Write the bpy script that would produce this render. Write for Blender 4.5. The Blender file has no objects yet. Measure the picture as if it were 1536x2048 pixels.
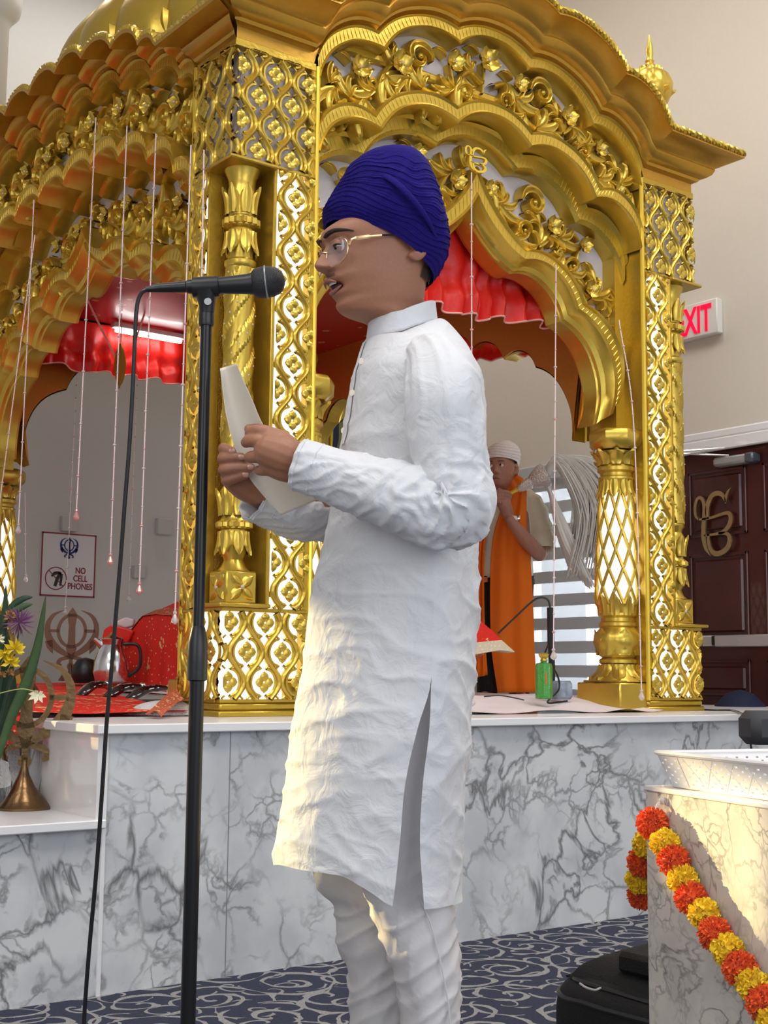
import bpy, bmesh, math, random
from mathutils import Vector, Matrix, noise
PI = math.pi
sc = bpy.context.scene
COL = sc.collection
random.seed(7)
sin, cos = math.sin, math.cos
# ------------------------------------------------------------------ camera
F = 2650.0; H = 0.9
YAW, PITCH, ROLL = map(math.radians, (52.8, 7.0, 0.55))
FW = Vector((cos(YAW) * cos(PITCH), sin(YAW) * cos(PITCH), sin(PITCH)))
RT = Vector((sin(YAW), -cos(YAW), 0.0))
UP = RT.cross(FW)
R_ = RT * cos(ROLL) + UP * sin(ROLL)
U_ = UP * cos(ROLL) - RT * sin(ROLL)
CAM = Vector((0, 0, H))
cd = bpy.data.cameras.new('camera'); cam = bpy.data.objects.new('camera', cd); COL.objects.link(cam)
cd.sensor_fit = 'VERTICAL'; cd.sensor_height = 24.0; cd.lens = F / 2048.0 * 24.0
cd.clip_start = 0.05; cd.clip_end = 60
m3 = Matrix((R_, U_, -FW)).transposed().to_4x4(); m3.translation = CAM
cam.matrix_world = m3
sc.camera = cam
def ray(px, py): return FW + R_ * ((px - 768) / F) - U_ * ((py - 1024) / F)
def P(px, py, dep): return CAM + ray(px, py) * dep
def PL(px, py, axis, val):
    d = ray(px, py); t = (val - CAM[axis]) / d[axis]; return CAM + d * t
# ------------------------------------------------------------------ light
sc.view_settings.view_transform = 'Standard'; sc.view_settings.look = 'None'
sc.view_settings.exposure = 0.0; sc.view_settings.gamma = 1.0
w = bpy.data.worlds.new('world'); sc.world = w; w.use_nodes = True
w.node_tree.nodes['Background'].inputs[0].default_value = (0.75, 0.86, 1.0, 1)
w.node_tree.nodes['Background'].inputs[1].default_value = 1.2
def area(name, loc, aim, sx, sy, power, col=(1, 1, 1), spread=180):
    l = bpy.data.lights.new(name, 'AREA'); l.shape = 'RECTANGLE'; l.size = sx; l.size_y = sy
    l.energy = power; l.color = col; l.spread = math.radians(spread)
    o = bpy.data.objects.new(name, l); COL.objects.link(o); o.location = loc
    o.rotation_euler = (Vector(aim) - Vector(loc)).to_track_quat('-Z', 'Y').to_euler(); return o
area('overhead_fill', (1.2, 0.6, 5.45), (1.2, 0.6, 0), 2.4, 1.2, 95, (1.0, .96, .9))  # unseen overhead fill lamps, added to light the closed room
area('overhead_fill', (-1.6, 1.6, 5.45), (-1.6, 1.6, 0), 1.2, 2.4, 95, (1.0, .97, .93))
area('overhead_fill', (4.6, 2.0, 5.45), (4.6, 2.0, 0), 1.2, 2.4, 80, (1.0, .95, .88))
area('overhead_fill', (3.6, 6.9, 5.45), (3.6, 6.9, 0), 2.4, .6, 35, (1.0, .96, .92))
area('overhead_fill', (4.0, 4.6, 5.45), (5.2, 5.9, 1.5), 1.2, 1.2, 34, (1.0, .97, .93))  # unseen lamp added to brighten the older man
area('area_daylight', (-2.85, 0.6, 2.2), (2.0, 2.6, 1.2), 3.0, 2.2, 60, (.92, .96, 1.0))  # no window here: unseen side lamp added for daylight and gold reflections
area('area_daylight', (1.0, -3.8, 2.4), (2.0, 3.0, 1.2), 4.0, 2.0, 70, (1.0, .97, .92))  # unseen lamp behind the camera, added as soft front daylight
sl = bpy.data.lights.new('sun', 'SUN'); sl.energy = 9.0; sl.color = (1.0, .78, .36); sl.angle = math.radians(.45)
so = bpy.data.objects.new('sun', sl); COL.objects.link(so); so.rotation_euler = Vector((.245, -.95, -.20)).to_track_quat('-Z', 'Y').to_euler()
# ------------------------------------------------------------------ materials
MATS = {}
def mat(name, col=(.8, .8, .8), rough=.5, metal=0., bump=0., bscale=50., var=0., emit=None, estr=0., trans=0., ior=1.45, coat=0., sheen=0., alpha=1.0, spec=.5):
    m = bpy.data.materials.new(name); m.use_nodes = True; nt = m.node_tree; N = nt.nodes; L = nt.links
    b = N['Principled BSDF']
    b.inputs['Base Color'].default_value = (*col, 1); b.inputs['Roughness'].default_value = rough
    b.inputs['Metallic'].default_value = metal; b.inputs['IOR'].default_value = ior
    b.inputs['Transmission Weight'].default_value = trans; b.inputs['Coat Weight'].default_value = coat
    b.inputs['Sheen Weight'].default_value = sheen; b.inputs['Alpha'].default_value = alpha
    b.inputs['Specular IOR Level'].default_value = spec
    if emit: b.inputs['Emission Color'].default_value = (*emit, 1); b.inputs['Emission Strength'].default_value = estr
    tc = N.new('ShaderNodeTexCoord')
    if bump or var:
        no = N.new('ShaderNodeTexNoise'); no.inputs['Scale'].default_value = bscale; no.inputs['Detail'].default_value = 5
        L.new(tc.outputs['Object'], no.inputs['Vector'])
        if bump:
            bp = N.new('ShaderNodeBump'); bp.inputs['Strength'].default_value = bump; bp.inputs['Distance'].default_value = .01
            L.new(no.outputs['Fac'], bp.inputs['Height']); L.new(bp.outputs['Normal'], b.inputs['Normal'])
        if var:
            mr = N.new('ShaderNodeMapRange'); mr.inputs['To Min'].default_value = 1 - var; mr.inputs['To Max'].default_value = 1 + var
            L.new(no.outputs['Fac'], mr.inputs['Value'])
            mx = N.new('ShaderNodeMix'); mx.data_type = 'RGBA'; mx.blend_type = 'MULTIPLY'; mx.inputs['Factor'].default_value = 1
            mx.inputs['A'].default_value = (*col, 1); L.new(mr.outputs['Result'], mx.inputs['B']); L.new(mx.outputs['Result'], b.inputs['Base Color'])
    MATS[name] = m; return m
def nodes(m): return m.node_tree.nodes, m.node_tree.links, m.node_tree.nodes['Principled BSDF']
gold = mat('gold_paint', (.62, .43, .065), .31, .76, .10, 30, .08, coat=.1)
goldrefl = mat('gold_reflect_tint', (.56, .31, .045), .32, .76, .08, 40, .08)  # cornice gold with red-cloth reflections painted in as a copper tint
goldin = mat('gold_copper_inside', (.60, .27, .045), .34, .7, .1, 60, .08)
goldflat = mat('gold_plain', (.56, .375, .05), .36, .76, .15, 60, .10, coat=.1)
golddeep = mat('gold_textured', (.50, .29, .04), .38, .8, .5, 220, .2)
wallm = mat('wall_paint', (.66, .61, .54), .8, 0, .03, 30, .03)
wallb = mat('wall_paint_back', (.56, .56, .545), .8, 0, .03, 30, .03)
whitem = mat('white_trim', (.80, .79, .80), .35, 0, .02, 20, .02, coat=.2)
glosswhite = mat('glossy_white_panel', (.74, .73, .72), .12, 0, 0, 10, 0, coat=.6)
backing = mat('backing_board', (.62, .58, .60), .6, 0, .05, 8, .06)
litpanel = mat('lit_acrylic', (.9, .9, .9), .5, 0, emit=(1.0, .985, .95), estr=1.25)
crystal = mat('crystal', (.95, .88, .88), .05, 0, trans=.55, ior=1.55, coat=.5)
crystalp = mat('pink_crystal', (.95, .52, .50), .06, 0, trans=.45, ior=1.55, coat=.5)
beadm = mat('bead_string', (.86, .68, .68), .25, 0, coat=.4)
redm = mat('red_satin', (.78, .018, .010), .40, 0, .25, 25, .15)
redc = mat('red_canopy', (.42, .008, .012), .38, 0, .08, 12, .2, coat=.08)
black = mat('black_plastic', (.012, .012, .013), .35, 0, .05, 80, 0)
blackmetal = mat('black_metal', (.010, .010, .011), .30, .3)
blackcloth = mat('black_nylon', (.009, .009, .010), .7, 0, .35, 260, .3, spec=.3)
chrome = mat('chrome', (.75, .75, .77), .15, 1)
brass = mat('aged_brass', (.20, .12, .055), .28, 1, .15, 40, .35)
brassl = mat('brushed_brass', (.50, .38, .19), .4, 1, .05, 60, .1)
glass = mat('clear_glass', (.96, .97, .97), .03, 0, trans=1, ior=1.45)
navy = mat('navy_fabric', (.01, .014, .045), .8, 0, .3, 120, .2)
# marble
def marble(name, base, vein, scale=2.2, warm=0):
    m = mat(name, base, .30, 0, coat=.15); N, L, b = nodes(m)
    tc = N['Texture Coordinate']
    n1 = N.new('ShaderNodeTexNoise'); n1.inputs['Scale'].default_value = scale * 1.3; n1.inputs['Detail'].default_value = 7; n1.inputs['Distortion'].default_value = 1.3
    L.new(tc.outputs['Object'], n1.inputs['Vector'])
    vm = N.new('ShaderNodeVectorMath'); vm.operation = 'MULTIPLY_ADD'; vm.inputs[1].default_value = (.5, .5, .5)
    L.new(n1.outputs['Color'], vm.inputs[0]); L.new(tc.outputs['Object'], vm.inputs[2])
    vo = N.new('ShaderNodeTexVoronoi'); vo.feature = 'DISTANCE_TO_EDGE'; vo.inputs['Scale'].default_value = scale * 2.2
    L.new(vm.outputs[0], vo.inputs['Vector'])
    cr = N.new('ShaderNodeValToRGB'); cr.color_ramp.elements[0].position = 0.0; cr.color_ramp.elements[1].position = .055
    cr.color_ramp.elements[0].color = (1, 1, 1, 1); cr.color_ramp.elements[1].color = (0, 0, 0, 1)
    L.new(vo.outputs['Distance'], cr.inputs['Fac'])
    n2 = N.new('ShaderNodeTexNoise'); n2.inputs['Scale'].default_value = scale * 1.6; n2.inputs['Detail'].default_value = 6
    L.new(tc.outputs['Object'], n2.inputs['Vector'])
    cr2 = N.new('ShaderNodeValToRGB'); cr2.color_ramp.elements[0].position = .38; cr2.color_ramp.elements[1].position = .56
    L.new(n2.outputs['Fac'], cr2.inputs['Fac'])
    mu = N.new('ShaderNodeMath'); mu.operation = 'MULTIPLY'; L.new(cr.outputs['Color'], mu.inputs[0]); L.new(cr2.outputs['Color'], mu.inputs[1])
    # second finer broken vein set
    vo2 = N.new('ShaderNodeTexVoronoi'); vo2.feature = 'DISTANCE_TO_EDGE'; vo2.inputs['Scale'].default_value = scale * 5
    vm2 = N.new('ShaderNodeVectorMath'); vm2.operation = 'MULTIPLY_ADD'; vm2.inputs[1].default_value = (.35, .35, .35)
    n3 = N.new('ShaderNodeTexNoise'); n3.inputs['Scale'].default_value = scale * 3; n3.inputs['Detail'].default_value = 8; L.new(tc.outputs['Object'], n3.inputs['Vector'])
    L.new(n3.outputs['Color'], vm2.inputs[0]); L.new(tc.outputs['Object'], vm2.inputs[2]); L.new(vm2.outputs[0], vo2.inputs['Vector'])
    cr3 = N.new('ShaderNodeValToRGB'); cr3.color_ramp.elements[0].position = 0; cr3.color_ramp.elements[1].position = .09
    cr3.color_ramp.elements[0].color = (.75, .75, .75, 1); cr3.color_ramp.elements[1].color = (0, 0, 0, 1); L.new(vo2.outputs['Distance'], cr3.inputs['Fac'])
    cr4 = N.new('ShaderNodeValToRGB'); cr4.color_ramp.elements[0].position = .46; cr4.color_ramp.elements[1].position = .60; L.new(n3.outputs['Fac'], cr4.inputs['Fac'])
    mu2 = N.new('ShaderNodeMath'); mu2.operation = 'MULTIPLY'; L.new(cr3.outputs['Color'], mu2.inputs[0]); L.new(cr4.outputs['Color'], mu2.inputs[1])
    ad = N.new('ShaderNodeMath'); ad.operation = 'MAXIMUM'; L.new(mu.outputs[0], ad.inputs[0]); L.new(mu2.outputs[0], ad.inputs[1])
    n4 = N.new('ShaderNodeTexNoise'); n4.inputs['Scale'].default_value = scale * 2.2; n4.inputs['Detail'].default_value = 9; L.new(tc.outputs['Object'], n4.inputs['Vector'])
    cr5 = N.new('ShaderNodeValToRGB'); cr5.color_ramp.elements[0].color = (base[0] * .80, base[1] * .80, base[2] * .82, 1); cr5.color_ramp.elements[1].color = (*base, 1)
    cr5.color_ramp.elements[0].position = .40; cr5.color_ramp.elements[1].position = .58
    L.new(n4.outputs['Fac'], cr5.inputs['Fac'])
    mx = N.new('ShaderNodeMix'); mx.data_type = 'RGBA'; L.new(ad.outputs[0], mx.inputs['Factor']); L.new(cr5.outputs['Color'], mx.inputs['A']); mx.inputs['B'].default_value = (*vein, 1)
    L.new(mx.outputs['Result'], b.inputs['Base Color']); return m
marb = marble('grey_marble', (.67, .68, .69), (.17, .17, .175), 1.8)
marb2 = marble('cream_marble', (.74, .69, .61), (.20, .19, .17), 3.2)
def carpet():
    m = mat('scroll_carpet', (.02, .025, .05), .95); N, L, b = nodes(m); tc = N['Texture Coordinate']
    def spiral(scale, seed, turns, wd):
        mp = N.new('ShaderNodeMapping'); mp.inputs['Location'].default_value = (seed, seed * .7, 0); L.new(tc.outputs['Object'], mp.inputs['Vector'])
        nz = N.new('ShaderNodeTexNoise'); nz.inputs['Scale'].default_value = 6; L.new(mp.outputs[0], nz.inputs['Vector'])
        va = N.new('ShaderNodeVectorMath'); va.operation = 'MULTIPLY_ADD'; va.inputs[1].default_value = (.05, .05, 0); L.new(nz.outputs['Color'], va.inputs[0]); L.new(mp.outputs[0], va.inputs[2])
        vo = N.new('ShaderNodeTexVoronoi'); vo.voronoi_dimensions = '2D'; vo.inputs['Scale'].default_value = scale; vo.inputs['Randomness'].default_value = .55
        L.new(va.outputs[0], vo.inputs['Vector'])
        sub = N.new('ShaderNodeVectorMath'); sub.operation = 'SUBTRACT'; L.new(va.outputs[0], sub.inputs[0]); L.new(vo.outputs['Position'], sub.inputs[1])
        sp = N.new('ShaderNodeSeparateXYZ'); L.new(sub.outputs[0], sp.inputs[0])
        at = N.new('ShaderNodeMath'); at.operation = 'ARCTAN2'; L.new(sp.outputs['Y'], at.inputs[0]); L.new(sp.outputs['X'], at.inputs[1])
        dv = N.new('ShaderNodeMath'); dv.operation = 'DIVIDE'; L.new(at.outputs[0], dv.inputs[0]); dv.inputs[1].default_value = 2 * PI
        hs = N.new('ShaderNodeSeparateColor'); L.new(vo.outputs['Color'], hs.inputs[0])
        sg = N.new('ShaderNodeMath'); sg.operation = 'GREATER_THAN'; L.new(hs.outputs[0], sg.inputs[0]); sg.inputs[1].default_value = .5
        s2 = N.new('ShaderNodeMath'); s2.operation = 'MULTIPLY_ADD'; L.new(sg.outputs[0], s2.inputs[0]); s2.inputs[1].default_value = 2; s2.inputs[2].default_value = -1
        sm = N.new('ShaderNodeMath'); sm.operation = 'MULTIPLY'; L.new(dv.outputs[0], sm.inputs[0]); L.new(s2.outputs[0], sm.inputs[1])
        dd = N.new('ShaderNodeMath'); dd.operation = 'MULTIPLY_ADD'; L.new(vo.outputs['Distance'], dd.inputs[0]); dd.inputs[1].default_value = turns; L.new(sm.outputs[0], dd.inputs[2])
        a2 = N.new('ShaderNodeMath'); a2.operation = 'ADD'; L.new(dd.outputs[0], a2.inputs[0]); L.new(hs.outputs[1], a2.inputs[1])
        fr = N.new('ShaderNodeMath'); fr.operation = 'FRACT'; L.new(a2.outputs[0], fr.inputs[0])
        lt = N.new('ShaderNodeMath'); lt.operation = 'LESS_THAN'; L.new(fr.outputs[0], lt.inputs[0])
        wn = N.new('ShaderNodeTexNoise'); wn.inputs['Scale'].default_value = 11; L.new(tc.outputs['Object'], wn.inputs['Vector'])
        wr = N.new('ShaderNodeMapRange'); wr.inputs['From Min'].default_value = .3; wr.inputs['From Max'].default_value = .7; wr.inputs['To Min'].default_value = wd * .3; wr.inputs['To Max'].default_value = wd * 1.9
        L.new(wn.outputs['Fac'], wr.inputs['Value']); L.new(wr.outputs['Result'], lt.inputs[1])
        return lt
    a = spiral(4.2, 3.1, 2.7, .17); c = spiral(6.1, 11.7, 1.7, .10)
    mx = N.new('ShaderNodeMath'); mx.operation = 'MAXIMUM'; L.new(a.outputs[0], mx.inputs[0]); L.new(c.outputs[0], mx.inputs[1])
    nz = N.new('ShaderNodeTexNoise'); nz.inputs['Scale'].default_value = 160; L.new(tc.outputs['Object'], nz.inputs['Vector'])
    mr = N.new('ShaderNodeMapRange'); mr.inputs['To Min'].default_value = .4; mr.inputs['To Max'].default_value = 1.6; L.new(nz.outputs['Fac'], mr.inputs['Value'])
    mi = N.new('ShaderNodeMix'); mi.data_type = 'RGBA'; mi.inputs['A'].default_value = (.026, .030, .058, 1); mi.inputs['B'].default_value = (.28, .275, .27, 1); L.new(mx.outputs[0], mi.inputs['Factor'])
    mm = N.new('ShaderNodeMix'); mm.data_type = 'RGBA'; mm.blend_type = 'MULTIPLY'; mm.inputs['Factor'].default_value = 1; L.new(mi.outputs['Result'], mm.inputs['A']); L.new(mr.outputs['Result'], mm.inputs['B'])
    L.new(mm.outputs['Result'], b.inputs['Base Color'])
    bp = N.new('ShaderNodeBump'); bp.inputs['Strength'].default_value = .5; bp.inputs['Distance'].default_value = .004; L.new(nz.outputs['Fac'], bp.inputs['Height']); L.new(bp.outputs[0], b.inputs['Normal'])
    return m
carpetm = carpet()
# ------------------------------------------------------------------ mesh helpers
WM = {}      # object name -> world matrix (kept by hand so no depsgraph update is needed)
def tag(o, label=None, cat=None, group=None, kind=None):
    if label: o['label'] = label
    if cat: o['category'] = cat
    if group: o['group'] = group
    if kind: o['kind'] = kind
    return o
def thing(name, label, cat, loc=(0, 0, 0), rz=0, group=None):
    o = bpy.data.objects.new(name, None); COL.objects.link(o); o.location = loc; o.rotation_euler = (0, 0, rz)
    o.empty_display_size = .05
    WM[o.name] = Matrix.Translation(loc) @ Matrix.Rotation(rz, 4, 'Z')
    return tag(o, label, cat, group)
class MB:
    def __init__(s, T=None): s.v = []; s.f = []; s.T = T; s.flip = False; s.ex = []
    def merge(s, o, m):          # take in another builder's faces with a second material
        n = len(s.v); s.ex.append((len(s.f), len(s.f) + len(o.f), m)); s.v += o.v; s.f += [tuple(i + n for i in f) for f in o.f]
    def add(s, vs, fs):
        n = len(s.v)
        if s.T: vs = [s.T(*p) for p in vs]
        s.v += [tuple(p) for p in vs]
        s.f += [tuple(i + n for i in (reversed(f) if s.flip else f)) for f in fs]
    def box(s, a, b):
        x0, y0, z0 = a; x1, y1, z1 = b
        vs = [(x0, y0, z0), (x1, y0, z0), (x1, y1, z0), (x0, y1, z0), (x0, y0, z1), (x1, y0, z1), (x1, y1, z1), (x0, y1, z1)]
        s.add(vs, [(0, 3, 2, 1), (4, 5, 6, 7), (0, 1, 5, 4), (1, 2, 6, 5), (2, 3, 7, 6), (3, 0, 4, 7)])
    def bbox(s, a, b, r=.004):      # box with chamfered edges
        x0, y0, z0 = a; x1, y1, z1 = b
        vs = []
        for (X, sx) in ((x0, 1), (x1, -1)):
            for (Y, sy) in ((y0, 1), (y1, -1)):
                for (Z, sz) in ((z0, 1), (z1, -1)):
                    vs += [(X, Y + r * sy, Z + r * sz), (X + r * sx, Y, Z + r * sz), (X + r * sx, Y + r * sy, Z)]
        bm = bmesh.new()
        for p in vs: bm.verts.new(p)
        g = bmesh.ops.convex_hull(bm, input=bm.verts)
        bm.verts.index_update(); bm.normal_update()
        s.add([tuple(v.co) for v in bm.verts], [[v.index for v in f.verts] for f in bm.faces]); bm.free()
    def grid(s, fn, nu, nv, cu=False, cv=False):
        vs = [fn(i / (nu if cu else nu - 1), j / (nv if cv else nv - 1)) for i in range(nu) for j in range(nv)]
        fs = []
        for i in range(nu if cu else nu - 1):
            for j in range(nv if cv else nv - 1):
                a = i * nv + j; b = ((i + 1) % nu) * nv + j; c = ((i + 1) % nu) * nv + (j + 1) % nv; d = i * nv + (j + 1) % nv
                fs.append((a, b, c, d))
        s.add(vs, fs)
    def tube(s, path, r, n=8, caps=True, closed=False, flat=1.0):
        path = [Vector(p) for p in path]; m = len(path)
        rr = [r(i / (m - 1)) for i in range(m)] if callable(r) else (list(r) if isinstance(r, (list, tuple)) else [r] * m)
        vs = []; prev = None
        for i, p in enumerate(path):
            a = path[(i - 1) % m] if (closed or i > 0) else path[0]; b = path[(i + 1) % m] if (closed or i < m - 1) else path[-1]
            t = (b - a)
            if t.length < 1e-9: t = Vector((0, 0, 1))
            t.normalize()
            if prev is None:
                ref = Vector((0, 0, 1)) if abs(t.z) < .9 else Vector((1, 0, 0)); x = t.cross(ref).normalized()
            else:
                x = (prev - t * prev.dot(t))
                x = x.normalized() if x.length > 1e-6 else t.orthogonal().normalized()
            prev = x; y = t.cross(x)
            for k in range(n):
                an = 2 * PI * k / n; vs.append(tuple(p + x * (cos(an) * rr[i]) + y * (sin(an) * rr[i] * flat)))
        fs = []
        for i in range(m if closed else m - 1):
            for k in range(n):
                fs.append((i * n + k, i * n + (k + 1) % n, ((i + 1) % m) * n + (k + 1) % n, ((i + 1) % m) * n + k))
        if caps and not closed:
            fs.append(tuple(range(n - 1, -1, -1))); fs.append(tuple(range((m - 1) * n, m * n)))
        s.add(vs, fs)
    def lathe(s, prof, n=24, c=(0, 0, 0), mod=None, sq=0):
        # prof: (r, z); mod(ang, i, r, z) -> radius
        vs = []
        for i, (r, z) in enumerate(prof):
            for k in range(n):
                a = 2 * PI * k / n; q = mod(a, i, r, z) if mod else r
                vs.append((c[0] + q * cos(a), c[1] + q * sin(a), c[2] + z))
        fs = [(i * n + k, i * n + (k + 1) % n, (i + 1) * n + (k + 1) % n, (i + 1) * n + k) for i in range(len(prof) - 1) for k in range(n)]
        fs.append(tuple(range(n - 1, -1, -1))); fs.append(tuple(range((len(prof) - 1) * n, len(prof) * n)))
        s.add(vs, fs)
    def ball(s, c, r, n=8, sc_=(1, 1, 1)):
        s.lathe([(max(1e-4, r * sin(PI * i / (n // 2 + 1))) , -r * cos(PI * i / (n // 2 + 1))) for i in range(n // 2 + 2)], n, c) if sc_ == (1, 1, 1) else \
            s.grid(lambda u, v: (c[0] + r * sc_[0] * sin(PI * max(.001, min(.999, v))) * cos(2 * PI * u), c[1] + r * sc_[1] * sin(PI * max(.001, min(.999, v))) * sin(2 * PI * u), c[2] - r * sc_[2] * cos(PI * v)), n, n // 2 + 2, cu=True)
    def prism(s, pts, h0, h1, M=None, bev=0.0):
        # pts: 2-D outline; extruded between h0 and h1 along local third axis; M maps (x, y, h)
        bm = bmesh.new(); vs = [bm.verts.new((p[0], p[1], 0)) for p in pts]; f = bm.faces.new(vs)
        bmesh.ops.triangulate(bm, faces=[f]); bm.verts.index_update()
        tri = [[v.index for v in q.verts] for q in bm.faces]; bm.free(); n = len(pts)
        M = M or (lambda x, y, h: (x, y, h))
        vv = [M(p[0], p[1], h0) for p in pts] + [M(p[0], p[1], h1) for p in pts]
        s.add(vv, [tuple(reversed(t)) for t in tri] + [tuple(i + n for i in t) for t in tri] + [(i, (i + 1) % n, n + (i + 1) % n, n + i) for i in range(n)])
    def build(s, name, m, parent=None, smooth=True, local=False, sharp=40):
        me = bpy.data.meshes.new(name)
        inv = None
        if parent is not None and not local:
            inv = WM[parent.name].inverted()
        vs = [inv @ Vector(p) for p in s.v] if inv else s.v
        me.from_pydata(vs, [], s.f); me.materials.append(m)
        for k, (a, b_, m2) in enumerate(s.ex):
            me.materials.append(m2)
            for i in range(a, b_): me.polygons[i].material_index = k + 1
        me.validate()
        bm = bmesh.new(); bm.from_mesh(me); bmesh.ops.recalc_face_normals(bm, faces=bm.faces)
        if smooth:
            for f in bm.faces: f.smooth = True
            th = math.radians(sharp)
            for e in bm.edges:
                if len(e.link_faces) == 2 and e.calc_face_angle(0) > th: e.smooth = False
        bm.to_mesh(me); bm.free()
        o = bpy.data.objects.new(name, me); COL.objects.link(o)
        if parent is not None:
            o.parent = parent; WM[o.name] = WM[parent.name].copy()
        else: WM[o.name] = Matrix.Identity(4)
        return o
def recenter(o, loc):
    # move a free-standing mesh object's origin to loc
    o.data.transform(Matrix.Translation(-Vector(loc))); o.location = loc; WM[o.name] = Matrix.Translation(loc); return o
def catmull(pts, n=8, closed=False):
    out = []; m = len(pts); P_ = [Vector(p) for p in pts]
    for i in range(m if closed else m - 1):
        p0 = P_[(i - 1) % m] if closed or i > 0 else P_[0] * 2 - P_[1]; p1 = P_[i]; p2 = P_[(i + 1) % m]
        p3 = P_[(i + 2) % m] if closed or i < m - 2 else P_[-1] * 2 - P_[-2]
        for k in range(n):
            t = k / n; out.append(tuple(.5 * ((2 * p1) + (p2 - p0) * t + (2 * p0 - 5 * p1 + 4 * p2 - p3) * t * t + (3 * p1 - p0 - 3 * p2 + p3) * t ** 3)))
    if not closed: out.append(tuple(P_[-1]))
    return out
def interp(tab, x):
    if x <= tab[0][0]: return tab[0][1]
    for (a, p), (b, q) in zip(tab, tab[1:]):
        if x <= b:
            t = (x - a) / (b - a); return p + (q - p) * t
    return tab[-1][1]
def sinterp(tab, x):
    # smooth (catmull) interpolation of a table of (x, y)
    n = len(tab)
    if x <= tab[0][0]: return tab[0][1]
    if x >= tab[-1][0]: return tab[-1][1]
    for i in range(n - 1):
        a, p1 = tab[i]; b, p2 = tab[i + 1]
        if x <= b:
            h = b - a; t = (x - a) / h
            m1 = (p2 - tab[i - 1][1]) / (b - tab[i - 1][0]) * h if i > 0 else p2 - p1
            m2 = (tab[i + 2][1] - p1) / (tab[i + 2][0] - a) * h if i < n - 2 else p2 - p1
            return (2 * t ** 3 - 3 * t * t + 1) * p1 + (t ** 3 - 2 * t * t + t) * m1 + (-2 * t ** 3 + 3 * t * t) * p2 + (t ** 3 - t * t) * m2
def text_mesh(txt, size, depth):
    cu = bpy.data.curves.new('t', 'FONT'); cu.body = txt; cu.size = size; cu.extrude = depth; cu.align_x = 'CENTER'; cu.offset = size * .02
    o = bpy.data.objects.new('t', cu); COL.objects.link(o)
    dg = bpy.context.evaluated_depsgraph_get(); me = bpy.data.meshes.new_from_object(o.evaluated_get(dg))
    vs = [tuple(v.co) for v in me.vertices]; fs = [tuple(p.vertices) for p in me.polygons]
    bpy.data.objects.remove(o); bpy.data.curves.remove(cu); bpy.data.meshes.remove(me)
    return vs, fs
# ------------------------------------------------------------------ the room
S = 0.75; XW, YW = 6.0, 7.9
def struct(name, mb, m, **k):
    o = mb.build(name, m, None, smooth=False, **k); o['kind'] = 'structure'; return o
b = MB(); b.box((-3.1, -4.1, -.1), (6.1, 8.0, 0)); struct('floor', b, carpetm)
b = MB(); b.box((-3.1, -4.1, 5.6), (6.1, 8.0, 5.7)); struct('ceiling', b, whitem)
b = MB(); b.box((-3.1, -4.1, 0), (-3.0, 8.0, 5.6)); struct('wall_left', b, wallb)
b = MB()   # back wall with slots that let the low sun in (left of the frame)
HOLES = [(.118, .262, 1.85, 2.10), (-.52, -.30, 1.80, 2.30), (.50, .62, 1.59, 1.68)]      # unseen slots shaped so sun patches land on table, boy and step
xs = sorted({-3, 6.1} | {h for H_ in HOLES for h in H_[:2]}); zs = sorted({0, 5.6} | {h for H_ in HOLES for h in H_[2:]})
for xa, xb in zip(xs, xs[1:]):
    for za, zb in zip(zs, zs[1:]):
        if not any(h[0] <= (xa + xb) / 2 <= h[1] and h[2] <= (za + zb) / 2 <= h[3] for h in HOLES): b.box((xa, YW, za), (xb, YW + .01, zb))
struct('wall_back', b, wallb)
# right wall with a door opening and a window opening
DY0, DY1, DZ = 3.55, 5.12, 2.2; WY0, WY1, WZ0, WZ1 = 5.30, 6.36, .78, 2.27
b = MB()
for (y0, y1, z0, z1) in ((-4.1, DY0, 0, 5.6), (DY0, DY1, DZ, 5.6), (DY1, WY0, 0, 5.6), (WY0, WY1, 0, WZ0), (WY0, WY1, WZ1, 5.6), (WY1, 8.0, 0, 5.6)):
    b.box((XW, y0, z0), (XW + .12, y1, z1))
struct('wall_right', b, wallm)
# stage
b = MB()
YF = 3.54
b.box((1.69, YF, 0), (5.9, YF + .02, .725)); b.box((-3, YF, 0), (1.69, YF + .02, .462))
b.box((-3, 4.22, .47), (1.69, 4.24, .725)); b.box((1.672, 3.93, .487), (1.69, 4.24, .725)); b.box((5.88, YF, 0), (5.9, 7.89, .725))
stg = struct('trim_1', b, marb)
b = MB(); b.bbox((1.655, YF - .035, .725), (5.93, 7.89, .752), .003); b.bbox((-3, 4.19, .725), (1.66, 7.89, .752), .003); struct('trim_2', b, whitem)
b = MB(); b.bbox((-3, YF - .035, .462), (1.69, 4.22, .487), .003); struct('trim_3', b, whitem)
b = MB(); b.box((1.672, YF, .487), (1.69, 3.93, .725)); struct('trim_4', b, glosswhite)
b = MB(); b.box((1.69, YF - .006, .0), (1.702, YF, .725)); struct('trim_5', b, whitem)
seam = mat('panel_seam', (.25, .25, .26), .6)
b = MB()
for px in (458,):
    x = PL(px, 1600, 1, YF)[0]; b.box((x - .0012, YF - .0015, 0), (x + .0012, YF + .001, .725))
x = 1.13; b.box((x - .0012, YF - .0015, 0), (x + .0012, YF + .001, .462)); struct('trim_6', b, seam)
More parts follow.
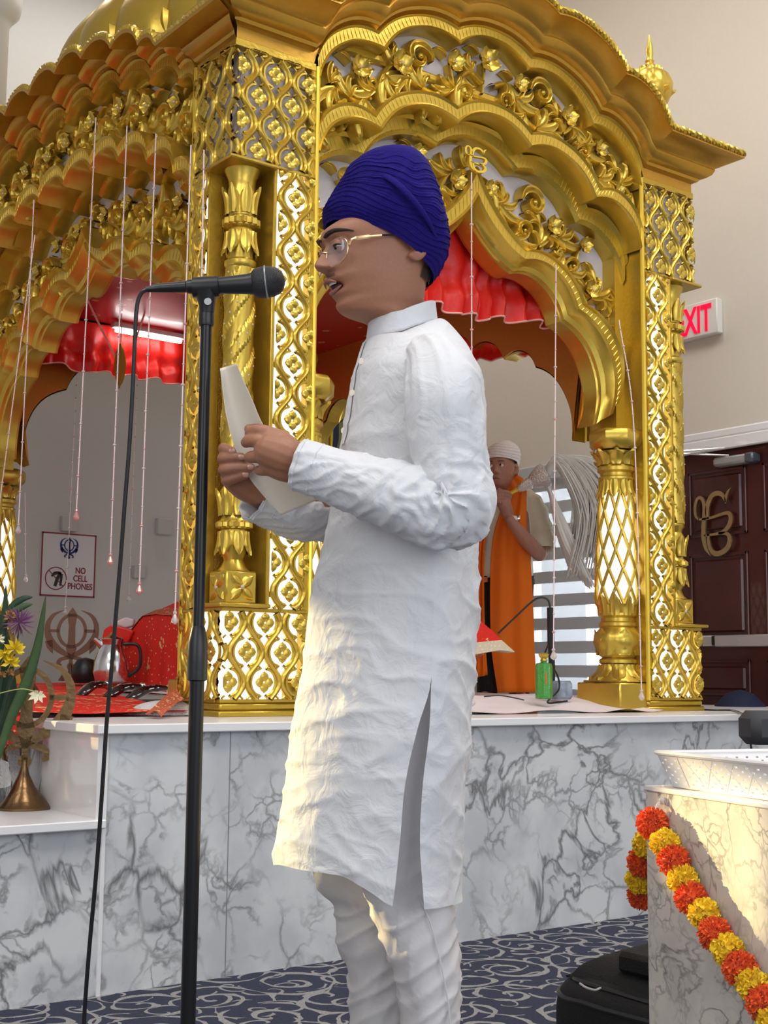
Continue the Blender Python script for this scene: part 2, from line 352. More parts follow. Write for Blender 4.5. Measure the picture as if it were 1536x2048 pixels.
# door on the right wall
wood = mat('mahogany', (.060, .012, .009), .32, 0, .1, 8, .3, coat=.25)
N, L, bs = nodes(wood)
d = DY1 - DY0
b = MB(); b.box((XW - .0, DY0, DZ - .0), (XW + .001, DY1, DZ)); 
b = MB(); b.bbox((XW - .03, DY0 - .12, DZ - .02), (XW + .0, DY1 + .12, DZ + .05), .006); b.bbox((XW - .022, DY0 - .12, DZ + .05), (XW, DY1 + .12, DZ + .10), .01)
b.bbox((XW - .022, DY1, 0), (XW, DY1 + .1, DZ), .006); b.bbox((XW - .022, DY0 - .1, 0), (XW, DY0, DZ), .006)
struct('trim_7', b, whitem)
def door_leaf(y0, y1, name):
    b = MB(); x = XW + .03
    b.box((x, y0, 0), (x + .04, y1, DZ))
    w_ = y1 - y0; st = .11; pw = (w_ - 3 * st) / 2
    for c in range(2):
        ya = y0 + st + c * (pw + st)
        for (z0, z1) in ((.12, .62), (.80, 1.00), (1.12, 1.60), (1.70, 2.08)):
            b.bbox((x - .012, ya + .035, z0 + .035), (x + .01, ya + pw - .035, z1 - .035), .01)
            for (a0, b0, a1, b1) in ((ya, z0, ya + pw, z0 + .018), (ya, z1 - .018, ya + pw, z1), (ya, z0, ya + .018, z1), (ya + pw - .018, z0, ya + pw, z1)):
                b.bbox((x - .012, a0, b0), (x + .01, a1, b1), .004)
    o = b.build(name, wood, None, smooth=False); o['kind'] = 'structure'; return o
ym = DY0 + .42
dl = door_leaf(ym + .004, DY1, 'door_1'); dr = door_leaf(DY0, ym - .004, 'door_2')
bb = MB(); bb.bbox((XW - .05, 4.80, 1.075), (XW - .0, 5.07, 1.135), .006); bb.build('push_bar', mat('satin_metal', (.55, .54, .53), .35, .6), dl)
bb = MB(); bb.bbox((XW - .065, ym + .03, 1.07), (XW - .01, 4.775, 1.135), .006); bb.lathe([(.014, 0), (.014, .004)], 12, (0, 0, 0)); 
n0 = len(bb.v) - 24
bb.v[n0:] = [(XW - .068 + p[2], 4.62 + p[0], 1.10 + p[1]) for p in bb.v[n0:]]
bb.build('push_bar', MATS['satin_metal'], dl)
bb = MB(); bb.bbox((XW - .06, 4.776, 1.08), (XW - .01, 4.799, 1.132), .003); bb.build('bar_joint', black, dl)
# door closer
b = MB(); b.bbox((XW - .045, 4.53, 2.085), (XW + .03, 4.78, 2.135), .012); dc = b.build('door_closer', mat('closer_grey', (.36, .36, .35), .4, .3), dl)
b = MB(); b.bbox((XW - .05, 4.50, 2.082), (XW + .03, 4.56, 2.138), .01); b.build('end_cap', mat('closer_dark', (.10, .12, .14), .3, .4), dc)
b = MB(); b.tube([(XW - .02, 4.68, 2.14), (XW - .16, 4.92, 2.165), (XW - .17, 4.90, 2.175), (XW - .03, 4.70, 2.185)], .006, 6); b.build('closer_arm', chrome, dc)
# window with zebra blind
frm = mat('window_frame', (.75, .75, .76), .4)
b = MB(); t = .05
b.bbox((XW + .02, WY0, WZ0), (XW + .1, WY0 + t, WZ1), .004); b.bbox((XW + .02, WY1 - t, WZ0), (XW + .1, WY1, WZ1), .004)
b.bbox((XW + .02, WY0, WZ1 - t), (XW + .1, WY1, WZ1), .004); b.bbox((XW + .02, WY0, WZ0), (XW + .1, WY1, WZ0 + t), .004)
win = struct('window_1', b, frm)
b = MB(); b.box((XW + .07, WY0, WZ0), (XW + .074, WY1, WZ1)); b.build('pane', glass, win)
b = MB(); k = 0; z = WZ1
sheer = mat('sheer_blind', (.92, .95, .97), .7, 0, trans=0)
N, L, bs = nodes(sheer); bs.inputs['Alpha'].default_value = .45
opq = mat('blind_band', (.50, .51, .54), .8, 0, .05, 90)
bo = MB(); bsr = MB()
z = WZ1 - .10
bo.bbox((XW - .03, WY0 - .04, WZ1 - .11), (XW + .02, WY1 + .04, WZ1 + .0), .01)
while z > WZ0 + .02:
    bo.box((XW + .0, WY0 - .02, z - .075), (XW + .004, WY1 + .02, z)); z -= .075
    bsr.box((XW + .001, WY0 - .02, max(z - .075, WZ0)), (XW + .003, WY1 + .02, z)); z -= .075
bl = thing('zebra_blind', 'grey and white striped roller blind covering the window behind the man', 'window blind', (XW, (WY0 + WY1) / 2, WZ0))
bo.build('opaque_band', opq, bl, smooth=False); bsr.build('sheer_band', sheer, bl, smooth=False)
area('area_daylight', (XW + .6, (WY0 + WY1) / 2, 1.6), (0, 5.6, 1.5), 1.1, 1.5, 75, (.93, .97, 1))
# exit sign
ex = thing('exit_sign', 'white box EXIT sign with red letters on the wall over the door', 'exit sign', (XW, 4.88, 2.85))
b = MB(); b.bbox((XW - .055, 4.715, 2.852), (XW, 5.04, 3.055), .006); b.build('sign_box', mat('sign_white', (.72, .70, .66), .5), ex)
vs, fs = text_mesh('EXIT', .21, .002)
b = MB(); b.add([(XW - .058 - p[2], 4.882 - p[0] * .60, 2.877 + p[1] * 1.05) for p in vs], fs)
b.build('lettering', mat('exit_red', (.75, .0, .03), .4, emit=(1, 0, .05), estr=.75), ex, smooth=False)
# ------------------------------------------------------------------ the gilded canopy
PC = (3.56, 5.575, S)
palki = thing('gilded_canopy', 'large carved gold canopy with four scalloped arches standing on the marble stage', 'canopy', PC)
def curve(nodes, bul, n=14, center=None):
    # nodes: right-hand side (d, z) from the middle outwards; bulges per segment (outward +)
    def seg(a, b, bu):
        dx, dz = b[0] - a[0], b[1] - a[1]; l = math.hypot(dx, dz) or 1; nx, nz = -dz / l, dx / l
        if nz < 0 and abs(nz) > .2: nx, nz = -nx, -nz
        if abs(nz) <= .2 and nx < 0: nx, nz = -nx, -nz
        out = []
        for k in range(n + 1):
            t = k / n; h = bu * (1 - abs(2 * t - 1) ** 2.3)
            out.append((a[0] + dx * t + nx * h, a[1] + dz * t + nz * h))
        return out
    right = []
    for i in range(len(nodes) - 1):
        sg = seg(nodes[i], nodes[i + 1], bul[i]); right += sg if not right else sg[1:]
    left = [(-x, z) for x, z in reversed(right)]
    if center is not None:
        mid = seg(left[-1], right[0], center); return left + mid[1:-1] + right
    return left[:-1] + right
def ribbon(mb, inn, out, sec, face):
    vs = []; m = len(sec)
    for (a, b) in zip(inn, out):
        for (t, w_) in sec: vs.append(face(a[0] + (b[0] - a[0]) * t, w_, a[1] + (b[1] - a[1]) * t))
    fs = [(i * m + j, (i + 1) * m + j, (i + 1) * m + j + 1, i * m + j + 1) for i in range(len(inn) - 1) for j in range(m - 1)]
    mb.add(vs, fs)
def ticks(mb, inn, out, t0, t1, w_, face, step=.022, r=.0032):
    # small ridges across a band at even spacing
    acc = 0; last = inn[0]
    for i in range(1, len(inn)):
        a = inn[i - 1]; c = inn[i]; L_ = math.hypot(c[0] - a[0], c[1] - a[1]); k = step - acc
        while k <= L_:
            q = k / L_; I = (a[0] + (c[0] - a[0]) * q, a[1] + (c[1] - a[1]) * q); O = (out[i - 1][0] + (out[i][0] - out[i - 1][0]) * q, out[i - 1][1] + (out[i][1] - out[i - 1][1]) * q)
            p = [(I[0] + (O[0] - I[0]) * t, I[1] + (O[1] - I[1]) * t) for t in (t0, (t0 + t1) / 2, t1)]
            mb.tube([face(x, w_, z) for x, z in p], [r * .5, r, r * .5], 5, caps=False); k += step
        acc = (acc + L_) % step
def rope(mb, pts, r=.013, pitch=.045):
    # twisted rope along a 3-D polyline
    P_ = [Vector(p) for p in pts]; path = [P_[0]]
    for a, c in zip(P_, P_[1:]):
        n = max(1, int((c - a).length / .009)); path += [a + (c - a) * (k / n) for k in range(1, n + 1)]
    for ph in (0, PI):
        out = []; s_ = 0; prev = None
        for i, p in enumerate(path):
            t = (path[min(i + 1, len(path) - 1)] - path[max(i - 1, 0)]).normalized()
            x = t.cross(Vector((0, 0, 1))).normalized() if prev is None else (prev - t * prev.dot(t)).normalized()
            prev = x; y = t.cross(x)
            if i: s_ += (p - path[i - 1]).length
            a = 2 * PI * s_ / pitch + ph; out.append(p + x * cos(a) * r * .55 + y * sin(a) * r * .55)
        mb.tube(out, r * .72, 5)
# --- carved ornament
def leafstrip(mb, path, wd, h, w0, face, grooves=3, m=7):
    P_ = [Vector((p[0], p[1])) for p in path]; n = len(P_); vs = []
    for i, p in enumerate(P_):
        t = P_[min(i + 1, n - 1)] - P_[max(i - 1, 0)]
        t = t.normalized() if t.length > 1e-9 else Vector((1, 0)); nn = Vector((-t.y, t.x)); W = wd[i]
        for j in range(m):
            s_ = -1 + 2 * j / (m - 1); q = p + nn * (W * s_)
            hh = h * min(1, W / .012) * ((1 - s_ * s_) ** .6) * (1 - .35 * (.5 - .5 * cos(grooves * PI * s_)))
            vs.append(face(q.x, w0 - hh - .004 * (1 - s_ * s_), q.y))
    fs = [(i * m + j, (i + 1) * m + j, (i + 1) * m + j + 1, i * m + j + 1) for i in range(n - 1) for j in range(m - 1)]
    # skirt to the back so that the strip has thickness
    base = len(vs)
    for i in range(n):
        for j in (0, m - 1):
            x, y, z = vs[i * m + j]; P0 = P_[i]; t = P_[min(i + 1, n - 1)] - P_[max(i - 1, 0)]; t = t.normalized() if t.length > 1e-9 else Vector((1, 0)); nn = Vector((-t.y, t.x))
            q = P0 + nn * (wd[i] * (-1 if j == 0 else 1)); vs.append(face(q.x, w0 + .03, q.y))
    for i in range(n - 1):
        fs.append((i * m, (i + 1) * m, base + (i + 1) * 2, base + i * 2)); fs.append((i * m + m - 1, base + i * 2 + 1, base + (i + 1) * 2 + 1, (i + 1) * m + m - 1))
    mb.add(vs, fs)
def arcpath(x, z, ang, L_, k0, k1, n=14):
    out = [(x, z)]; a = ang
    for i in range(n):
        s_ = i / n; a += (k0 + (k1 - k0) * s_) * L_ / n; x += cos(a) * L_ / n; z += sin(a) * L_ / n; out.append((x, z))
    return out
def leaf(mb, x, z, ang, L_, curl, w0, face, fat=.3, h=.022):
    p = arcpath(x, z, ang, L_, curl * .3 / L_, curl * 2.2 / L_); n = len(p)
    leafstrip(mb, p, [max(.002, L_ * fat * .5 * (sin(PI * min(1, .12 + .88 * i / (n - 1))) ** .7)) for i in range(n)], h, w0, face)
def fan(mb, x, z, ang, L_, side, w0, face):
    for k, (da, ll, cu) in enumerate(((.0, 1, .9), (.45, .78, 1.3), (.95, .55, 1.7))):
        leaf(mb, x, z, ang + da * side, L_ * ll, cu * side, w0 - .004 * k, face, .36)
def curl(mb, x, z, r, side, w0, face, a0=0):
    # big volute with a leafy outer edge
    n = 34; p = []; wd = []
    for i in range(n):
        t = i / (n - 1); a = a0 + side * t * 2 * PI * 1.25; q = r * (1 - .86 * t)
        p.append((x + q * cos(a), z + q * sin(a))); wd.append(r * (.30 * (1 - t) + .10) * min(1, t * 5 + .3))
    leafstrip(mb, p, wd, .03, w0, face)
    mb.add(*ballv(face, x, w0 - .02, z, r * .2))
def ballv(face, x, w_, z, r, n=8):
    vs = []; fs = []
    for i in range(n // 2 + 1):
        for k in range(n):
            a = 2 * PI * k / n; b_ = PI * (.02 + .96 * i / (n // 2))
            vs.append(face(x + r * sin(b_) * cos(a), w_ - r * cos(b_) , z + r * sin(b_) * sin(a)))
    for i in range(n // 2):
        for k in range(n): fs.append((i * n + k, i * n + (k + 1) % n, (i + 1) * n + (k + 1) % n, (i + 1) * n + k))
    return vs, fs
CR = []
def flower(mb, x, z, r, w0, face, n=5, a0=.3, gem=None):
    for k in range(n):
        a = a0 + 2 * PI * k / n; ca, sa = cos(a), sin(a); vs = []; nu, nv = 7, 7
        for i in range(nu):
            s_ = i / (nu - 1); rad = r * (.12 + .92 * s_); hw = r * .62 * (sin(PI * (.10 + .72 * s_)) ** .8) * (1 if s_ < .9 else .75)
            for j in range(nv):
                q = -1 + 2 * j / (nv - 1); cup = -.012 - r * .55 * s_ * s_ + r * .22 * q * q + r * .05 * cos(q * 3 * PI)
                rr = rad - r * .12 * q * q * s_; X = rr * ca - q * hw * sa; Z = rr * sa + q * hw * ca
                vs.append(face(x + X, w0 + cup, z + Z))
        mb.add(vs, [(i * nv + j, (i + 1) * nv + j, (i + 1) * nv + j + 1, i * nv + j + 1) for i in range(nu - 1) for j in range(nv - 1)])
    mb.add(*ballv(face, x, w0 - .014, z, r * .22))
    if gem is not None: gem.add(*ballv(face, x, w0 - .028, z, r * .14, 6))
def stem(mb, pts, r, w0, face):
    p = catmull([(a, c, 0) for a, c in pts], 8); n = len(p)
    leafstrip(mb, [(q[0], q[1]) for q in p], [r * (1 - .35 * i / n) for i in range(n)], .016, w0, face, 1, 5)
# front-face plan: floral fields given in face coordinates (u from the middle, z above the stage)
def floral(mb, gem, face, curves, w0):
    lo, hi, fl, cu = curves     # lower/upper curve samples, flower list, curl list
    n = len(lo); mid = [((a[0] + c[0]) / 2, (a[1] + c[1]) / 2) for a, c in zip(lo, hi)]
    rnd = random.Random(int(w0 * 1000) + 5)
    # two main stems sweeping out from the centre
    for sd in (-1, 1):
        pts = []
        for q in (0.02, .12, .24, .36, .48, .62, .78, .92, 1.0):
            i = int(round((n - 1) * (.5 + sd * q * .5))); i = max(0, min(n - 1, i)); a, c = lo[i], hi[i]
            t = .30 + .22 * sin(q * 16); pts.append((a[0] + (c[0] - a[0]) * t, a[1] + (c[1] - a[1]) * t))
        stem(mb, pts, .014, w0, face)
        pp = catmull([(a, c, 0) for a, c in pts], 6); acc = 0; side = 1
        for i in range(1, len(pp)):
            acc += math.hypot(pp[i][0] - pp[i - 1][0], pp[i][1] - pp[i - 1][1])
            if acc > .066:
                acc = 0; side = -side; an = math.atan2(pp[i][1] - pp[i - 1][1], pp[i][0] - pp[i - 1][0])
                fan(mb, pp[i][0], pp[i][1], an + side * .35, (.15 if side > 0 else .115) + .03 * rnd.random(), side, w0, face)
    for i in range(6, n - 6, 7):       # filler leaves tucked under the upper moulding
        a, c = lo[i], hi[i]; hgt = math.hypot(c[0] - a[0], c[1] - a[1]); sd = 1 if i > n / 2 else -1
        t = .72 + .10 * sin(i * 1.7); x, z = a[0] + (c[0] - a[0]) * t, a[1] + (c[1] - a[1]) * t
        if hgt > .12 and all(math.hypot(x - f_[0], z - f_[1]) > .055 for f_ in fl):
            fan(mb, a[0] + (c[0] - a[0]) * .45, a[1] + (c[1] - a[1]) * .45, PI / 2 - sd * (.35 + .5 * sin(i)), .10 + .03 * rnd.random(), sd, w0 + .004, face)
    for (x, z, r) in fl:
        # stalk from the nearest main stem
        r *= 1.22; flower(mb, x, z, r, w0 - .014, face, 5, rnd.random(), gem)
        best = min(mid, key=lambda p: abs(p[0] - x * .93) + .2 * abs(p[1] - z)); lo_z = min(lo, key=lambda p: abs(p[0] - x * .9))
        stem(mb, [(x, z), (x * .96, z - .05), (lo_z[0], lo_z[1] + .05)], .010, w0 + .002, face)
        leaf(mb, x + r * .6, z + r * .5, .9, .07, -1.0, w0, face); leaf(mb, x - r * .6, z + r * .5, 2.3, .07, 1.0, w0, face)
    for (x, z, r, sd) in cu: curl(mb, x, z, r * 1.3, sd, w0 - .008, face, 0 if sd > 0 else PI)
def make_face(kind, rot, low=True, only_cornice=False):
    W_, Dp, J, DEEP = (1.25, -1.625, .905, 0) if kind == 'front' else (1.625, -1.25, 1.345, .06)
    face = lambda u, w_, z: (u, Dp + w_ + (DEEP * min(1, max(0, (w_ - .088) / .012))), z)
    if kind == 'front':
        Cn = [(.20, 2.385), (.59, 2.25), (.885, 2.08)]; cb = [.082] * 2; cc = .085
        Co = [(.21, 2.46), (.63, 2.31), (.90, 2.165)]; ob = [.078] * 2; oc = .07
        Bi = [(.19, 2.73), (.575, 2.585), (.89, 2.37)]; bb_ = [.078] * 2; bc = .075
        Bo = [(.21, 2.80), (.62, 2.655), (.90, 2.475)]; pb = [.06] * 2; pc = .055
        Di = [(.22, 2.32), (.594, 2.175), (.893, 1.94)]; db = [.075] * 2; dc_ = .08
        Do = [(.245, 2.40), (.643, 2.255), (.90, 2.06)]; eb = [.07] * 2; ec = .07
        Eo = [(0, 2.29), (.29, 1.99), (.64, 1.81), (.845, 1.385)]; fb = [-.035, .07, .13]
        Ei = [(0, 2.15), (.265, 1.93), (.59, 1.77), (.80, 1.32)]; gb = [-.03, .075, .12]
    else:
        Cn = [(.14, 2.31), (.42, 2.295), (.69, 2.25), (.96, 2.16), (1.19, 2.04), (1.33, 1.93)]; cb = [.068] * 4 + [.04]; cc = .068
        Co = [(a, c + .07) for a, c in Cn]; ob = cb; oc = cc
        Bi = [(.14, 2.60), (.42, 2.60), (.69, 2.565), (.96, 2.49), (1.20, 2.40), (1.335, 2.34)]; bb_ = [.06] * 4 + [.035]; bc = .06
        Bo = [(.14, 2.665), (.42, 2.66), (.69, 2.625), (.97, 2.56), (1.21, 2.48), (1.34, 2.43)]; pb = [.055] * 4 + [.03]; pc = .055
        Di = [(.14, 2.30), (.41, 2.27), (.66, 2.21), (.92, 2.10), (1.15, 1.98), (1.33, 1.82)]; db = [.062] * 4 + [.045]; dc_ = .062
        Do = [(a, c + .055) for a, c in Di]; eb = db; ec = dc_
        Eo = [(0, 2.20), (.21, 2.045), (.475, 1.975), (.735, 1.87), (1.0, 1.79), (1.285, 1.36)]; fb = [-.03, .055, .055, .06, .085]
        Ei = [(0, 2.11), (.205, 1.975), (.46, 1.90), (.715, 1.795), (.96, 1.71), (1.22, 1.31)]; gb = [-.025, .055, .055, .06, .085]
    Cn, Co, Bi, Bo, Di, Do = (curve(p, q, center=c) for p, q, c in ((Cn, cb, cc), (Co, ob, oc), (Bi, bb_, bc), (Bo, pb, pc), (Di, db, dc_), (Do, eb, ec)))
    Eo = curve(Eo, fb); Ei = curve(Ei, gb)
    if only_cornice: return cornice_part(kind, rot, Bo, face, W_, J, low)
    shift = lambda c, du, dz: [(x * (1 - du), z + dz) for x, z in c]
    parts = []
    m = MB()
    ribbon(m, Bi, Bo, [(0, .10), (0, .0), (.10, -.014), (.22, -.004), (.80, -.004), (.9, -.014), (1, 0), (1.0, .06)], face); ticks(m, Bi, Bo, .25, .78, -.004, face)
    ribbon(m, Cn, Co, [(0, .115), (0, .0), (.12, -.014), (.26, -.004), (.78, -.004), (.9, -.014), (1, 0), (1.0, .09)], face); ticks(m, Cn, Co, .3, .76, -.004, face)
    ribbon(m, Di, Do, [(0, .21), (0, .12), (.2, .102), (.75, .102), (.9, .085), (1.05, .115)], face); ticks(m, Di, Do, .15, .7, .103, face)
    # inner ogee arch: ticked face, deep moulded bevel, soffit
    Eo2 = shift(Ei, .028, -.022); Eo3 = shift(Ei, .045, -.04)
    ribbon(m, Ei, Eo, [(0, .115), (.10, .100), (.2, .112), (.78, .112), (.9, .098), (1, .112), (1, .20)], face); ticks(m, Ei, Eo, .25, .74, .112, face, .028)
    ribbon(m, Eo2, Ei, [(-1.0, .27), (-1.0, .185), (-.72, .18), (-.6, .165), (.2, .155), (.6, .13), (1, .115)], face)
    # plain lining seen from inside
    lin0 = [(max(-1.0, min(1.0, x * 1.35)), max(z, 1.25) + .75 * (1 - min(1, abs(x)) ** 3) * .5 + .10) for x, z in Ei]
    for sd in (-1, 1):
        x0, x1 = sorted((sd * (J - .06), sd * (J + .005))); m.box(face(x0, .12, 1.24), face(x1, .27, 2.2))
    fa = m.build('arch_frame', gold, palki, local=True); parts.append(fa)
    m = MB()
    n = len(Ei); xm = max(p[0] for p in Eo3)
    vs = []
    for i, (x, z) in enumerate(Eo3):
        X = x / xm * (W_ - .27); vs += [face(x, .27, z), face(X, .27, 2.5), face(x, .285, z), face(X, .285, 2.5)]
    m.add(vs, [(4 * i, 4 * i + 4, 4 * i + 5, 4 * i + 1) for i in range(n - 1)] + [(4 * i + 2, 4 * i + 6, 4 * i + 7, 4 * i + 3) for i in range(n - 1)] + [(4 * i, 4 * i + 4, 4 * i + 6, 4 * i + 2) for i in range(n - 1)])
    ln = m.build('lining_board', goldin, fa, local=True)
    m = MB()
    ribbon(m, [((a[0] + c[0]) / 2, (a[1] + c[1]) / 2) for a, c in zip(Cn, Co)], [((a[0] + c[0]) / 2, (a[1] + c[1]) / 2) for a, c in zip(Bi, Bo)], [(0, .085), (1, .085)], face)
    lo2 = []
    for (x, z) in Di:   # lower edge from the ogee arch at the same side position
        q = min(Eo, key=lambda p: (p[0] - x * .945) ** 2 + .02 * (p[1] - z) ** 2); lo2.append(((q[0] + x * .945) / 2, q[1] - .03))
    ribbon(m, lo2, [(a[0], a[1] + .04) for a in Di], [(0, .195), (1, .195)], face)
    m.build('backing_panel', backing, fa, local=True, smooth=False)
    m = MB(); g = MB()
    if kind == 'front':
        fl1 = [(-.021, 2.718, .045), (-.205, 2.658, .036), (.163, 2.669, .032), (.454, 2.603, .038), (.655, 2.505, .03), (-.687, 2.491, .036), (-.767, 2.29, .036), (-.483, 2.568, .042), (.775, 2.34, .026)]
        cu1 = [(-.137, 2.544, .03, -1), (.30, 2.668, .05, -1), (.084, 2.571, .028, 1), (-.382, 2.63, .052, 1), (.56, 2.47, .03, -1)]
        fl2 = [(-.093, 2.212, .036), (.095, 2.22, .03), (.47, 2.138, .036), (.671, 2.09, .03), (.707, 1.892, .034), (-.47, 2.138, .036), (-.671, 2.09, .03), (-.707, 1.892, .034), (-.3, 2.28, .03)]
        cu2 = [(.36, 2.22, .055, -1), (-.18, 2.10, .04, 1), (.30, 2.08, .035, 1), (-.38, 2.22, .055, 1), (.60, 1.98, .03, -1), (-.60, 1.98, .03, 1)]
    else:
        fl1 = [(x * sd, z, .036) for x, z in ((.10, 2.53), (.37, 2.54), (.64, 2.51), (.90, 2.43), (1.14, 2.36)) for sd in (-1, 1)]
        cu1 = [(x * sd, z, .042, -sd) for x, z in ((.24, 2.48), (.50, 2.47), (.77, 2.43), (1.03, 2.34), (1.22, 2.24)) for sd in (-1, 1)]
        fl2 = [(x * sd, z, .032) for x, z in ((.14, 2.22), (.38, 2.21), (.62, 2.14), (.86, 2.08), (1.05, 1.94), (1.22, 1.78)) for sd in (-1, 1)]
        cu2 = [(x * sd, z, .038, -sd) for x, z in ((.27, 2.17), (.50, 2.13), (.75, 2.07), (.97, 1.94), (1.15, 1.83), (1.26, 1.64)) for sd in (-1, 1)]
    floral(m, g, face, (Co, Bi, fl1, cu1), .05)
    floral(m, g, face, (lo2, Di, fl2, cu2), .165)
    if kind == 'front' and rot == 0:
        pass
    m.merge(g, crystal); m.build('floral_carving', gold, fa, local=True, sharp=60)
    parts.append(cornice_part(kind, rot, Bo, face, W_, J, low))
    for o in parts: o.rotation_euler = (0, 0, rot)
    return parts
def cornice_part(kind, rot, Bo, face, W_, J, low):
    low = low and kind != 'front'
    m = MB()
    zs_ = 2.42 if low else 2.475
    base = [(-W_, zs_), (-J - .012, zs_)] + Bo[1:-1] + [(J + .012, zs_), (W_, zs_)]
    prof = [(0, -.055), (0, 0), (-.012, .008), (-.022, .010), (-.028, .022), (-.05, .028), (-.07, .042), (-.080, .062), (-.078, .070), (-.084, .076), (-.168, .118), (-.178, .118), (-.178, .135), (.10, .17), (.5, .17)]
    if low:
        prof = [(0, -.055), (0, 0), (-.012, .008), (-.022, .010), (-.028, .020), (-.05, .024), (-.07, .030), (-.080, .044), (-.078, .052), (-.086, .050), (-.182, .022), (-.19, .022), (-.19, .038), (.10, .11), (.5, .14)]
    vs = []; k = len(prof)
    for i, (u, z) in enumerate(base):
        for (w_, dz) in prof:
            uu = u
            if i == 0: uu = -W_ + max(w_, -.2)
            if i == len(base) - 1: uu = W_ - max(w_, -.2)
            dzz = dz
            if dz < 0 and 1 < i < len(base) - 2: dzz = 0
            vs.append(face(uu, w_, z + dzz))
    m.add(vs, [(i * k + j, (i + 1) * k + j, (i + 1) * k + j + 1, i * k + j + 1) for i in range(len(base) - 1) for j in range(k - 1)])
    co = m.build('cornice', goldrefl, palki, local=True)
    m = MB(); rp = [face(u if abs(u) < W_ - .01 else (1 if u > 0 else -1) * (W_ + .175), -.178, z + (.045 if low else .14)) for u, z in base]
    rope(m, rp); m.build('rope_trim', gold, co, local=True); co.rotation_euler = (0, 0, rot)
    return co
fparts = make_face('front', 0); sparts = make_face('side', -PI / 2)
def copy_tree(o, parent=None):
    c = o.copy(); COL.objects.link(c)
    if parent: c.parent = parent
    WM[c.name] = WM.get(o.name, Matrix.Identity(4))
    for ch in list(o.children): copy_tree(ch, c)
    return c
for o in fparts: copy_tree(o, palki).rotation_euler = (0, 0, PI)
for o in sparts[:-1]: copy_tree(o, palki).rotation_euler = (0, 0, PI / 2)
make_face('side', PI / 2, False, True)
# --- corner pillars
PA, PB = .345, .28
def lattice(mb, s0, s1, z0, z1, cs, cz, T, du=.0725, dz=.206, fill=True):
    def run(pts, r, n=6):
        cur = []
        for p in pts + [None]:
            ok = p is not None and s0 - 1e-6 <= p[0] <= s1 + 1e-6 and z0 <= p[1] <= z1
            if ok: cur.append(p)
            else:
                if len(cur) > 1: mb.tube([T(a, c, .004) for a, c in cur], r, n, caps=False)
                cur = []
    k0 = int((s0 - cs) / du) - 2; k1 = int((s1 - cs) / du) + 2
    for k in range(k0, k1 + 1):
        sg = 1 if k % 2 == 0 else -1
        pts = []; z = z0
        while z <= z1 + 1e-6:
            pts.append((cs + du * (k + .5) + sg * (du * .5 - .006) * cos(2 * PI * (z - cz) / dz), z)); z += dz / 22
        run(pts, .0105); 
        j0 = int((z0 - cz) / dz) - 1; j1 = int((z1 - cz) / dz) + 1
        for j in range(j0, j1 + 1):
            x, zc = cs + du * k, cz + dz * (j + (.5 if k % 2 else 0))
            if not (s0 - .03 < x < s1 + .03 and z0 - .05 < zc < z1 + .05): continue
            for sd in (-1, 1):   # C-shaped curls hugging the flower
                run([(x + sd * (.006 + .044 * sin(a) ** .9), zc + .046 * cos(a)) for a in [PI * (.04 + .92 * q / 16) for q in range(17)]], .0058, 5)
                for s2 in (-1, 1):
                    run([(x + sd * (.008 + .016 * sin(q * PI)), zc + s2 * (.046 + .040 * q)) for q in (0, .25, .5, .75, 1)], .0040, 5)
                for s2 in ():
                    run([(x + sd * q * .020 * (1 - q * .3), zc + s2 * (.040 + .022 * sin(q * PI * .5) - (.02 if q > .8 else 0))) for q in (0, .2, .4, .6, .8, 1)], .0055, 5)
                    run([(x + sd * (.026 + .004 * q), zc + s2 * (.046 - .02 * q)) for q in (0, .5, 1)], .005, 5)
            run([(x, zc + .082), (x, zc + .092), (x, zc + .101)], .006, 5)
            # four-petalled flower
            for a in range(4):
                an = a * PI / 2; ca, sa = cos(an), sin(an); vs = []
                for i in range(5):
                    t = i / 4; rr = .003 + .035 * t; hw = .0185 * sin(PI * (.12 + .88 * t)) ** .8
                    for q in (-1, -.5, 0, .5, 1):
                        h_ = .012 + .010 * sin(PI * t) * (1 - q * q) - .004 * (q == 0)
                        X, Z = x + rr * ca - q * hw * sa, zc + rr * sa + q * hw * ca
                        vs.append(T(min(s1, max(s0, X)), min(z1, max(z0, Z)), h_))
                mb.add(vs, [(i * 5 + j_, (i + 1) * 5 + j_, (i + 1) * 5 + j_ + 1, i * 5 + j_ + 1) for i in range(4) for j_ in range(4)])
def leafring(mb, c, r, z0, z1, n, out, w_=.5, up=True, thick=.006):
    # ring of acanthus leaves between z0 and z1 that flare by `out` at the tip
    for k in range(n):
        a0 = 2 * PI * k / n; vs = []
        for i in range(7):
            t = i / 6; z = z0 + (z1 - z0) * (t if up else 1 - t); rr = r + out * t * t * 1.2 - (out * .3 if i == 6 else 0) + thick
            hw = (PI / n) * w_ * 2 * (sin(PI * (.22 + .70 * t)) ** .7) * (1 - .25 * (i == 6))
            for j in range(7):
                q = -1 + j / 3; rj = rr + thick * (1 - q * q) + .35 * thick * cos(q * 3 * PI) - .35 * out * abs(q) * t
                vs.append((c[0] + rj * cos(a0 + q * hw), c[1] + rj * sin(a0 + q * hw), c[2] + z - (.15 * (z1 - z0) * q * q * t if up else -.15 * (z1 - z0) * q * q * t)))
        mb.add(vs, [(i * 7 + j, (i + 1) * 7 + j, (i + 1) * 7 + j + 1, i * 7 + j + 1) for i in range(6) for j in range(6)])
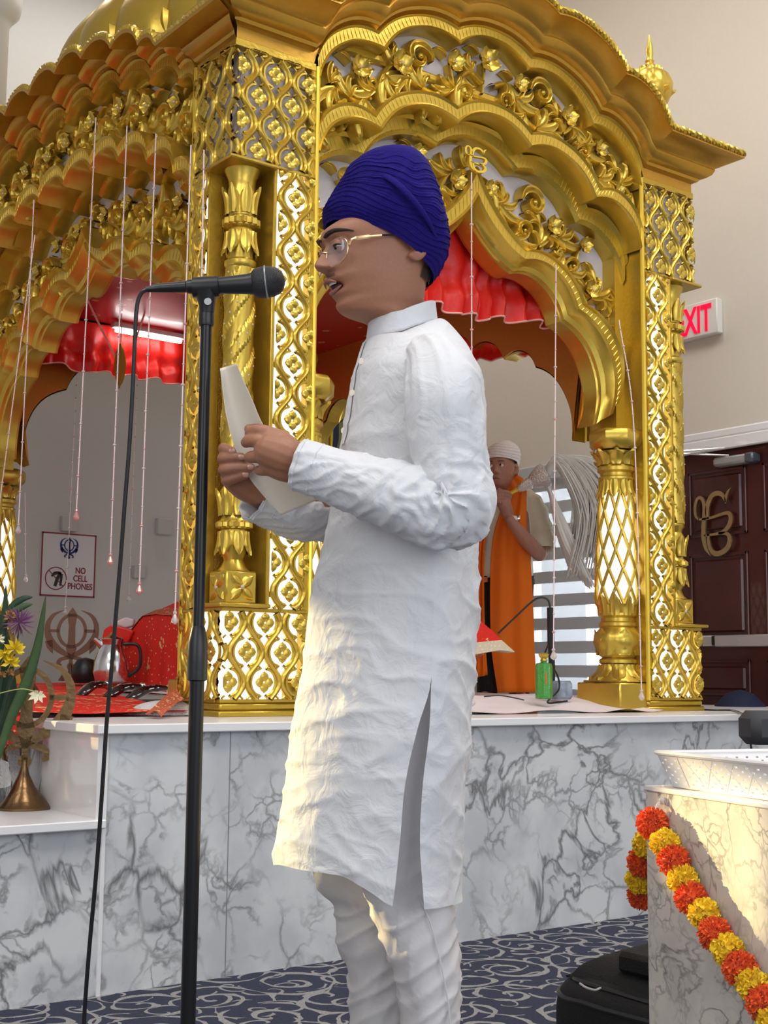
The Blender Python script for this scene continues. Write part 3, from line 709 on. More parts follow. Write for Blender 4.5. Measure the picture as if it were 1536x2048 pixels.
def make_pillar(sx):
    # corner at (sx*-1.25, -1.25); a runs along the front, b along the side
    T = lambda a, b_, z: (sx * (-1.25 + a), -1.625 + b_, z)
    def box(m, a0, a1, b0, b1, z0, z1, r=.003):
        p, q = T(a0, b0, z0), T(a1, b1, z1); m.bbox((min(p[0], q[0]), p[1], z0), (max(p[0], q[0]), q[1], z1), r)
    m = MB()
    box(m, -.012, PA + .02, -.012, PB + .01, 0, .022, .005); box(m, -.006, PA + .015, -.006, PB, .022, .05, .008)
    NA, NB = .172, .16
    # core: inner boards
    box(m, .045, PA, .045, PB, .05, .372); box(m, .045, PA, .045, PB, 1.985, 2.425); box(m, .006, PA, .006, PB, 2.42, 2.56)
    box(m, .215, PA, .045, PB, .372, 1.985); box(m, .045, .215, NB + .03, PB, .372, 1.985)
    box(m, PA - .02, PA + .004, -.004, PB, .05, 2.425, .004)     # reveal board towards the arch
    box(m, -.004, PA, PB - .02, PB + .003, .05, 2.425, .004)
    for (z0, z1) in ((.05, .062), (.362, .376), (1.978, 1.992), (2.40, 2.43)):
        box(m, -.0065, PA - .001, -.0065, .03, z0, z1, .002); box(m, -.0065, .03, .0305, PB - .001, z0, z1, .002)
    box(m, NA - .006, NA + .010, -.008, .05, .376, 1.98, .003); box(m, -.008, .05, NB - .006, NB + .006, .376, 1.98, .003)
    # niche walls
    box(m, NA - .004, NA + .01, .0, NB + .01, .376, 1.98, .001)
    # shelves
    for z in (.376, 1.968):
        box(m, -.03, NA + .004, -.03, NB + .004, z, z + .014, .004)
    pl = m.build('corner_pillar', goldflat, palki, local=True)
    m = MB(); box(m, .0, NA, NB - .004, NB + .008, .39, 1.968, .001); m.build('niche_wall', golddeep, pl, local=True)
    m = MB()
    for (a, b0) in ((PA + .008, -.002),):
        m.tube([T(a, b0, .05), T(a, b0, 1.2), T(a, b0, 2.42)], .011, 8)
    m.tube([T(-.002, PB + .008, .05), T(-.002, PB + .008, 2.42)], .011, 8)
    m.build('edge_bead', mat('gold_bright', (.85, .60, .07), .3, .6) if 'gold_bright' not in MATS else MATS['gold_bright'], pl, local=True)
    m = MB()
    TF = lambda s_, z, h_: T(s_, -h_, z); TS = lambda s_, z, h_: T(-h_, s_, z)
    lattice(m, .0, PA - .005, 1.992, 2.40, .165, 2.33, TF); lattice(m, NA + .012, PA - .005, .376, 1.978, .262, .376 + .206 * 7.3, TF); lattice(m, 0, PA - .005, .062, .362, .165, .12, TF)
    lattice(m, .0, PB - .005, 1.992, 2.40, .13, 2.33, TS); lattice(m, NB + .008, PB - .005, .376, 1.978, .222, .5, TS, .06); lattice(m, 0, PB - .005, .062, .362, .13, .12, TS)
    m.build('lattice_panel', gold, pl, local=True, sharp=60)
    m = MB(); box(m, .030, PA - .004, .030, .040, .06, .366, .001); box(m, NA + .012, PA - .004, .030, .040, .376, 1.978, .001)
    box(m, .030, .040, .030, PB - .004, .06, .366, .001); box(m, .030, .040, NB + .012, PB - .004, .376, 1.978, .001)
    m.build('light_panel', litpanel, pl, local=True, smooth=False)
    m = MB(); box(m, .030, PA - .004, .030, .040, 1.99, 2.41, .001); box(m, .030, .040, .030, PB - .004, 1.99, 2.41, .001)
    m.build('backing_panel', backing, pl, local=True, smooth=False)
    # niche column
    c = T(.082, .076, 0); m = MB()
    p = T(.020, .016, .39); q = T(.144, .136, .505); m.bbox((min(p[0], q[0]), p[1], .39), (max(p[0], q[0]), q[1], .505), .006)
    TQ = lambda s_, z, h_: T(.082 + s_, .016 - h_, .4475 + z); TQ2 = lambda s_, z, h_: T(.020 - h_, .076 + s_, .4475 + z)
    for TT in (TQ, TQ2):
        for k in range(4):
            an = PI / 4 + k * PI / 2; pts = arcpath(0, 0, an, .062, 0, 0, 8)
            fl_ = lambda u, w_, z, TT=TT: TT(u, z, -w_)
            leafstrip(m, pts, [max(.001, .019 * sin(PI * i / 8) ** .8) for i in range(9)], .006, .0, fl_, 1, 5)
    pr = [(.060, .505), (.045, .52), (.034, .545), (.040, .56), (.052, .60), (.054, .63), (.048, .65), (.057, .655), (.057, .68), (.048, .69), (.044, .71), (.054, .74), (.052, .79), (.040, .81), (.044, .825), (.052, .835), (.052, .85)]
    pr2 = [(.050, 1.60), (.058, 1.61), (.058, 1.625), (.046, 1.635), (.045, 1.66), (.056, 1.70), (.053, 1.73), (.046, 1.745), (.060, 1.755), (.062, 1.768), (.060, 1.785), (.046, 1.795), (.053, 1.82), (.056, 1.87), (.048, 1.90), (.050, 1.93), (.066, 1.968)]
    m.lathe(pr, 24, (c[0], c[1], 0)); m.lathe(pr2, 24, (c[0], c[1], 0))
    bead = lambda a, i, r, z: r * (1 + .07 * cos(16 * a))
    m.lathe([(.050, .652), (.062, .660), (.062, .675), (.050, .684)], 64, (c[0], c[1], 0), bead); m.lathe([(.050, 1.75), (.066, 1.76), (.066, 1.78), (.050, 1.79)], 64, (c[0], c[1], 0), bead)
    leafring(m, (c[0], c[1], 0), .044, .56, .645, 7, .012, .55, False); leafring(m, (c[0], c[1], 0), .044, .70, .80, 7, .014, .55, True)
    leafring(m, (c[0], c[1], 0), .046, 1.645, 1.735, 7, .012, .55, False); leafring(m, (c[0], c[1], 0), .046, 1.80, 1.905, 7, .016, .55, True)
    nz_ = 60
    def spir(u, v):
        z = .85 + .75 * v; a = 2 * PI * u; ph = a * 1 - 9.5 * v * sx
        g_ = (math.fmod(ph * 3 / (2 * PI) + 50, 1)); r = .052 + (.006 if g_ < .42 else 0) + (.0025 * sin(g_ * 40) * (g_ > .5)) - (.004 if .42 <= g_ < .48 or g_ > .95 else 0)
        return (c[0] + r * cos(a), c[1] + r * sin(a), z)
    m.grid(spir, 72, nz_, cu=True)
    g = MB()
    for i in range(60):
        v = (i % 20) / 20 + .02; st = i // 20; z = .85 + .75 * v; a = (9.5 * v * sx + (st + .21) * 2 * PI / 3); g.ball((c[0] + .0575 * cos(a), c[1] + .0575 * sin(a), z), .0042, 6)
    for TT in (TQ, TQ2): g.ball(TT(0, 0, .004), .009, 8)
    m.merge(g, crystal); m.build('niche_column', gold, pl, local=True)
    # corner finial: plinth, fluted onion, spike
    cx_, cy_ = T(.13, .13, 0)[:2]
    m = MB(); m.bbox((cx_ - .15, cy_ - .15, 2.60), (cx_ + .15, cy_ + .15, 2.70), .01); m.bbox((cx_ - .20, cy_ - .20, 2.58), (cx_ + .20, cy_ + .20, 2.62), .01)
    m.lathe([(.075, 2.70), (.10, 2.72), (.085, 2.75), (.06, 2.78), (.058, 2.80), (.085, 2.815), (.09, 2.835), (.055, 2.86), (.05, 2.875)], 28, (cx_, cy_, 0))
    m.lathe([(.05, 2.87), (.085, 2.895), (.105, 2.94), (.108, 2.975), (.09, 3.02), (.06, 3.045), (.03, 3.055)], 72, (cx_, cy_, 0), lambda a, i, r, z: r * (1 + .07 * abs(sin(4 * a)) ** .6 - .04))
    leafring(m, (cx_, cy_, 0), .05, 3.0, 3.06, 8, .035, .5, False); leafring(m, (cx_, cy_, 0), .06, 2.87, 2.95, 8, .055, .5, True)
    m.lathe([(.035, 3.05), (.022, 3.065), (.028, 3.075), (.018, 3.09), (.022, 3.10), (.014, 3.115), (.018, 3.14), (.016, 3.17), (.002, 3.235)], 14, (cx_, cy_, 0))
    m.build('corner_finial', gold, pl, local=True)
    return pl
pa = make_pillar(1); pb_ = make_pillar(-1)
copy_tree(pa, palki).rotation_euler = (0, 0, PI); copy_tree(pb_, palki).rotation_euler = (0, 0, PI)
# --- inner lattice columns (two per arch)
def make_column():
    m = MB(); c = (0, 0, 0)
    m.bbox((-.13, -.13, 0), (.13, .13, .125), .006); m.bbox((-.112, -.112, .125), (.112, .112, .135), .006)
    m.lathe([(.13, .13), (.112, .15), (.085, .18), (.075, .205), (.084, .212), (.084, .226), (.070, .235), (.080, .245)], 28, c)
    lobes = lambda a, i, r, z: r * (1 + .05 * abs(cos(3 * a)) )
    m.lathe([(.07, .235), (.09, .26), (.106, .30), (.102, .335), (.080, .362), (.074, .37)], 60, c, lobes)
    leafring(m, c, .088, .245, .315, 6, .014, .5, True, .005); leafring(m, c, .092, .255, .362, 6, .006, .46, True, .004)
    leafring(m, c, .078, .135, .205, 8, .05, .52, False, .004)
    m.lathe([(.074, .365), (.084, .375), (.084, .388), (.074, .395), (.074, .41), (.086, .42), (.086, .43), (.07, .44)], 28, c)
    leafring(m, c, .078, .42, .515, 10, .02, .55, True, .005)
    rad = lambda z: interp([(.48, .094), (.60, .093), (.75, .086), (.97, .072)], z)
    for sgn in (-1, 1):
        for k in range(9):
            pts = []
            for i in range(20):
                t = i / 19; z = .47 + .51 * t; a = 2 * PI * k / 9 + sgn * t * 2.35 * (1 - .12 * t); r = rad(z); pts.append((r * cos(a), r * sin(a), z))
            m.tube(pts, .0080, 6)
    leafring(m, c, .068, .945, 1.03, 10, .014, .55, False, .005)
    m.lathe([(.070, 1.02), (.080, 1.03), (.080, 1.04), (.072, 1.047), (.072, 1.06), (.084, 1.07), (.084, 1.085), (.07, 1.10), (.075, 1.16)], 28, c)
    leafring(m, c, .072, 1.095, 1.165, 8, .035, .55, True, .005)
    pts = [(.125 * cos(PI / 8 + k * PI / 4), .125 * sin(PI / 8 + k * PI / 4)) for k in range(8)]
    vs = []
    for (z, s_) in ((1.165, .80), (1.19, 1.0), (1.235, 1.02), (1.25, .96), (1.255, .90)): vs += [(p[0] * s_, p[1] * s_, z) for p in pts]
    m.add(vs, [(i * 8 + k, i * 8 + (k + 1) % 8, (i + 1) * 8 + (k + 1) % 8, (i + 1) * 8 + k) for i in range(4) for k in range(8)] + [tuple(range(7, -1, -1)), tuple(range(32, 40))])
    mc_ = m; m = MB(); m.lathe([(.07, .44), (.082, .48), (.081, .60), (.074, .75), (.062, .97), (.058, 1.0)], 24, c); lc_ = m
    g = MB()
    for k in range(9):
        for t in (.107, .321, .535, .749, .90):
            z = .47 + .51 * t; a = 2 * PI * k / 9 + t * 2.35 * (1 - .12 * t); g.ball(((rad(z) + .006) * cos(a), (rad(z) + .006) * sin(a), z), .0042, 6)
    mc_.merge(g, crystal); o = mc_.build('arch_column', gold, palki, local=True); lc_.build('light_core', litpanel, o, local=True)
    return o
col0 = make_column(); first = True
for k in range(4):
    for sd in (-1, 1):
        x, y = (sd * .855, -1.625 + .135) if k % 2 == 0 else (sd * 1.295, -1.25 + .17); a = -k * PI / 2
        o = col0 if first else copy_tree(col0, palki); first = False
        o.location = (x * cos(a) - y * sin(a), x * sin(a) + y * cos(a), 0); o.rotation_euler = (0, 0, a)
# roof deck and dome
m = MB(); m.bbox((-1.2, -1.57, 2.56), (1.2, 1.57, 2.60), .01)
m.lathe([(1.18, 2.60), (1.20, 2.66), (1.12, 2.72), (1.08, 2.76)], 64)
m.build('roof_deck', goldflat, palki, local=True)
m = MB()
dpro = [(1.02, 2.74), (1.10, 2.82), (1.15, 2.95), (1.13, 3.12), (1.02, 3.30), (.82, 3.48), (.55, 3.64), (.30, 3.76), (.12, 3.9), (.05, 4.05)]
m.lathe([(sinterp([(i, q[0]) for i, q in enumerate(dpro)], t / 4), sinterp([(i, q[1]) for i, q in enumerate(dpro)], t / 4)) for t in range(37)], 192, (0, 0, 0), lambda a, i, r, z: r * (1 + .035 * abs(sin(12 * a)) ** .5))
dm = m.build('dome', gold, palki, local=True)
m = MB()
leafring(m, (0, 0, 0), 1.06, 2.70, 3.05, 24, .10, .5, True, .014)
m.build('petal_ring', gold, dm, local=True)
m = MB(); m.lathe([(.05, 4.0), (.14, 4.06), (.16, 4.14), (.05, 4.22), (.09, 4.3), (.02, 4.4), (.002, 4.6)], 24); m.build('finial', gold, dm, local=True)
# domelets on the roof corners inside the finials
# ------------------------------------------------------------------ cloth inside the canopy
def wob(x, y, s=1.0, seed=0): return noise.noise(Vector((x * s + seed, y * s, seed * .37)))
trimm = mat('pale_pink_trim', (.85, .45, .38), .6)
ct = thing('red_cloth_canopy', 'red satin ceiling cloth with a ruffled valance hung under the gold canopy', 'cloth canopy', (3.56, 5.575, 2.84))
pat = MATS['red_canopy']; N, L, bs = nodes(pat)
vo = N.new('ShaderNodeTexVoronoi'); vo.inputs['Scale'].default_value = 7; vo.inputs['Randomness'].default_value = .25; tc = N['Texture Coordinate']; L.new(tc.outputs['Object'], vo.inputs['Vector'])
cr = N.new('ShaderNodeValToRGB'); e = cr.color_ramp; e.elements[0].position = .10; e.elements[0].color = (.55, .35, .12, 1); e.elements[1].position = .17; e.elements[1].color = (.36, .006, .012, 1)
q = e.elements.new(.04); q.color = (.05, .02, .02, 1); e.interpolation = 'CONSTANT'
L.new(vo.outputs['Distance'], cr.inputs['Fac']); L.new(cr.outputs['Color'], bs.inputs['Base Color'])
X0, X1, Y0, Y1, ZC = 2.62, 4.52, 4.27, 6.72, 2.84
m = MB(); m.grid(lambda u, v: (X0 + (X1 - X0) * u, Y0 + (Y1 - Y0) * v, ZC + .012 * wob(u * 6, v * 6, 1, 3) - .03 * sin(PI * u) * sin(PI * v)), 30, 36)
m.build('ceiling_cloth', redc, ct)
def ruffle(mb, tr, a, c, z0, z1, seed, amp=.028):
    a = Vector(a); c = Vector(c); L_ = (c - a).length; d = (c - a) / L_; nn = Vector((-d.y, d.x, 0)); n = int(L_ / .012)
    def f(u, v):
        s_ = u * L_; ph = s_ * 62 + 2.5 * wob(s_ * 3, seed, 1, seed) * 3
        am = amp * (.25 + .9 * v) * (.6 + .6 * wob(s_, v * .5, 4, seed + 2)) 
        off = am * sin(ph) + .035 * wob(s_, v, 3, seed + 5) * v + (.02 if v > .45 else 0) * sin(PI * min(1, (v - .45) * 3 if v > .45 else 0))
        z = z1 + (z0 - z1) * v + (.03 * wob(s_, 0, 2.2, seed + 8) + .012 * sin(ph * .5)) * v
        p = a + d * s_ + nn * off; return (p.x, p.y, z)
    mb.grid(f, n, 18); tr.tube([f(i / (n - 1), 1) for i in range(n)], .0045, 5)
v1 = MB(); t1 = MB()
ruffle(v1, t1, (X0, Y0, 0), (X1, Y0, 0), 2.475, ZC, 1, .036); ruffle(v1, t1, (X1, Y0, 0), (X1, Y1, 0), 2.53, ZC, 2, .012); ruffle(v1, t1, (X0, Y1, 0), (X1, Y1, 0), 2.56, ZC - .01, 3, .03)
va = v1.build('valance', redm, ct); t1.build('valance_trim', trimm, va)
m = MB()
a = PL(232, 655, 1, Y1 - .09); c = PL(362, 668, 1, Y1 - .09)
m.tube([(a.x, a.y, 2.79), (c.x, c.y, 2.79)], .016, 12)
tl = thing('tube_light', 'lit white tube lamp fixed along the top of the far red valance', 'tube light', (a.x, a.y, 2.79))
m.build('tube', mat('tube_glow', (1, 1, 1), .3, emit=(1, .98, .95), estr=14), tl)
m = MB(); m.bbox((a.x - .02, a.y - .02, 2.80), (c.x + .02, a.y + .03, 2.83), .004); m.build('housing', whitem, tl)
m = MB()
for (p, q) in (((171, 592), (232, 718)), ((318, 540), (268, 690))):
    A = PL(*p, 1, 6.2); B = PL(*q, 1, 6.5); m.tube([A, B], .006, 6)
    o_ = m
o = m.build('hanging_cord', trimm, ct)
# gold tassel pendant hanging by the cords
c = PL(240, 735, 1, 6.45); t = thing('leaf_pendant', 'gold filigree leaf shaped pendant hanging by pale cords inside the canopy', 'pendant', c)
m = MB(); m.grid(lambda u, v: (c.x + .035 * sin(PI * v) ** .8 * (u * 2 - 1) * (1 if v < .9 else .6), c.y + .004 * sin(PI * u), c.z + .14 - .26 * v), 7, 14); m.build('leaf', gold, t)
m = MB(); m.tube([(c.x, c.y, c.z + .14), (c.x, c.y, c.z + .30)], .003, 5); m.build('cord', trimm, t)
# ------------------------------------------------------------------ mattress and cloths on the stage
sheetm = mat('pale_pink_sheet', (.80, .70, .72), .75, 0, .1, 40, .03)
furm = mat('white_fleece', (.80, .79, .78), .9, 0, .9, 160, .05)
def embroid(name, base, thread, scale):
    m = mat(name, base, .65, 0, .2, 60, .1, spec=.25); N, L, b = nodes(m); tc = N['Texture Coordinate']
    vo = N.new('ShaderNodeTexVoronoi'); vo.inputs['Scale'].default_value = scale; vo.inputs['Randomness'].default_value = .6; L.new(tc.outputs['Object'], vo.inputs['Vector'])
    v2 = N.new('ShaderNodeTexVoronoi'); v2.inputs['Scale'].default_value = scale * 5; L.new(tc.outputs['Object'], v2.inputs['Vector'])
    lt = N.new('ShaderNodeMath'); lt.operation = 'LESS_THAN'; lt.inputs[1].default_value = .34; L.new(vo.outputs['Distance'], lt.inputs[0])
    l2 = N.new('ShaderNodeMath'); l2.operation = 'LESS_THAN'; l2.inputs[1].default_value = .46; L.new(v2.outputs['Distance'], l2.inputs[0])
    mu = N.new('ShaderNodeMath'); mu.operation = 'MULTIPLY'; L.new(lt.outputs[0], mu.inputs[0]); L.new(l2.outputs[0], mu.inputs[1])
    l3 = N.new('ShaderNodeMath'); l3.operation = 'LESS_THAN'; l3.inputs[1].default_value = .17; L.new(v2.outputs['Distance'], l3.inputs[0])
    mx = N.new('ShaderNodeMath'); mx.operation = 'MAXIMUM'; L.new(mu.outputs[0], mx.inputs[0]); L.new(l3.outputs[0], mx.inputs[1])
    mi = N.new('ShaderNodeMix'); mi.data_type = 'RGBA'; mi.inputs['A'].default_value = (*base, 1); mi.inputs['B'].default_value = (*thread, 1); L.new(mx.outputs[0], mi.inputs['Factor']); L.new(mi.outputs['Result'], b.inputs['Base Color']); return m
rum = embroid('red_embroidered_silk', (.74, .03, .02), (.80, .50, .22), 9)
goldlace = embroid('gold_lace', (.50, .10, .05), (.80, .58, .32), 26)
m = MB(); m.grid(lambda u, v: (2.68 + 1.75 * u, 3.84 + 2.9 * v, .757 + .05 * min(1, v * 7) ** 1.5 + .012 * wob(u * 5, v * 8, 1, 4) * min(1, v * 8) + (.006 * sin(u * 24 + 3 * wob(u, v, 3, 9)) if v < .1 else 0) + .004), 60, 60)
sh = m.build('floor_sheet', sheetm, None); recenter(sh, (3.5, 4.0, .757)); tag(sh, 'pale pink sheet spread over the mattress under the gold canopy', 'sheet')
def zred(x, y): return .757 + .075 * min(1, max(0, (y - 4.0) / 2.0)) ** .8 + .01 * wob(x * 4, y * 4, 1, 6) + .006
m = MB(); m.grid(lambda u, v: (lambda x, y: (x, y, zred(x, y)))(.75 + (1.50 + .02 * sin(v * 9)) * u + .9 * max(0, v - .12) * u, 4.06 + 2.6 * v), 60, 60)
rc = m.build('red_floor_cloth', rum, None); recenter(rc, (1.8, 4.4, .757)); tag(rc, 'orange-red embroidered cloth spread across the left end of the stage', 'cloth')
m = MB()   # corner of the cloth with gold lace and a grey edging
def lace(u, v):
    P0 = PL(318 + 62 * u, 1436 - 6 * u - 22 * v, 2, .765); return (P0.x, P0.y, .775 + .02 * sin(PI * v) + .01 * v + .004 * sin(u * 20))
p0 = PL(322, 1434, 2, .76); p1 = PL(392, 1408, 2, .79); p2_ = PL(270, 1412, 2, .79)
m.grid(lambda u, v: tuple(Vector(p0) + (Vector(p1) - Vector(p0)) * u * .8 + (Vector(p2_) - Vector(p0)) * v * .6 + Vector((0, 0, .03 * u + .012 * sin(5 * v + 3 * u)))), 14, 14)
lc = m.build('lace_border_cloth', goldlace, None); recenter(lc, p0); tag(lc, 'gold lace corner of a red cloth lying beside the left gold pillar', 'cloth')
m = MB(); 
def mound(cx_, cy_, rx, ry, h, z0, seed, n=28):
    return lambda u, v: (cx_ + rx * cos(2 * PI * u) * v * (1 + .1 * wob(cos(2 * PI * u), sin(2 * PI * u), 1.5, seed)), cy_ + ry * sin(2 * PI * u) * v * (1 + .1 * wob(cos(2 * PI * u), sin(2 * PI * u), 1.5, seed + 3)), z0 + h * (1 - v ** 2.5) * (1 + .25 * wob(u * 5, v * 3, 1, seed)))
pw = Vector((2.27, 4.17, .757))
m.grid(mound(pw.x - .06, pw.y, .15, .10, .048, .755, 2), 40, 10, cu=True)
fb_ = m.build('folded_blanket', furm, None); recenter(fb_, (pw.x, pw.y, .755)); tag(fb_, 'folded white fleece blanket on the stage at the foot of the left gold pillar', 'blanket')
# draped throne bed
mj = thing('draped_scripture_bed', 'red and gold embroidered cloth draped over the raised bed inside the canopy', 'draped bed', (3.6, 5.5, .80))
def hh(x): return sinterp([(2.90, 1.17), (3.05, 1.24), (3.25, 1.33), (3.6, 1.42), (4.0, 1.34), (4.3, 1.20), (4.50, 1.07)], x)
def drape(u, v):
    x = 2.90 + 1.60 * u; side = 2 * v - 1; s_ = abs(side); t = max(0, min(1, (s_ - .35) / .65))
    top = hh(x); foot = .84 if x < 4.0 else .84 + (x - 4.0) * .42
    z = top - .03 * s_ - (top - foot) * t ** 1.15; y = 5.55 + side * (.30 + .22 * min(1, s_ * 1.6)) + .015 * sin(x * 26 + side * 2) * t
    return (x - .05 * t * (1 if x < 3.1 else 0) + .01 * sin(y * 20) * t, y, z + .012 * wob(x * 5, y * 5, 1, 8))
m = MB(); m.grid(drape, 70, 50); m.build('embroidered_cloth', rum, mj)
m = MB(); m.grid(lambda u, v: (lambda p: (p[0] - .008, p[1], p[2] + .003))(drape(.0 + .045 * u, .0 + v)), 5, 50)
m.grid(lambda u, v: (lambda p: (p[0], p[1] - .010, p[2] + .004))(drape(u, .0 + .09 * v)), 70, 7)
m.build('lace_border', goldlace, mj)
m = MB(); m.grid(lambda u, v: (lambda p: (p[0] + .012 * sin(v * 30) * u, p[1], p[2] * (1 - u) + .80 * u))(drape(0, v)), 12, 50); m.build('end_drop', rum, mj); m = MB(); m.bbox((3.0, 5.25, .80), (4.2, 5.85, 1.0), .03); m.build('bed_base', sheetm, mj)
# gold-and-cream trimmed corner seen right of the boy
A = P(940, 1228, 6.0); B = P(1032, 1306, 6.0)
tr = thing('red_cushion_corner', 'red cloth corner with a cream sequinned border jutting out behind the boy', 'cloth', P(960, 1300, 6.0))
pts = [(900, 1215), (955, 1236), (985, 1262), (1005, 1282), (900, 1290)]
def poly_cloth(mb, pix, dep, thick=.03, wig=.0):
    fr_ = [P(x, y, dep) for x, y in pix]; n = len(fr_); bk = [p + Vector((.605, .797, 0)) * thick for p in fr_]
    mb.add([tuple(p) for p in fr_ + bk], [tuple(range(n)), tuple(range(2 * n - 1, n - 1, -1))] + [(i, (i + 1) % n, n + (i + 1) % n, n + i) for i in range(n)])
m = MB(); poly_cloth(m, pts, 6.0, .35); m.build('red_panel', rum, tr)
m = MB(); poly_cloth(m, [(900, 1286), (950, 1285), (1003, 1280), (1030, 1304), (1000, 1300), (955, 1308), (900, 1312)], 5.99, .36); m.build('sequin_border', embroid('cream_sequin', (.70, .60, .45), (.9, .8, .62), 70), tr)
# ------------------------------------------------------------------ khanda emblems
def stroke(mb, pts, wd, M, h0, h1, n=6):
    p = catmull([(a, c, 0) for a, c in pts], n); k = len(p); W = [interp(list(enumerate(wd)), i / (k - 1) * (len(wd) - 1)) for i in range(k)]
    vs = []
    for i in range(k):
        a = Vector(p[max(i - 1, 0)]); c = Vector(p[min(i + 1, k - 1)]); t = (c - a).normalized(); nn = Vector((-t.y, t.x, 0)); q = Vector(p[i])
        for s_, h in ((-1, h0), (1, h0), (1, h1), (-1, h1)):
            r = q + nn * (W[i] * .5 * s_); vs.append(M(r.x, r.y, h))
    fs = [(i * 4 + j, i * 4 + (j + 1) % 4, i * 4 + 4 + (j + 1) % 4, i * 4 + 4 + j) for i in range(k - 1) for j in range(4)] + [(3, 2, 1, 0), (4 * k - 4, 4 * k - 3, 4 * k - 2, 4 * k - 1)]
    mb.add(vs, fs)
def khanda_shape(mb, M, h0, h1):
    # unit: about 1.0 tall, y up, centred on x = 0, bottom of the grip at y = 0
    stroke(mb, [(0, .0), (0, .10), (0, .20)], [.05, .06, .05], M, h0, h1)
    stroke(mb, [(0, .16), (0, .26), (0, .34), (0, .45), (0, .70), (0, .88), (0, 1.0)], [.06, .11, .17, .11, .10, .16, .0], M, h0, h1)
    ring = [(.215 * sin(2 * PI * k / 28), .62 + .255 * cos(2 * PI * k / 28)) for k in range(29)]
    stroke(mb, ring, [.05, .05], M, h0, h1, 2)
    for s_ in (-1, 1):
        stroke(mb, [(s_ * .13, .955), (s_ * .29, .88), (s_ * .375, .75), (s_ * .385, .60), (s_ * .33, .45), (s_ * .20, .32), (s_ * .05, .23), (-s_ * .06, .19), (-s_ * .16, .16), (-s_ * .20, .09), (-s_ * .15, .06)], [.005, .05, .075, .09, .12, .10, .07, .06, .06, .06, .05], M, h0, h1)
        stroke(mb, [(s_ * .36, .46), (s_ * .335, .36), (s_ * .29, .25)], [.12, .10, .0], M, h0, h1)
        stroke(mb, [(s_ * .20, .62), (s_ * .37, .62)], [.05, .05], M, h0, h1)
    mb.prism([(.06 * cos(k * PI / 8), .05 + .06 * sin(k * PI / 8)) for k in range(16)], h0, h1, M)
def khanda_stand(loc, h, face_dir, label, m_, base_r, base_h, group=None):
    t = thing('khanda_emblem', label, 'metal emblem', loc, face_dir, group)
    m = MB(lambda x, y, h_: (x * h, h_, base_h + y * h)); khanda_shape(m, lambda x, y, h_: (x, y, h_), -.006, .006); m.build('emblem_plate', m_, t, local=True, smooth=False)
    m = MB(); m.lathe([(base_r, 0), (base_r, .006), (base_r * .93, .012), (base_r * .74, .03), (base_r * .72, .034), (base_r * .42, base_h * .5), (base_r * .2, base_h * .8), (.010, base_h), (.010, base_h + .02)], 36); m.build('conical_base', m_, t, local=True)
    return t
FD = YAW - PI / 2
kn = PL(45, 1617, 2, .488)
khanda_stand((kn.x, kn.y, .488), .335, FD + .25, 'tall bronze double-sword emblem on a cone base standing on the lower marble step', brass, .085, .125)
kf = P(140, 1362, 6.4); khanda_stand((kf.x, kf.y, kf.z - .0), .30, FD + .1, 'brown double-sword emblem on the stage in front of the no phones sign', mat('dark_copper', (.12, .055, .03), .35, .55, .05, 30, .2), .055, .055)
k3 = P(55, 1378, 5.6); t = thing('brass_cone', 'small brass cone standing on the red cloth behind the bouquet', 'ornament', (k3.x, k3.y, k3.z)); m = MB(); m.lathe([(.05, -.01), (.045, .0), (.02, .035), (.003, .075)], 20); m.build('cone', brass, t, local=True)
ygb = P(42, 1368, 6.6); m = MB(); m.bbox((ygb.x - .06, ygb.y - .05, ygb.z - .02), (ygb.x + .06, ygb.y + .05, ygb.z + .06), .01); o = m.build('yellow_box', mat('ochre_paint', (.62, .38, .04), .5), None); recenter(o, ygb); tag(o, 'small ochre yellow box on the stage behind the bouquet', 'box')
# jug
jg = P(222, 1366, 6.1); jt = thing('steel_jug', 'shiny steel water jug with a dark handle beside the red draped bed', 'jug', (jg.x, jg.y, jg.z))
m = MB(); m.lathe([(.055, 0), (.075, .01), (.085, .05), (.080, .10), (.060, .15), (.045, .175), (.050, .19), (.056, .20)], 28); m.lathe([(.054, .199), (.05, .205), (.02, .215), (.01, .23), (.001, .235)], 24)
m.tube([(-.045, 0, .17), (-.075, 0, .195), (-.085, 0, .20)], [.02, .012, .008], 8); m.build('body', chrome, jt, local=True); jt.rotation_euler = (0, 0, FD)
WM[jt.name] = Matrix.Translation(jt.location) @ Matrix.Rotation(FD, 4, 'Z')
m = MB(); m.tube(catmull([(.05, 0, .18), (.12, 0, .17), (.13, 0, .08), (.08, 0, .03)], 6), .008, 8); m.build('handle', black, jt, local=True)
bh = P(170, 1366, 6.3); m = MB(); m.lathe([(.05, 0), (.065, .03), (.065, .07), (.04, .11), (.005, .12)], 20, tuple(bh)); o = m.build('black_pot', black, None); recenter(o, bh); tag(o, 'small round black pot between the copper emblem and the steel jug', 'pot')
# red flap and white piece left of the bed
m = MB(); c = P(232, 1262, 6.0)
def flap(pix, dep, name, m_, label, th=.06):
    mm = MB(); poly_cloth(mm, pix, dep, th); o = mm.build(name, m_, None, smooth=False); recenter(o, P(pix[0][0], pix[0][1], dep)); bv = o.modifiers.new('b', 'BEVEL'); bv.width = .008; bv.segments = 2; tag(o, label, 'cloth'); return o
flap([(203, 1280), (208, 1258), (222, 1250), (250, 1255), (268, 1262), (255, 1286), (238, 1286)], 6.3, 'red_velvet_cover', redm, 'red velvet flap above the steel jug')
flap([(224, 1247), (250, 1234), (268, 1238), (266, 1252), (250, 1256)], 6.40, 'white_fold', sheetm, 'white fold of cloth above the red velvet flap')
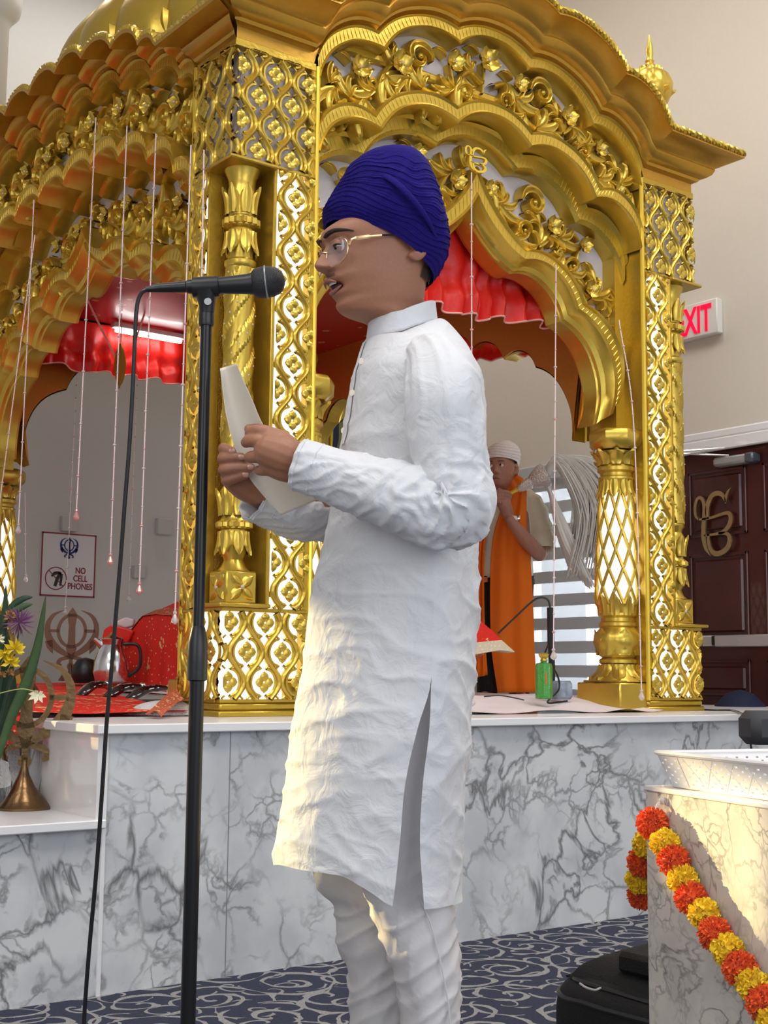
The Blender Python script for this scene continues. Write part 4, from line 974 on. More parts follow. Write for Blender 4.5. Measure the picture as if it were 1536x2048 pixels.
# dark curved sheaths
for (x0, y0, x1, y1, dep, lab) in ((155, 1395, 215, 1368, 5.3, 'black curved dagger sheath nearest the copper emblem'), (205, 1400, 285, 1372, 5.25, 'black curved dagger sheath in the middle of the three'), (250, 1402, 338, 1376, 5.2, 'black curved dagger sheath nearest the left gold pillar')):
    a = P(x0, y0, dep); c = P(x1, y1, dep + .1); mdl = (Vector(a) + Vector(c)) / 2 + Vector((0, 0, .02))
    pts = catmull([a, mdl, c], 8); m = MB(); m.tube(pts, [.005 + .027 * sin(PI * (i / (len(pts) - 1)) ** .6) + .006 * (i > 10) for i in range(len(pts))], 10, flat=.6)
    t = thing('curved_sheath', lab, 'sheath', a, 0, 'dagger sheaths on the red cloth'); m.build('sheath', mat('black_lacquer', (.02, .006, .008), .12, 0, coat=.6) if 'black_lacquer' not in MATS else MATS['black_lacquer'], t)
    m = MB(); q = Vector(c); m.ball(tuple(q), .016, 8); m.build('pommel', chrome, t)
# fleece and red cloth falling on the lower step
m = MB(); m.grid(lambda u, v: (.7 + .965 * u, 4.15 - .06 * sin(v * PI * .5) - .02 * v, .775 - .24 * v + .012 * wob(u * 8, v * 5, 1, 3)), 50, 24)
o = m.build('hanging_fleece', furm, None); recenter(o, (1.2, 4.0, .757)); tag(o, 'white fleece hanging from the stage edge behind the bronze emblem', 'fleece')
m = MB(); m.grid(lambda u, v: (.7 + .955 * u, 4.09 - .05 * sin(v * PI * .5) - .02 * v + .012 * sin(u * 30) * v, .785 - (.205 - .10 * u) * v + .004 * sin(u * 12)), 60, 20)
o = m.build('hanging_red_cloth', rum, None); recenter(o, (1.2, 3.95, .757)); tag(o, 'red embroidered cloth falling over the stage edge behind the bronze emblem', 'cloth')
# ------------------------------------------------------------------ bouquet in a glass vase
vz = PL(-22, 1618, 2, .488); vz = Vector((vz.x, vz.y, .488)); bq = thing('flower_vase', 'glass vase of yellow and purple flowers with long green leaves at the left edge', 'vase of flowers', vz)
m = MB(); m.lathe([(.045, 0), (.06, .01), (.065, .08), (.05, .14), (.04, .17), (.05, .20)], 28, tuple(vz)); m.build('vase', glass, bq)
leafm = mat('leaf_green', (.05, .10, .035), .45, 0, .1, 30, .3); leafm2 = mat('leaf_dark', (.02, .05, .025), .5, 0, .1, 30, .3)
def bigleaf(pix, wd, deps, m_):
    pts = [P(x, y, d) for (x, y), d in zip(pix, deps)]; pts = catmull(pts, 6); n = len(pts); mm = MB(); vs = []
    side = Vector((.797, -.605, 0))
    for i, p in enumerate(pts):
        p = Vector(p); t = (Vector(pts[min(i + 1, n - 1)]) - Vector(pts[max(i - 1, 0)])).normalized(); s_ = t.cross(Vector((.605, .797, 0))).normalized(); w_ = wd * (sin(PI * min(1, .06 + .94 * i / (n - 1))) ** .7)
        for j, q in enumerate((-1, -.5, 0, .5, 1)): vs.append(tuple(p + s_ * (w_ * q) + Vector((.605, .797, 0)) * (.25 * w_ * q * q)))
    mm.add(vs, [(i * 5 + j, i * 5 + j + 1, i * 5 + 6 + j, i * 5 + 5 + j) for i in range(n - 1) for j in range(4)]); o = mm.build('leaf', m_, bq); sd = o.modifiers.new('s', 'SOLIDIFY'); sd.thickness = .0012; return o
dv = 3.75
bigleaf([(-20, 1560), (20, 1440), (50, 1370), (75, 1290), (92, 1188)], .016, [dv] * 5, leafm)
bigleaf([(-10, 1420), (-5, 1330), (8, 1240), (12, 1168)], .012, [dv + .05] * 4, leafm2)
bigleaf([(0, 1260), (22, 1215), (45, 1198), (66, 1194)], .010, [dv + .03] * 4, leafm2)
bigleaf([(5, 1245), (25, 1225), (48, 1212), (66, 1208)], .010, [dv + .0] * 4, leafm)
bigleaf([(-20, 1500), (0, 1400), (5, 1300), (-5, 1220)], .03, [dv + .08] * 4, leafm2)
bigleaf([(-30, 1520), (-5, 1470), (20, 1420), (30, 1350)], .02, [dv + .06] * 4, leafm2)
def bloom(px, py, dep, r, m_, n, lab, spiky=False):
    c = Vector(P(px, py, dep)); mm = MB(); rnd = random.Random(px * 7 + py)
    for k in range(n):
        th = math.acos(1 - 1.35 * (k + .5) / n); ph = k * 2.39996; d = Vector((sin(th) * cos(ph), sin(th) * sin(ph), cos(th)))
        d = Matrix.Rotation(-1.1, 3, Vector((.797, -.605, 0))) @ d; s_ = d.orthogonal().normalized() * r * (.06 if spiky else .33); L_ = r * (.85 + .3 * rnd.random()); up_ = d.cross(s_).normalized() * r * .1
        mm.add([tuple(c), tuple(c + d * L_ * .55 + s_), tuple(c + d * L_ + up_), tuple(c + d * L_ * .55 - s_)], [(0, 1, 2, 3)])
    o = mm.build(lab, m_, bq, smooth=False); return o
yel = mat('yellow_petal', (.78, .58, .02), .5); pur = mat('purple_petal', (.22, .07, .19), .5); wht = mat('cream_petal', (.80, .74, .50), .5); orn = mat('dull_orange_petal', (.45, .22, .07), .6)
bloom(38, 1245, dv - .02, .050, pur, 60, 'purple_flower', True); bloom(20, 1232, dv - .03, .018, orn, 30, 'purple_flower_core')
for (x, y, r) in ((30, 1298, .034), (8, 1312, .03), (22, 1325, .026)): bloom(x, y, dv - .02, r, yel, 16, 'yellow_flower')
bloom(-2, 1278, dv - .04, .018, wht, 14, 'cream_flower')
for (x, y) in ((5, 1350), (20, 1345), (-5, 1335)): bloom(x, y, dv, .014, orn, 14, 'dried_flower')
m = MB()
for (x, y) in ((38, 1245), (30, 1298), (8, 1312), (5, 1350), (-2, 1278)): m.tube(catmull([P(x, y, dv), P(x - 8, y + 60, dv + .02), P(-20, 1520, dv + .03)], 6), .0025, 5)
m.build('stems', leafm2, bq)
fl0 = thing('cream_lily', 'single cream and yellow flower on a thin stem in front of the bronze emblem', 'flower', P(76, 1388, 3.7)); c0 = Vector(P(76, 1388, 3.7))
m = MB()
for k in range(7):
    a = 2 * PI * k / 7; d = Vector((.797, -.605, 0)) * cos(a) * .8 + Vector((0, 0, 1)) * (sin(a) * .6 - .25) - Vector((.605, .797, 0)) * .3; s_ = d.cross(Vector((.605, .797, 0))).normalized() * .006
    m.add([tuple(c0), tuple(c0 + d * .018 + s_), tuple(c0 + d * .034), tuple(c0 + d * .018 - s_)], [(0, 1, 2, 3)])
m.build('petals', wht, fl0, smooth=False); m = MB(); m.tube(catmull([P(74, 1384, 3.71), P(40, 1378, 3.72), P(-15, 1390, 3.75)], 6), .0016, 5); m.build('stem', mat('pale_stem', (.45, .45, .15), .5), fl0)
# ------------------------------------------------------------------ crystal strands
BEAD = {}
def strand(pix0, pix1, axis, val, lab, group, drop='pink', sp=.072, thick=.0026, bend=None):
    a = Vector(PL(*pix0, axis, val)); c = Vector(PL(*pix1, axis, val))
    if bend is None: c = Vector((a.x, a.y, c.z)) if False else c
    t = thing('crystal_strand', lab, 'bead strand', (c.x, c.y, c.z), 0, group)
    pts = [a, c] if bend is None else catmull([a, Vector(PL(*bend, axis, val)), c], 10)
    m = MB(); m.tube(pts, thick, 6)
    tot = (a - c).length; n = int(tot / sp); gl_ = []; gp_ = []
    for i in range(1, n):
        q = i / n
        if bend is None: p = a + (c - a) * q
        else: k = q * (len(pts) - 1); p = Vector(pts[int(k)]) * (1 - k % 1) + Vector(pts[min(int(k) + 1, len(pts) - 1)]) * (k % 1)
        (gp_ if i % 4 == 1 else gl_).append((p, i % 3 == 0))
    m.build('cord', beadm, t)
    for nm, lst, mm_ in (('clear_bead', gl_, crystal), ('pink_bead', gp_, crystalp)):
        for p, big in lst:
            key = (nm, big)
            if key not in BEAD:
                bm_ = MB(); r = .0072 if big else .005; bm_.lathe([(.0005, -r), (r, -r * .3), (r, r * .3), (.0005, r)], 7); o = bm_.build(nm, mm_, t, smooth=False, local=True); BEAD[key] = o
            else: o = BEAD[key].copy(); COL.objects.link(o); o.parent = t
            o.location = p - Vector(t.location)
    d = MB(); z = 0
    d.lathe([(.001, .010), (.006, .006), (.008, .0), (.004, -.006)], 8, tuple(c)); d.lathe([(.004, -.004), (.010, -.018), (.014, -.028), (.010, -.035), (.001, -.041)], 8, tuple(c))
    d.build('drop_pendant', crystal if drop == 'clear' else crystalp, t, smooth=False)
    return t
GL = 'crystal strands hung along the left arch'
XS = 2.255
strand((70, 470), (-4, 1030), 0, XS, 'leftmost crystal strand, hanging almost out of frame by the far gold column', GL)
strand((205, 232), (37, 1052), 0, XS, 'x', GL, 'clear') if False else None
for (p, q, lab, dr) in (((68, 400), (37, 1050), 'crystal strand with a clear drop hanging in front of the far gold column', 'clear'),
                    ((192, 235), (153, 1022), 'crystal strand whose pink drop hangs just above the no phones sign', 'pink'),
                    ((254, 252), (221, 1110), 'crystal strand with a pink drop just right of the no phones sign', 'pink'),
                    ((312, 268), (279, 1168), 'crystal strand with a pink drop just right of the black microphone cable', 'pink'),
                    ((382, 290), (350, 1226), 'crystal strand whose clear drop hangs over the red draped bed', 'clear'),
                    ((408, 300), (389, 1365), 'long crystal strand hanging against the left gold pillar beside the microphone stand', 'clear')):
    strand(p, q, 0, XS, lab, GL, dr)
GF = 'crystal strands hung along the front arch'
strand((943, 345), (944, 1392), 1, 3.90, 'long crystal strand hanging from the point of the front arch behind the boy', GF, 'clear')
strand((1112, 530), (1107, 1300), 1, 3.90, 'crystal strand hanging over the old man in the front arch', GF, 'clear')
strand((1238, 640), (1283, 1382), 1, 3.90, 'crystal strand looped aside onto the right gold column', GF, 'clear', bend=(1268, 860))
GB = 'thin crystal strands in the far arch'
strand((154, 745), (131, 1215), 1, 6.80, 'thin faded crystal strand hanging in front of the no phones sign', GB, 'clear', thick=.0012)
strand((275, 745), (258, 1190), 1, 6.80, 'thin faded crystal strand hanging behind the black microphone cable', GB, 'clear', thick=.0012)
strand((50, 985), (52, 1150), 1, 6.80, 'thin faded crystal strand beside the far gold column', GB, 'clear', thick=.0012)
# ------------------------------------------------------------------ signs on the walls
SG = lambda px, py: PL(px, py, 1, YW - .012)
a, c = SG(79, 1191), SG(193, 1071); sg = thing('no_phones_sign', 'white NO CELL PHONES sign with red border and blue emblem', 'sign', ((a.x + c.x) / 2, YW, a.z))
m = MB(); m.bbox((a.x, YW - .012, a.z), (c.x, YW, c.z), .002); m.build('board', mat('sign_board', (.66, .66, .70), .5), sg)
W = c.x - a.x; Hh = c.z - a.z; cx_ = (a.x + c.x) / 2; rm = mat('sign_maroon', (.25, .02, .03), .5)
m = MB(); t_ = .009
for (x0, z0, x1, z1) in ((a.x, a.z, c.x, a.z + t_), (a.x, c.z - t_, c.x, c.z), (a.x, a.z, a.x + t_, c.z), (c.x - t_, a.z, c.x, c.z)): m.box((x0, YW - .0135, z0), (x1, YW - .0115, z1))
m.build('red_border', rm, sg, smooth=False)
m = MB(); khanda_shape(m, lambda x, y, h_: (cx_ + x * Hh * .36, YW - .013 - h_, c.z - Hh * .40 + y * Hh * .34), 0, .001); m.build('blue_emblem', mat('sign_blue', (.01, .03, .16), .5), sg, smooth=False)
m = MB()
for i, (wd_, s_) in enumerate((('NO', 1), ('CELL', 1), ('PHONES', 1))):
    vs, fs = text_mesh(wd_, Hh * .135, .001); m.add([(cx_ + W * .225 + p[0] * .82, YW - .0135 - p[2], a.z + Hh * (.375 - i * .125) + p[1]) for p in vs], fs)
m.build('lettering', rm, sg, smooth=False)
m = MB(); ccx, ccz, rr = a.x + W * .28, a.z + Hh * .28, W * .19
for k in range(32): pass
m.tube([(ccx + rr * cos(2 * PI * k / 32), YW - .013, ccz + rr * sin(2 * PI * k / 32)) for k in range(32)], .0035, 5, closed=True); m.tube([(ccx - rr * .7, YW - .013, ccz + rr * .7), (ccx + rr * .7, YW - .013, ccz - rr * .7)], .003, 5)
m.build('prohibition_circle', rm, sg)
m = MB(); MM = lambda x, y, h_: (ccx + x, YW - .0135 - h_, ccz + y)
stroke(m, [(-.03, .012), (-.01, .03), (.015, .035), (.035, .03)], [.012, .022, .02, .008], MM, 0, .001); stroke(m, [(.03, .04), (.01, .0), (-.005, -.05)], [.016, .022, .02], MM, 0, .001); stroke(m, [(.036, .03), (.034, -.01), (.03, -.045)], [.02, .016, .012], MM, 0, .001)
m.build('hand_and_phone', mat('sign_black', (.03, .03, .03), .6), sg, smooth=False)
def wallbox(px0, py0, px1, py1, lab, m_=whitem):
    a, c = SG(px0, py1), SG(px1, py0); m = MB(); m.bbox((a.x, YW - .05, a.z), (c.x, YW, c.z), .005); o = m.build('wall_box', m_, None, smooth=False); recenter(o, ((a.x + c.x) / 2, YW, a.z)); tag(o, lab, 'wall fixture', 'small boxes on the back wall')
gb = mat('grey_box', (.50, .50, .49), .5)
wallbox(311, 1039, 341, 1069, 'grey square box on the back wall right of the crystal strands', gb); wallbox(120, 1034, 152, 1062, 'grey box on the back wall directly above the no phones sign', gb); wallbox(264, 1132, 287, 1156, 'small white socket on the back wall behind the crystal drops', gb)
# olive plaque seen between the boy and the gold pillar
a, c = SG(630, 915), SG(735, 800); pq = thing('olive_plaque', 'olive green plaque with navy lettering on the back wall behind the boy', 'plaque', ((a.x + c.x) / 2, YW, a.z))
m = MB(); m.bbox((a.x, YW - .015, a.z), (c.x, YW, c.z), .004); m.build('board', mat('olive', (.16, .17, .07), .5), pq)
MM = lambda x, y, h_: (lambda q: (q.x, YW - .016 - h_, q.z))(SG(x, y)); m = MB(); nv = mat('plaque_navy', (.01, .014, .05), .5)
stroke(m, [(649, 872), (652, 893), (664, 900), (671, 880), (672, 845), (678, 830)], [8, 8, 9, 10, 10, 8], MM, 0, .003); stroke(m, [(655, 848), (672, 842), (700, 836)], [6, 8, 8], MM, 0, .003); stroke(m, [(700, 905), (705, 870), (703, 840), (715, 825)], [8, 10, 10, 8], MM, 0, .003)
m.build('lettering', nv, pq, smooth=False)
# Ek Onkar emblems
def ekonkar(mb, M, h0, h1):
    f = lambda pts: [((x - 1258) / 360.0, (692 - y) / 360.0) for x, y in pts]; g = lambda wd: [w_ * 1.2 / 360.0 for w_ in wd]
    for pts, wd in (([(1170, 486), (1150, 460), (1148, 410), (1160, 372), (1180, 362), (1200, 385), (1206, 440), (1199, 520), (1198, 590), (1212, 650), (1240, 692)], [8, 13, 14, 14, 14, 16, 19, 22, 22, 17, 2]),
                    ([(1372, 328), (1352, 350), (1340, 382), (1337, 412)], [1, 12, 15, 4]), ([(1338, 405), (1320, 365), (1290, 350), (1255, 360), (1230, 400), (1222, 450), (1226, 486)], [6, 18, 22, 22, 22, 18, 14]),
                    ([(1165, 484), (1240, 482), (1310, 468), (1352, 466), (1367, 492), (1358, 530), (1325, 562), (1280, 573), (1200, 576)], [8, 12, 13, 18, 20, 22, 18, 12, 8]),
                    ([(1290, 570), (1342, 578), (1358, 610), (1346, 650), (1312, 676), (1270, 682), (1240, 656), (1228, 612), (1226, 570)], [10, 16, 21, 24, 24, 24, 18, 16, 14])): stroke(mb, f(pts), g(wd), M, h0, h1)
A = PL(1380, 1115, 0, XW - .02); B = PL(1470, 975, 0, XW - .02)
eo = MB(); yc = (A.y + B.y) / 2; hgt = B.z - A.z
ekonkar(eo, lambda x, y, h_: (XW - .002 - h_, yc - x * .41, A.z + y * hgt), 0, .012)
o = eo.build('ek_onkar_emblem', brassl, None, smooth=False); recenter(o, (XW, yc, A.z)); tag(o, 'large brushed brass Ek Onkar emblem mounted on the dark wooden door', 'emblem')
a = PL(926, 345, 1, 4.03); eo = MB(); ekonkar(eo, lambda x, y, h_: (PL(948, 345, 1, 4.0).x + x * .185, 4.0 - h_, a.z + y * .108), 0, .014)
o = eo.build('ek_onkar_emblem', MATS['gold_bright'], None, smooth=False); recenter(o, (a.x, 4.03, a.z)); tag(o, 'small gold Ek Onkar emblem on the peak of the front arch', 'emblem')
# ------------------------------------------------------------------ small things on the right of the stage
gbp = P(1088, 1398, 5.55); gt = thing('green_glass_bottle', 'green faceted glass perfume bottle with a gold cap on the pink sheet', 'bottle', gbp)
gm = mat('green_glass', (.10, .55, .08), .08, 0, .8, 160, 0, trans=.5, coat=.5)
m = MB(); m.lathe([(.030, 0), (.034, .004), (.034, .135), (.030, .148), (.012, .152), (.012, .156)], 16, tuple(gbp), lambda a, i, r, z: r * (1 + .06 * cos(8 * a))); m.build('glass_body', gm, gt)
m = MB(); m.lathe([(.013, .156), (.016, .160), (.012, .168), (.02, .176), (.024, .186), (.015, .192)], 12, tuple(gbp)); m.build('cap', gold, gt)
m = MB(); q = gbp + Vector((-.02, -.03, .06)); m.bbox((q.x, q.y, q.z), (q.x + .026, q.y + .004, q.z + .05), .001); m.build('paper_label', mat('orange_label', (.45, .18, .04), .6), gt)
gm_ = P(1102, 1392, 5.7); gn = thing('gooseneck_microphone', 'black gooseneck microphone on the stage beside the green bottle', 'microphone', gm_)
m = MB(); m.tube([P(1103, 1392, 5.7), P(1104, 1340, 5.7), P(1102, 1290, 5.7)], .014, 10); m.tube([P(1102, 1290, 5.7), P(1101, 1215, 5.7)], .016, 10); m.build('body', black, gn)
m = MB(); m.tube(catmull([P(1101, 1220, 5.7), P(1096, 1200, 5.7), P(1080, 1195, 5.7), P(1062, 1205, 5.7), P(1030, 1235, 5.7), P(996, 1267, 5.7)], 6), .0045, 8); m.build('gooseneck', black, gn)
m = MB(); m.tube(catmull([P(1096, 1290, 5.65), P(1088, 1320, 5.6), P(1112, 1345, 5.6), P(1118, 1378, 5.6), P(1095, 1405, 5.5), P(1135, 1402, 5.45)], 6), .004, 6); m.build('cable', black, gn)
bk = P(1122, 1385, 5.7); m = MB(); m.bbox((bk.x - .05, bk.y - .04, bk.z - .03), (bk.x + .04, bk.y + .03, bk.z + .05), .012); o = m.build('printed_pouch', mat('pouch_blue_white', (.25, .30, .38), .4, 0, .2, 30, .9), None); recenter(o, bk); tag(o, 'blue, black and white pouch between the green bottle and the right column', 'pouch')
m = MB(); m.tube(catmull([P(968, 1393, 5.3), P(1000, 1391, 5.3), P(1030, 1396, 5.3), P(1048, 1400, 5.3)], 6), .003, 6); o = m.build('short_black_cable', black, None); tag(o, 'short black cable lying on the pink sheet behind the boy', 'cable')
m = MB(); zc = .756; m.tube(catmull([(4.98, 4.30, zc + .0), PL(1420, 1420, 2, zc), PL(1465, 1421, 2, zc), PL(1487, 1430, 2, zc + .002), (PL(1494, 1440, 1, YF - .04)), (PL(1500, 1480, 1, YF - .045)), (PL(1503, 1500, 1, YF - .045)), PL(1510, 1560, 1, YF - .05)], 8), .0045, 6); o = m.build('black_cable', black, None); tag(o, 'black cable running over the right end of the stage edge', 'cable')
# dark things beyond the stage at the door
c = PL(1480, 1400, 0, 5.75); m = MB(); m.lathe([(.16, 0), (.17, .3), (.16, .66), (.13, .76), (.07, .82), (.005, .84)], 24, (c.x - .0, c.y, 0)); 
o = m.build('navy_rounded_object', navy, None); recenter(o, (c.x, c.y, 0)); tag(o, 'dark navy rounded object standing in front of the wooden door', 'bolster')  # plain dark domed shape, identity not known
# white pillar at the far left
c = P(-26, 300, 7.4); m = MB(); m.lathe([(.090, .752), (.090, 4.52), (.11, 4.55), (.145, 4.59), (.156, 4.64), (.156, 5.0), (.11, 5.1), (.11, 5.6)], 28, (c.x, c.y, 0)); o = m.build('trim_8', gb, None); o['kind'] = 'structure'
# ------------------------------------------------------------------ lectern with basket and garland
C0 = Vector((1.90, 1.694, 0)); E1 = Vector((-.269, -.963, 0)).normalized(); E2 = Vector((.963, -.269, 0)).normalized()
lec = thing('marble_box_table', 'cream marble box table at the right edge holding the white basket', 'table', (1.90, 1.694, 0))
BX = lambda a, b_, z: tuple(C0 + E1 * a + E2 * b_ + Vector((0, 0, z)))
m = MB(BX); m.bbox((0, 0, 0), (.95, .50, .692), .002); m.build('body', marb2, lec)
m = MB(BX); m.bbox((-.002, -.003, .692), (.952, .502, .701), .002); m.build('top', whitem, lec)
# basket
bo = Vector((1.909, 1.637, .701)); bk_ = thing('white_plastic_basket', 'white perforated plastic basket standing on the cream marble table', 'basket', bo)
def bas(a, c, z):      # a along the near edge, c across, flared with height
    return tuple(bo + E1 * a + E2 * c + Vector((0, 0, z)))
LA, LC_, HB = .40, .30, .060
def wallpt(t, h):      # t around the rounded rectangle, h 0..1
    fl_ = .020 * h; r = .03
    # rounded rectangle perimeter param
    seg = [(0, 0), (LA, 0), (LA, LC_), (0, LC_)]
    k = int(t * 4) % 4; u = t * 4 - int(t * 4); a = Vector((*seg[k], 0)); c = Vector((*seg[(k + 1) % 4], 0)); p = a + (c - a) * u
    cx_, cy_ = LA / 2, LC_ / 2; sx = 1 + 2 * fl_ / LA; sy = 1 + 2 * fl_ / LC_
    x, y = cx_ + (p.x - cx_) * sx, cy_ + (p.y - cy_) * sy
    return bas(x, y, .002 + HB * h)
whp = mat('white_plastic', (.82, .80, .80), .35, 0, coat=.2)
m = MB(); NT = 232
# lattice of crossed ribs leaving diamond holes
vs = []; rows = 19
for j in range(rows):
    for i in range(NT): vs.append(wallpt(i / NT, j / (rows - 1)))
fs = []
for j in range(rows - 1):
    for i in range(NT):
        hole = (2 <= j <= 15) and ((i + (2 if (j // 2) % 2 else 0)) % 4 == 0) and j % 2 == 0
        if not hole: fs.append((j * NT + i, j * NT + (i + 1) % NT, (j + 1) * NT + (i + 1) % NT, (j + 1) * NT + i))
m.add(vs, fs); o = m.build('woven_wall', whp, bk_, smooth=False); sd = o.modifiers.new('s', 'SOLIDIFY'); sd.thickness = .0022
m = MB()
for g_ in (-1, 1):
    for i in range(0, NT, 8): m.tube([wallpt(((i + g_ * 6 * q) % NT) / NT, .05 + .85 * q) for q in (0, .34, .67, 1)] if 8 < i < NT - 8 else [wallpt(i / NT, .05), wallpt(i / NT, .9)], .0007, 4)
m.build('ribs', whp, bk_)
m = MB(); m.tube([Vector(wallpt(i / 160, 1)) for i in range(160)], .0052, 8, closed=True, flat=.8); m.build('rim', whp, bk_)
m = MB(); m.grid(lambda u, v: bas(LA * u, LC_ * v, .003), 2, 2); o = m.build('bottom', whp, bk_); sd = o.modifiers.new('s', 'SOLIDIFY'); sd.thickness = .002
# garland
def on_face(px, py, off):
    d = ray(px, py); n = -E2; p0 = C0 + n * off; t = (p0 - CAM).dot(n) / d.dot(n); return CAM + d * t
gl = thing('marigold_garland', 'orange and yellow artificial marigold garland hung on the cream marble table', 'garland', on_face(1325, 1625, .01))
om = mat('marigold_orange', (.85, .11, .01), .65, sheen=.2); ym_ = mat('marigold_yellow', (.95, .66, .01), .65, sheen=.2)
def pom(r, seed, n, m_, name, wide):
    mm = MB(); rnd = random.Random(seed)
    for k in range(n):
        z = 1 - 2 * (k + .5) / n; ph = k * 2.39996; d = Vector((math.sqrt(1 - z * z) * cos(ph), math.sqrt(1 - z * z) * sin(ph), z)); d = (d + Vector((rnd.uniform(-.2, .2), rnd.uniform(-.2, .2), rnd.uniform(-.2, .2)))).normalized()
        s_ = d.orthogonal().normalized(); s_ = (Matrix.Rotation(rnd.random() * 6.28, 3, d) @ s_) * r * wide; u_ = d.cross(s_).normalized() * r * .10; L_ = r * rnd.uniform(.9, 1.08)
        c1 = d * L_ * .35; mm.add([tuple(c1 - s_ * .4), tuple(c1 + s_ * .4), tuple(d * L_ * .82 + s_ + u_ * .5), tuple(d * L_ + s_ * .5 + u_ * rnd.uniform(0, 2)), tuple(d * L_ - s_ * .5 + u_ * rnd.uniform(0, 2)), tuple(d * L_ * .82 - s_ + u_ * .5)], [(0, 1, 2, 5), (5, 2, 3, 4)])
    mm.lathe([(.001, -r * .78), (r * .55, -r * .55), (r * .78, 0), (r * .55, r * .55), (.001, r * .78)], 12)
    return mm
pr_ = {}
fl = [(1305, 1647, 0), (1330, 1687, 1), (1348, 1722, 0), (1366, 1760, 1), (1383, 1797, 0), (1408, 1828, 1), (1430, 1868, 0), (1455, 1900, 1), (1480, 1937, 0), (1505, 1970, 1), (1528, 2006, 0), (1548, 2040, 1), (1566, 2078, 0),
      (1293, 1688, 1, .9), (1284, 1724, 0, .95), (1279, 1760, 1, .6), (1284, 1790, 0, .4)]
for i, f_ in enumerate(fl):
    px, py, k = f_[:3]; r = (.0285 if k == 0 else .0265)
    p = on_face(px, py, .026) if len(f_) == 3 else P(px, py, (C0 - CAM).dot(FW) - .0 + .02)
    if len(f_) == 4: p = P(px, py, 2.50 + .02 * i - .26)
    if k not in pr_:
        o = pom(.029 if k == 0 else .027, 3 + k, 520 if k == 0 else 330, None, '', .10 if k == 0 else .17).build('orange_marigold' if k == 0 else 'yellow_marigold', om if k == 0 else ym_, gl, smooth=False, local=True); pr_[k] = o
    else:
        o = pr_[k].copy(); COL.objects.link(o); o.parent = gl
    o.location = Vector(p) - Vector(gl.location); o.rotation_euler = (i * 1.3, i * .7, i * 2.1)
m = MB(); c = on_face(1325, 1615, .004)
m.tube(catmull([c + Vector((0, 0, .014)), c - E2 * .012 + Vector((0, 0, .002)), c - E2 * .014 + Vector((0, 0, -.012)), c - E2 * .004 + Vector((0, 0, -.014))], 6), .0028, 6); m.ball(tuple(c + Vector((0, 0, .012))), .007, 8)
o = m.build('clear_hook', crystal, None); recenter(o, c); tag(o, 'small clear adhesive hook holding the top of the marigold garland', 'hook')
# grey pad at the right edge beyond the basket
c = P(1562, 1462, 3.35); m = MB(); m.bbox((c.x - .085, c.y - .02, c.z - .035), (c.x + .1, c.y + .08, c.z + .05), .02); o = m.build('grey_speaker_pad', mat('dark_grey', (.05, .05, .055), .7), None); o.rotation_euler = (0, .0, -.4)
o.data.transform(Matrix.Translation(-Vector((c.x, c.y, c.z - .035)))); o.location = (c.x, c.y, c.z - .035); tag(o, 'dark grey boxy speaker top at the right edge behind the basket', 'speaker')
m = MB(); m.tube([(c.x, c.y, 0), (c.x, c.y, c.z - .02)], .018, 10); m.bbox((c.x - .12, c.y - .12, 0), (c.x + .12, c.y + .12, .02), .005)
st_ = m.build('stand', blackmetal, None); st_.parent = o; st_.matrix_parent_inverse = Matrix.Translation(o.location).inverted() @ Matrix.Identity(4); st_.matrix_parent_inverse = (Matrix.Translation(o.location) @ Matrix.Rotation(-.4, 4, 'Z')).inverted()
# ------------------------------------------------------------------ black bag
zt = .285
A = PL(1072, 1925, 2, zt); B = PL(1300, 1880, 2, zt); D = PL(1292, 2062, 2, zt)
ea = (B - A); ea.z = 0; eb_ = (D - A); eb_.z = 0; la, lb = ea.length * 1.35, eb_.length * .97; ea.normalize(); eb_ = (eb_.normalized() - ea * eb_.normalized().dot(ea)).normalized()
bg = thing('black_duffel_bag', 'black soft duffel bag lying on the carpet behind the marble table', 'bag', (A.x, A.y, 0))
QB = lambda s_, t, z: tuple(Vector((A.x, A.y, 0)) + ea * s_ + eb_ * t + Vector((0, 0, z)))
def softbox(u, v):     # rounded soft body as a superellipsoid
    a = 2 * PI * u; b_ = PI * (v - .5); f = lambda c_, e: math.copysign(abs(c_) ** e, c_)
    x = f(cos(b_), .38) * f(cos(a), .34); y = f(cos(b_), .38) * f(sin(a), .34); z = f(sin(b_), .42)
    sag = -.02 * (x * x) * max(0, z); return QB(la / 2 * (1 + x), lb / 2 * (1 + y), .145 + .142 * z + sag + .008 * wob(x * 3, y * 3, 1, 5) * (z > -.5))
m = MB(); m.grid(softbox, 96, 48, cu=True); m.build('body', blackcloth, bg)
m = MB()
for (v_, k_) in ((.60, 1.004), (.735, 1.004)):
    m.tube([tuple(Vector(softbox(i / 120, v_))) for i in range(120)], .0055, 6, closed=True)
m.build('piping', mat('piping_black', (.022, .022, .024), .35), bg)
def ontop(s_, t, dz=0):
    best = None
    q = QB(la * s_, lb * t, 0); x, y = 2 * s_ - 1, 2 * t - 1
    r = max(abs(x), abs(y)); z = .142 * max(0, 1 - r ** 6) ** .35 - .02 * x * x
    return (q[0], q[1], .145 + z + dz)
m = MB(); m.grid(lambda u, v: ontop(.08 + .80 * u, .10 + .62 * v, .004 + .020 * min(1, 9 * min(u, 1 - u, v, 1 - v)) ** .5), 40, 30); m.build('front_pocket', blackcloth, bg)
m = MB(); m.tube([ontop(.10 + .7 * i / 12, .075, .004) for i in range(13)], .003, 5); m.build('zipper', blackmetal, bg)
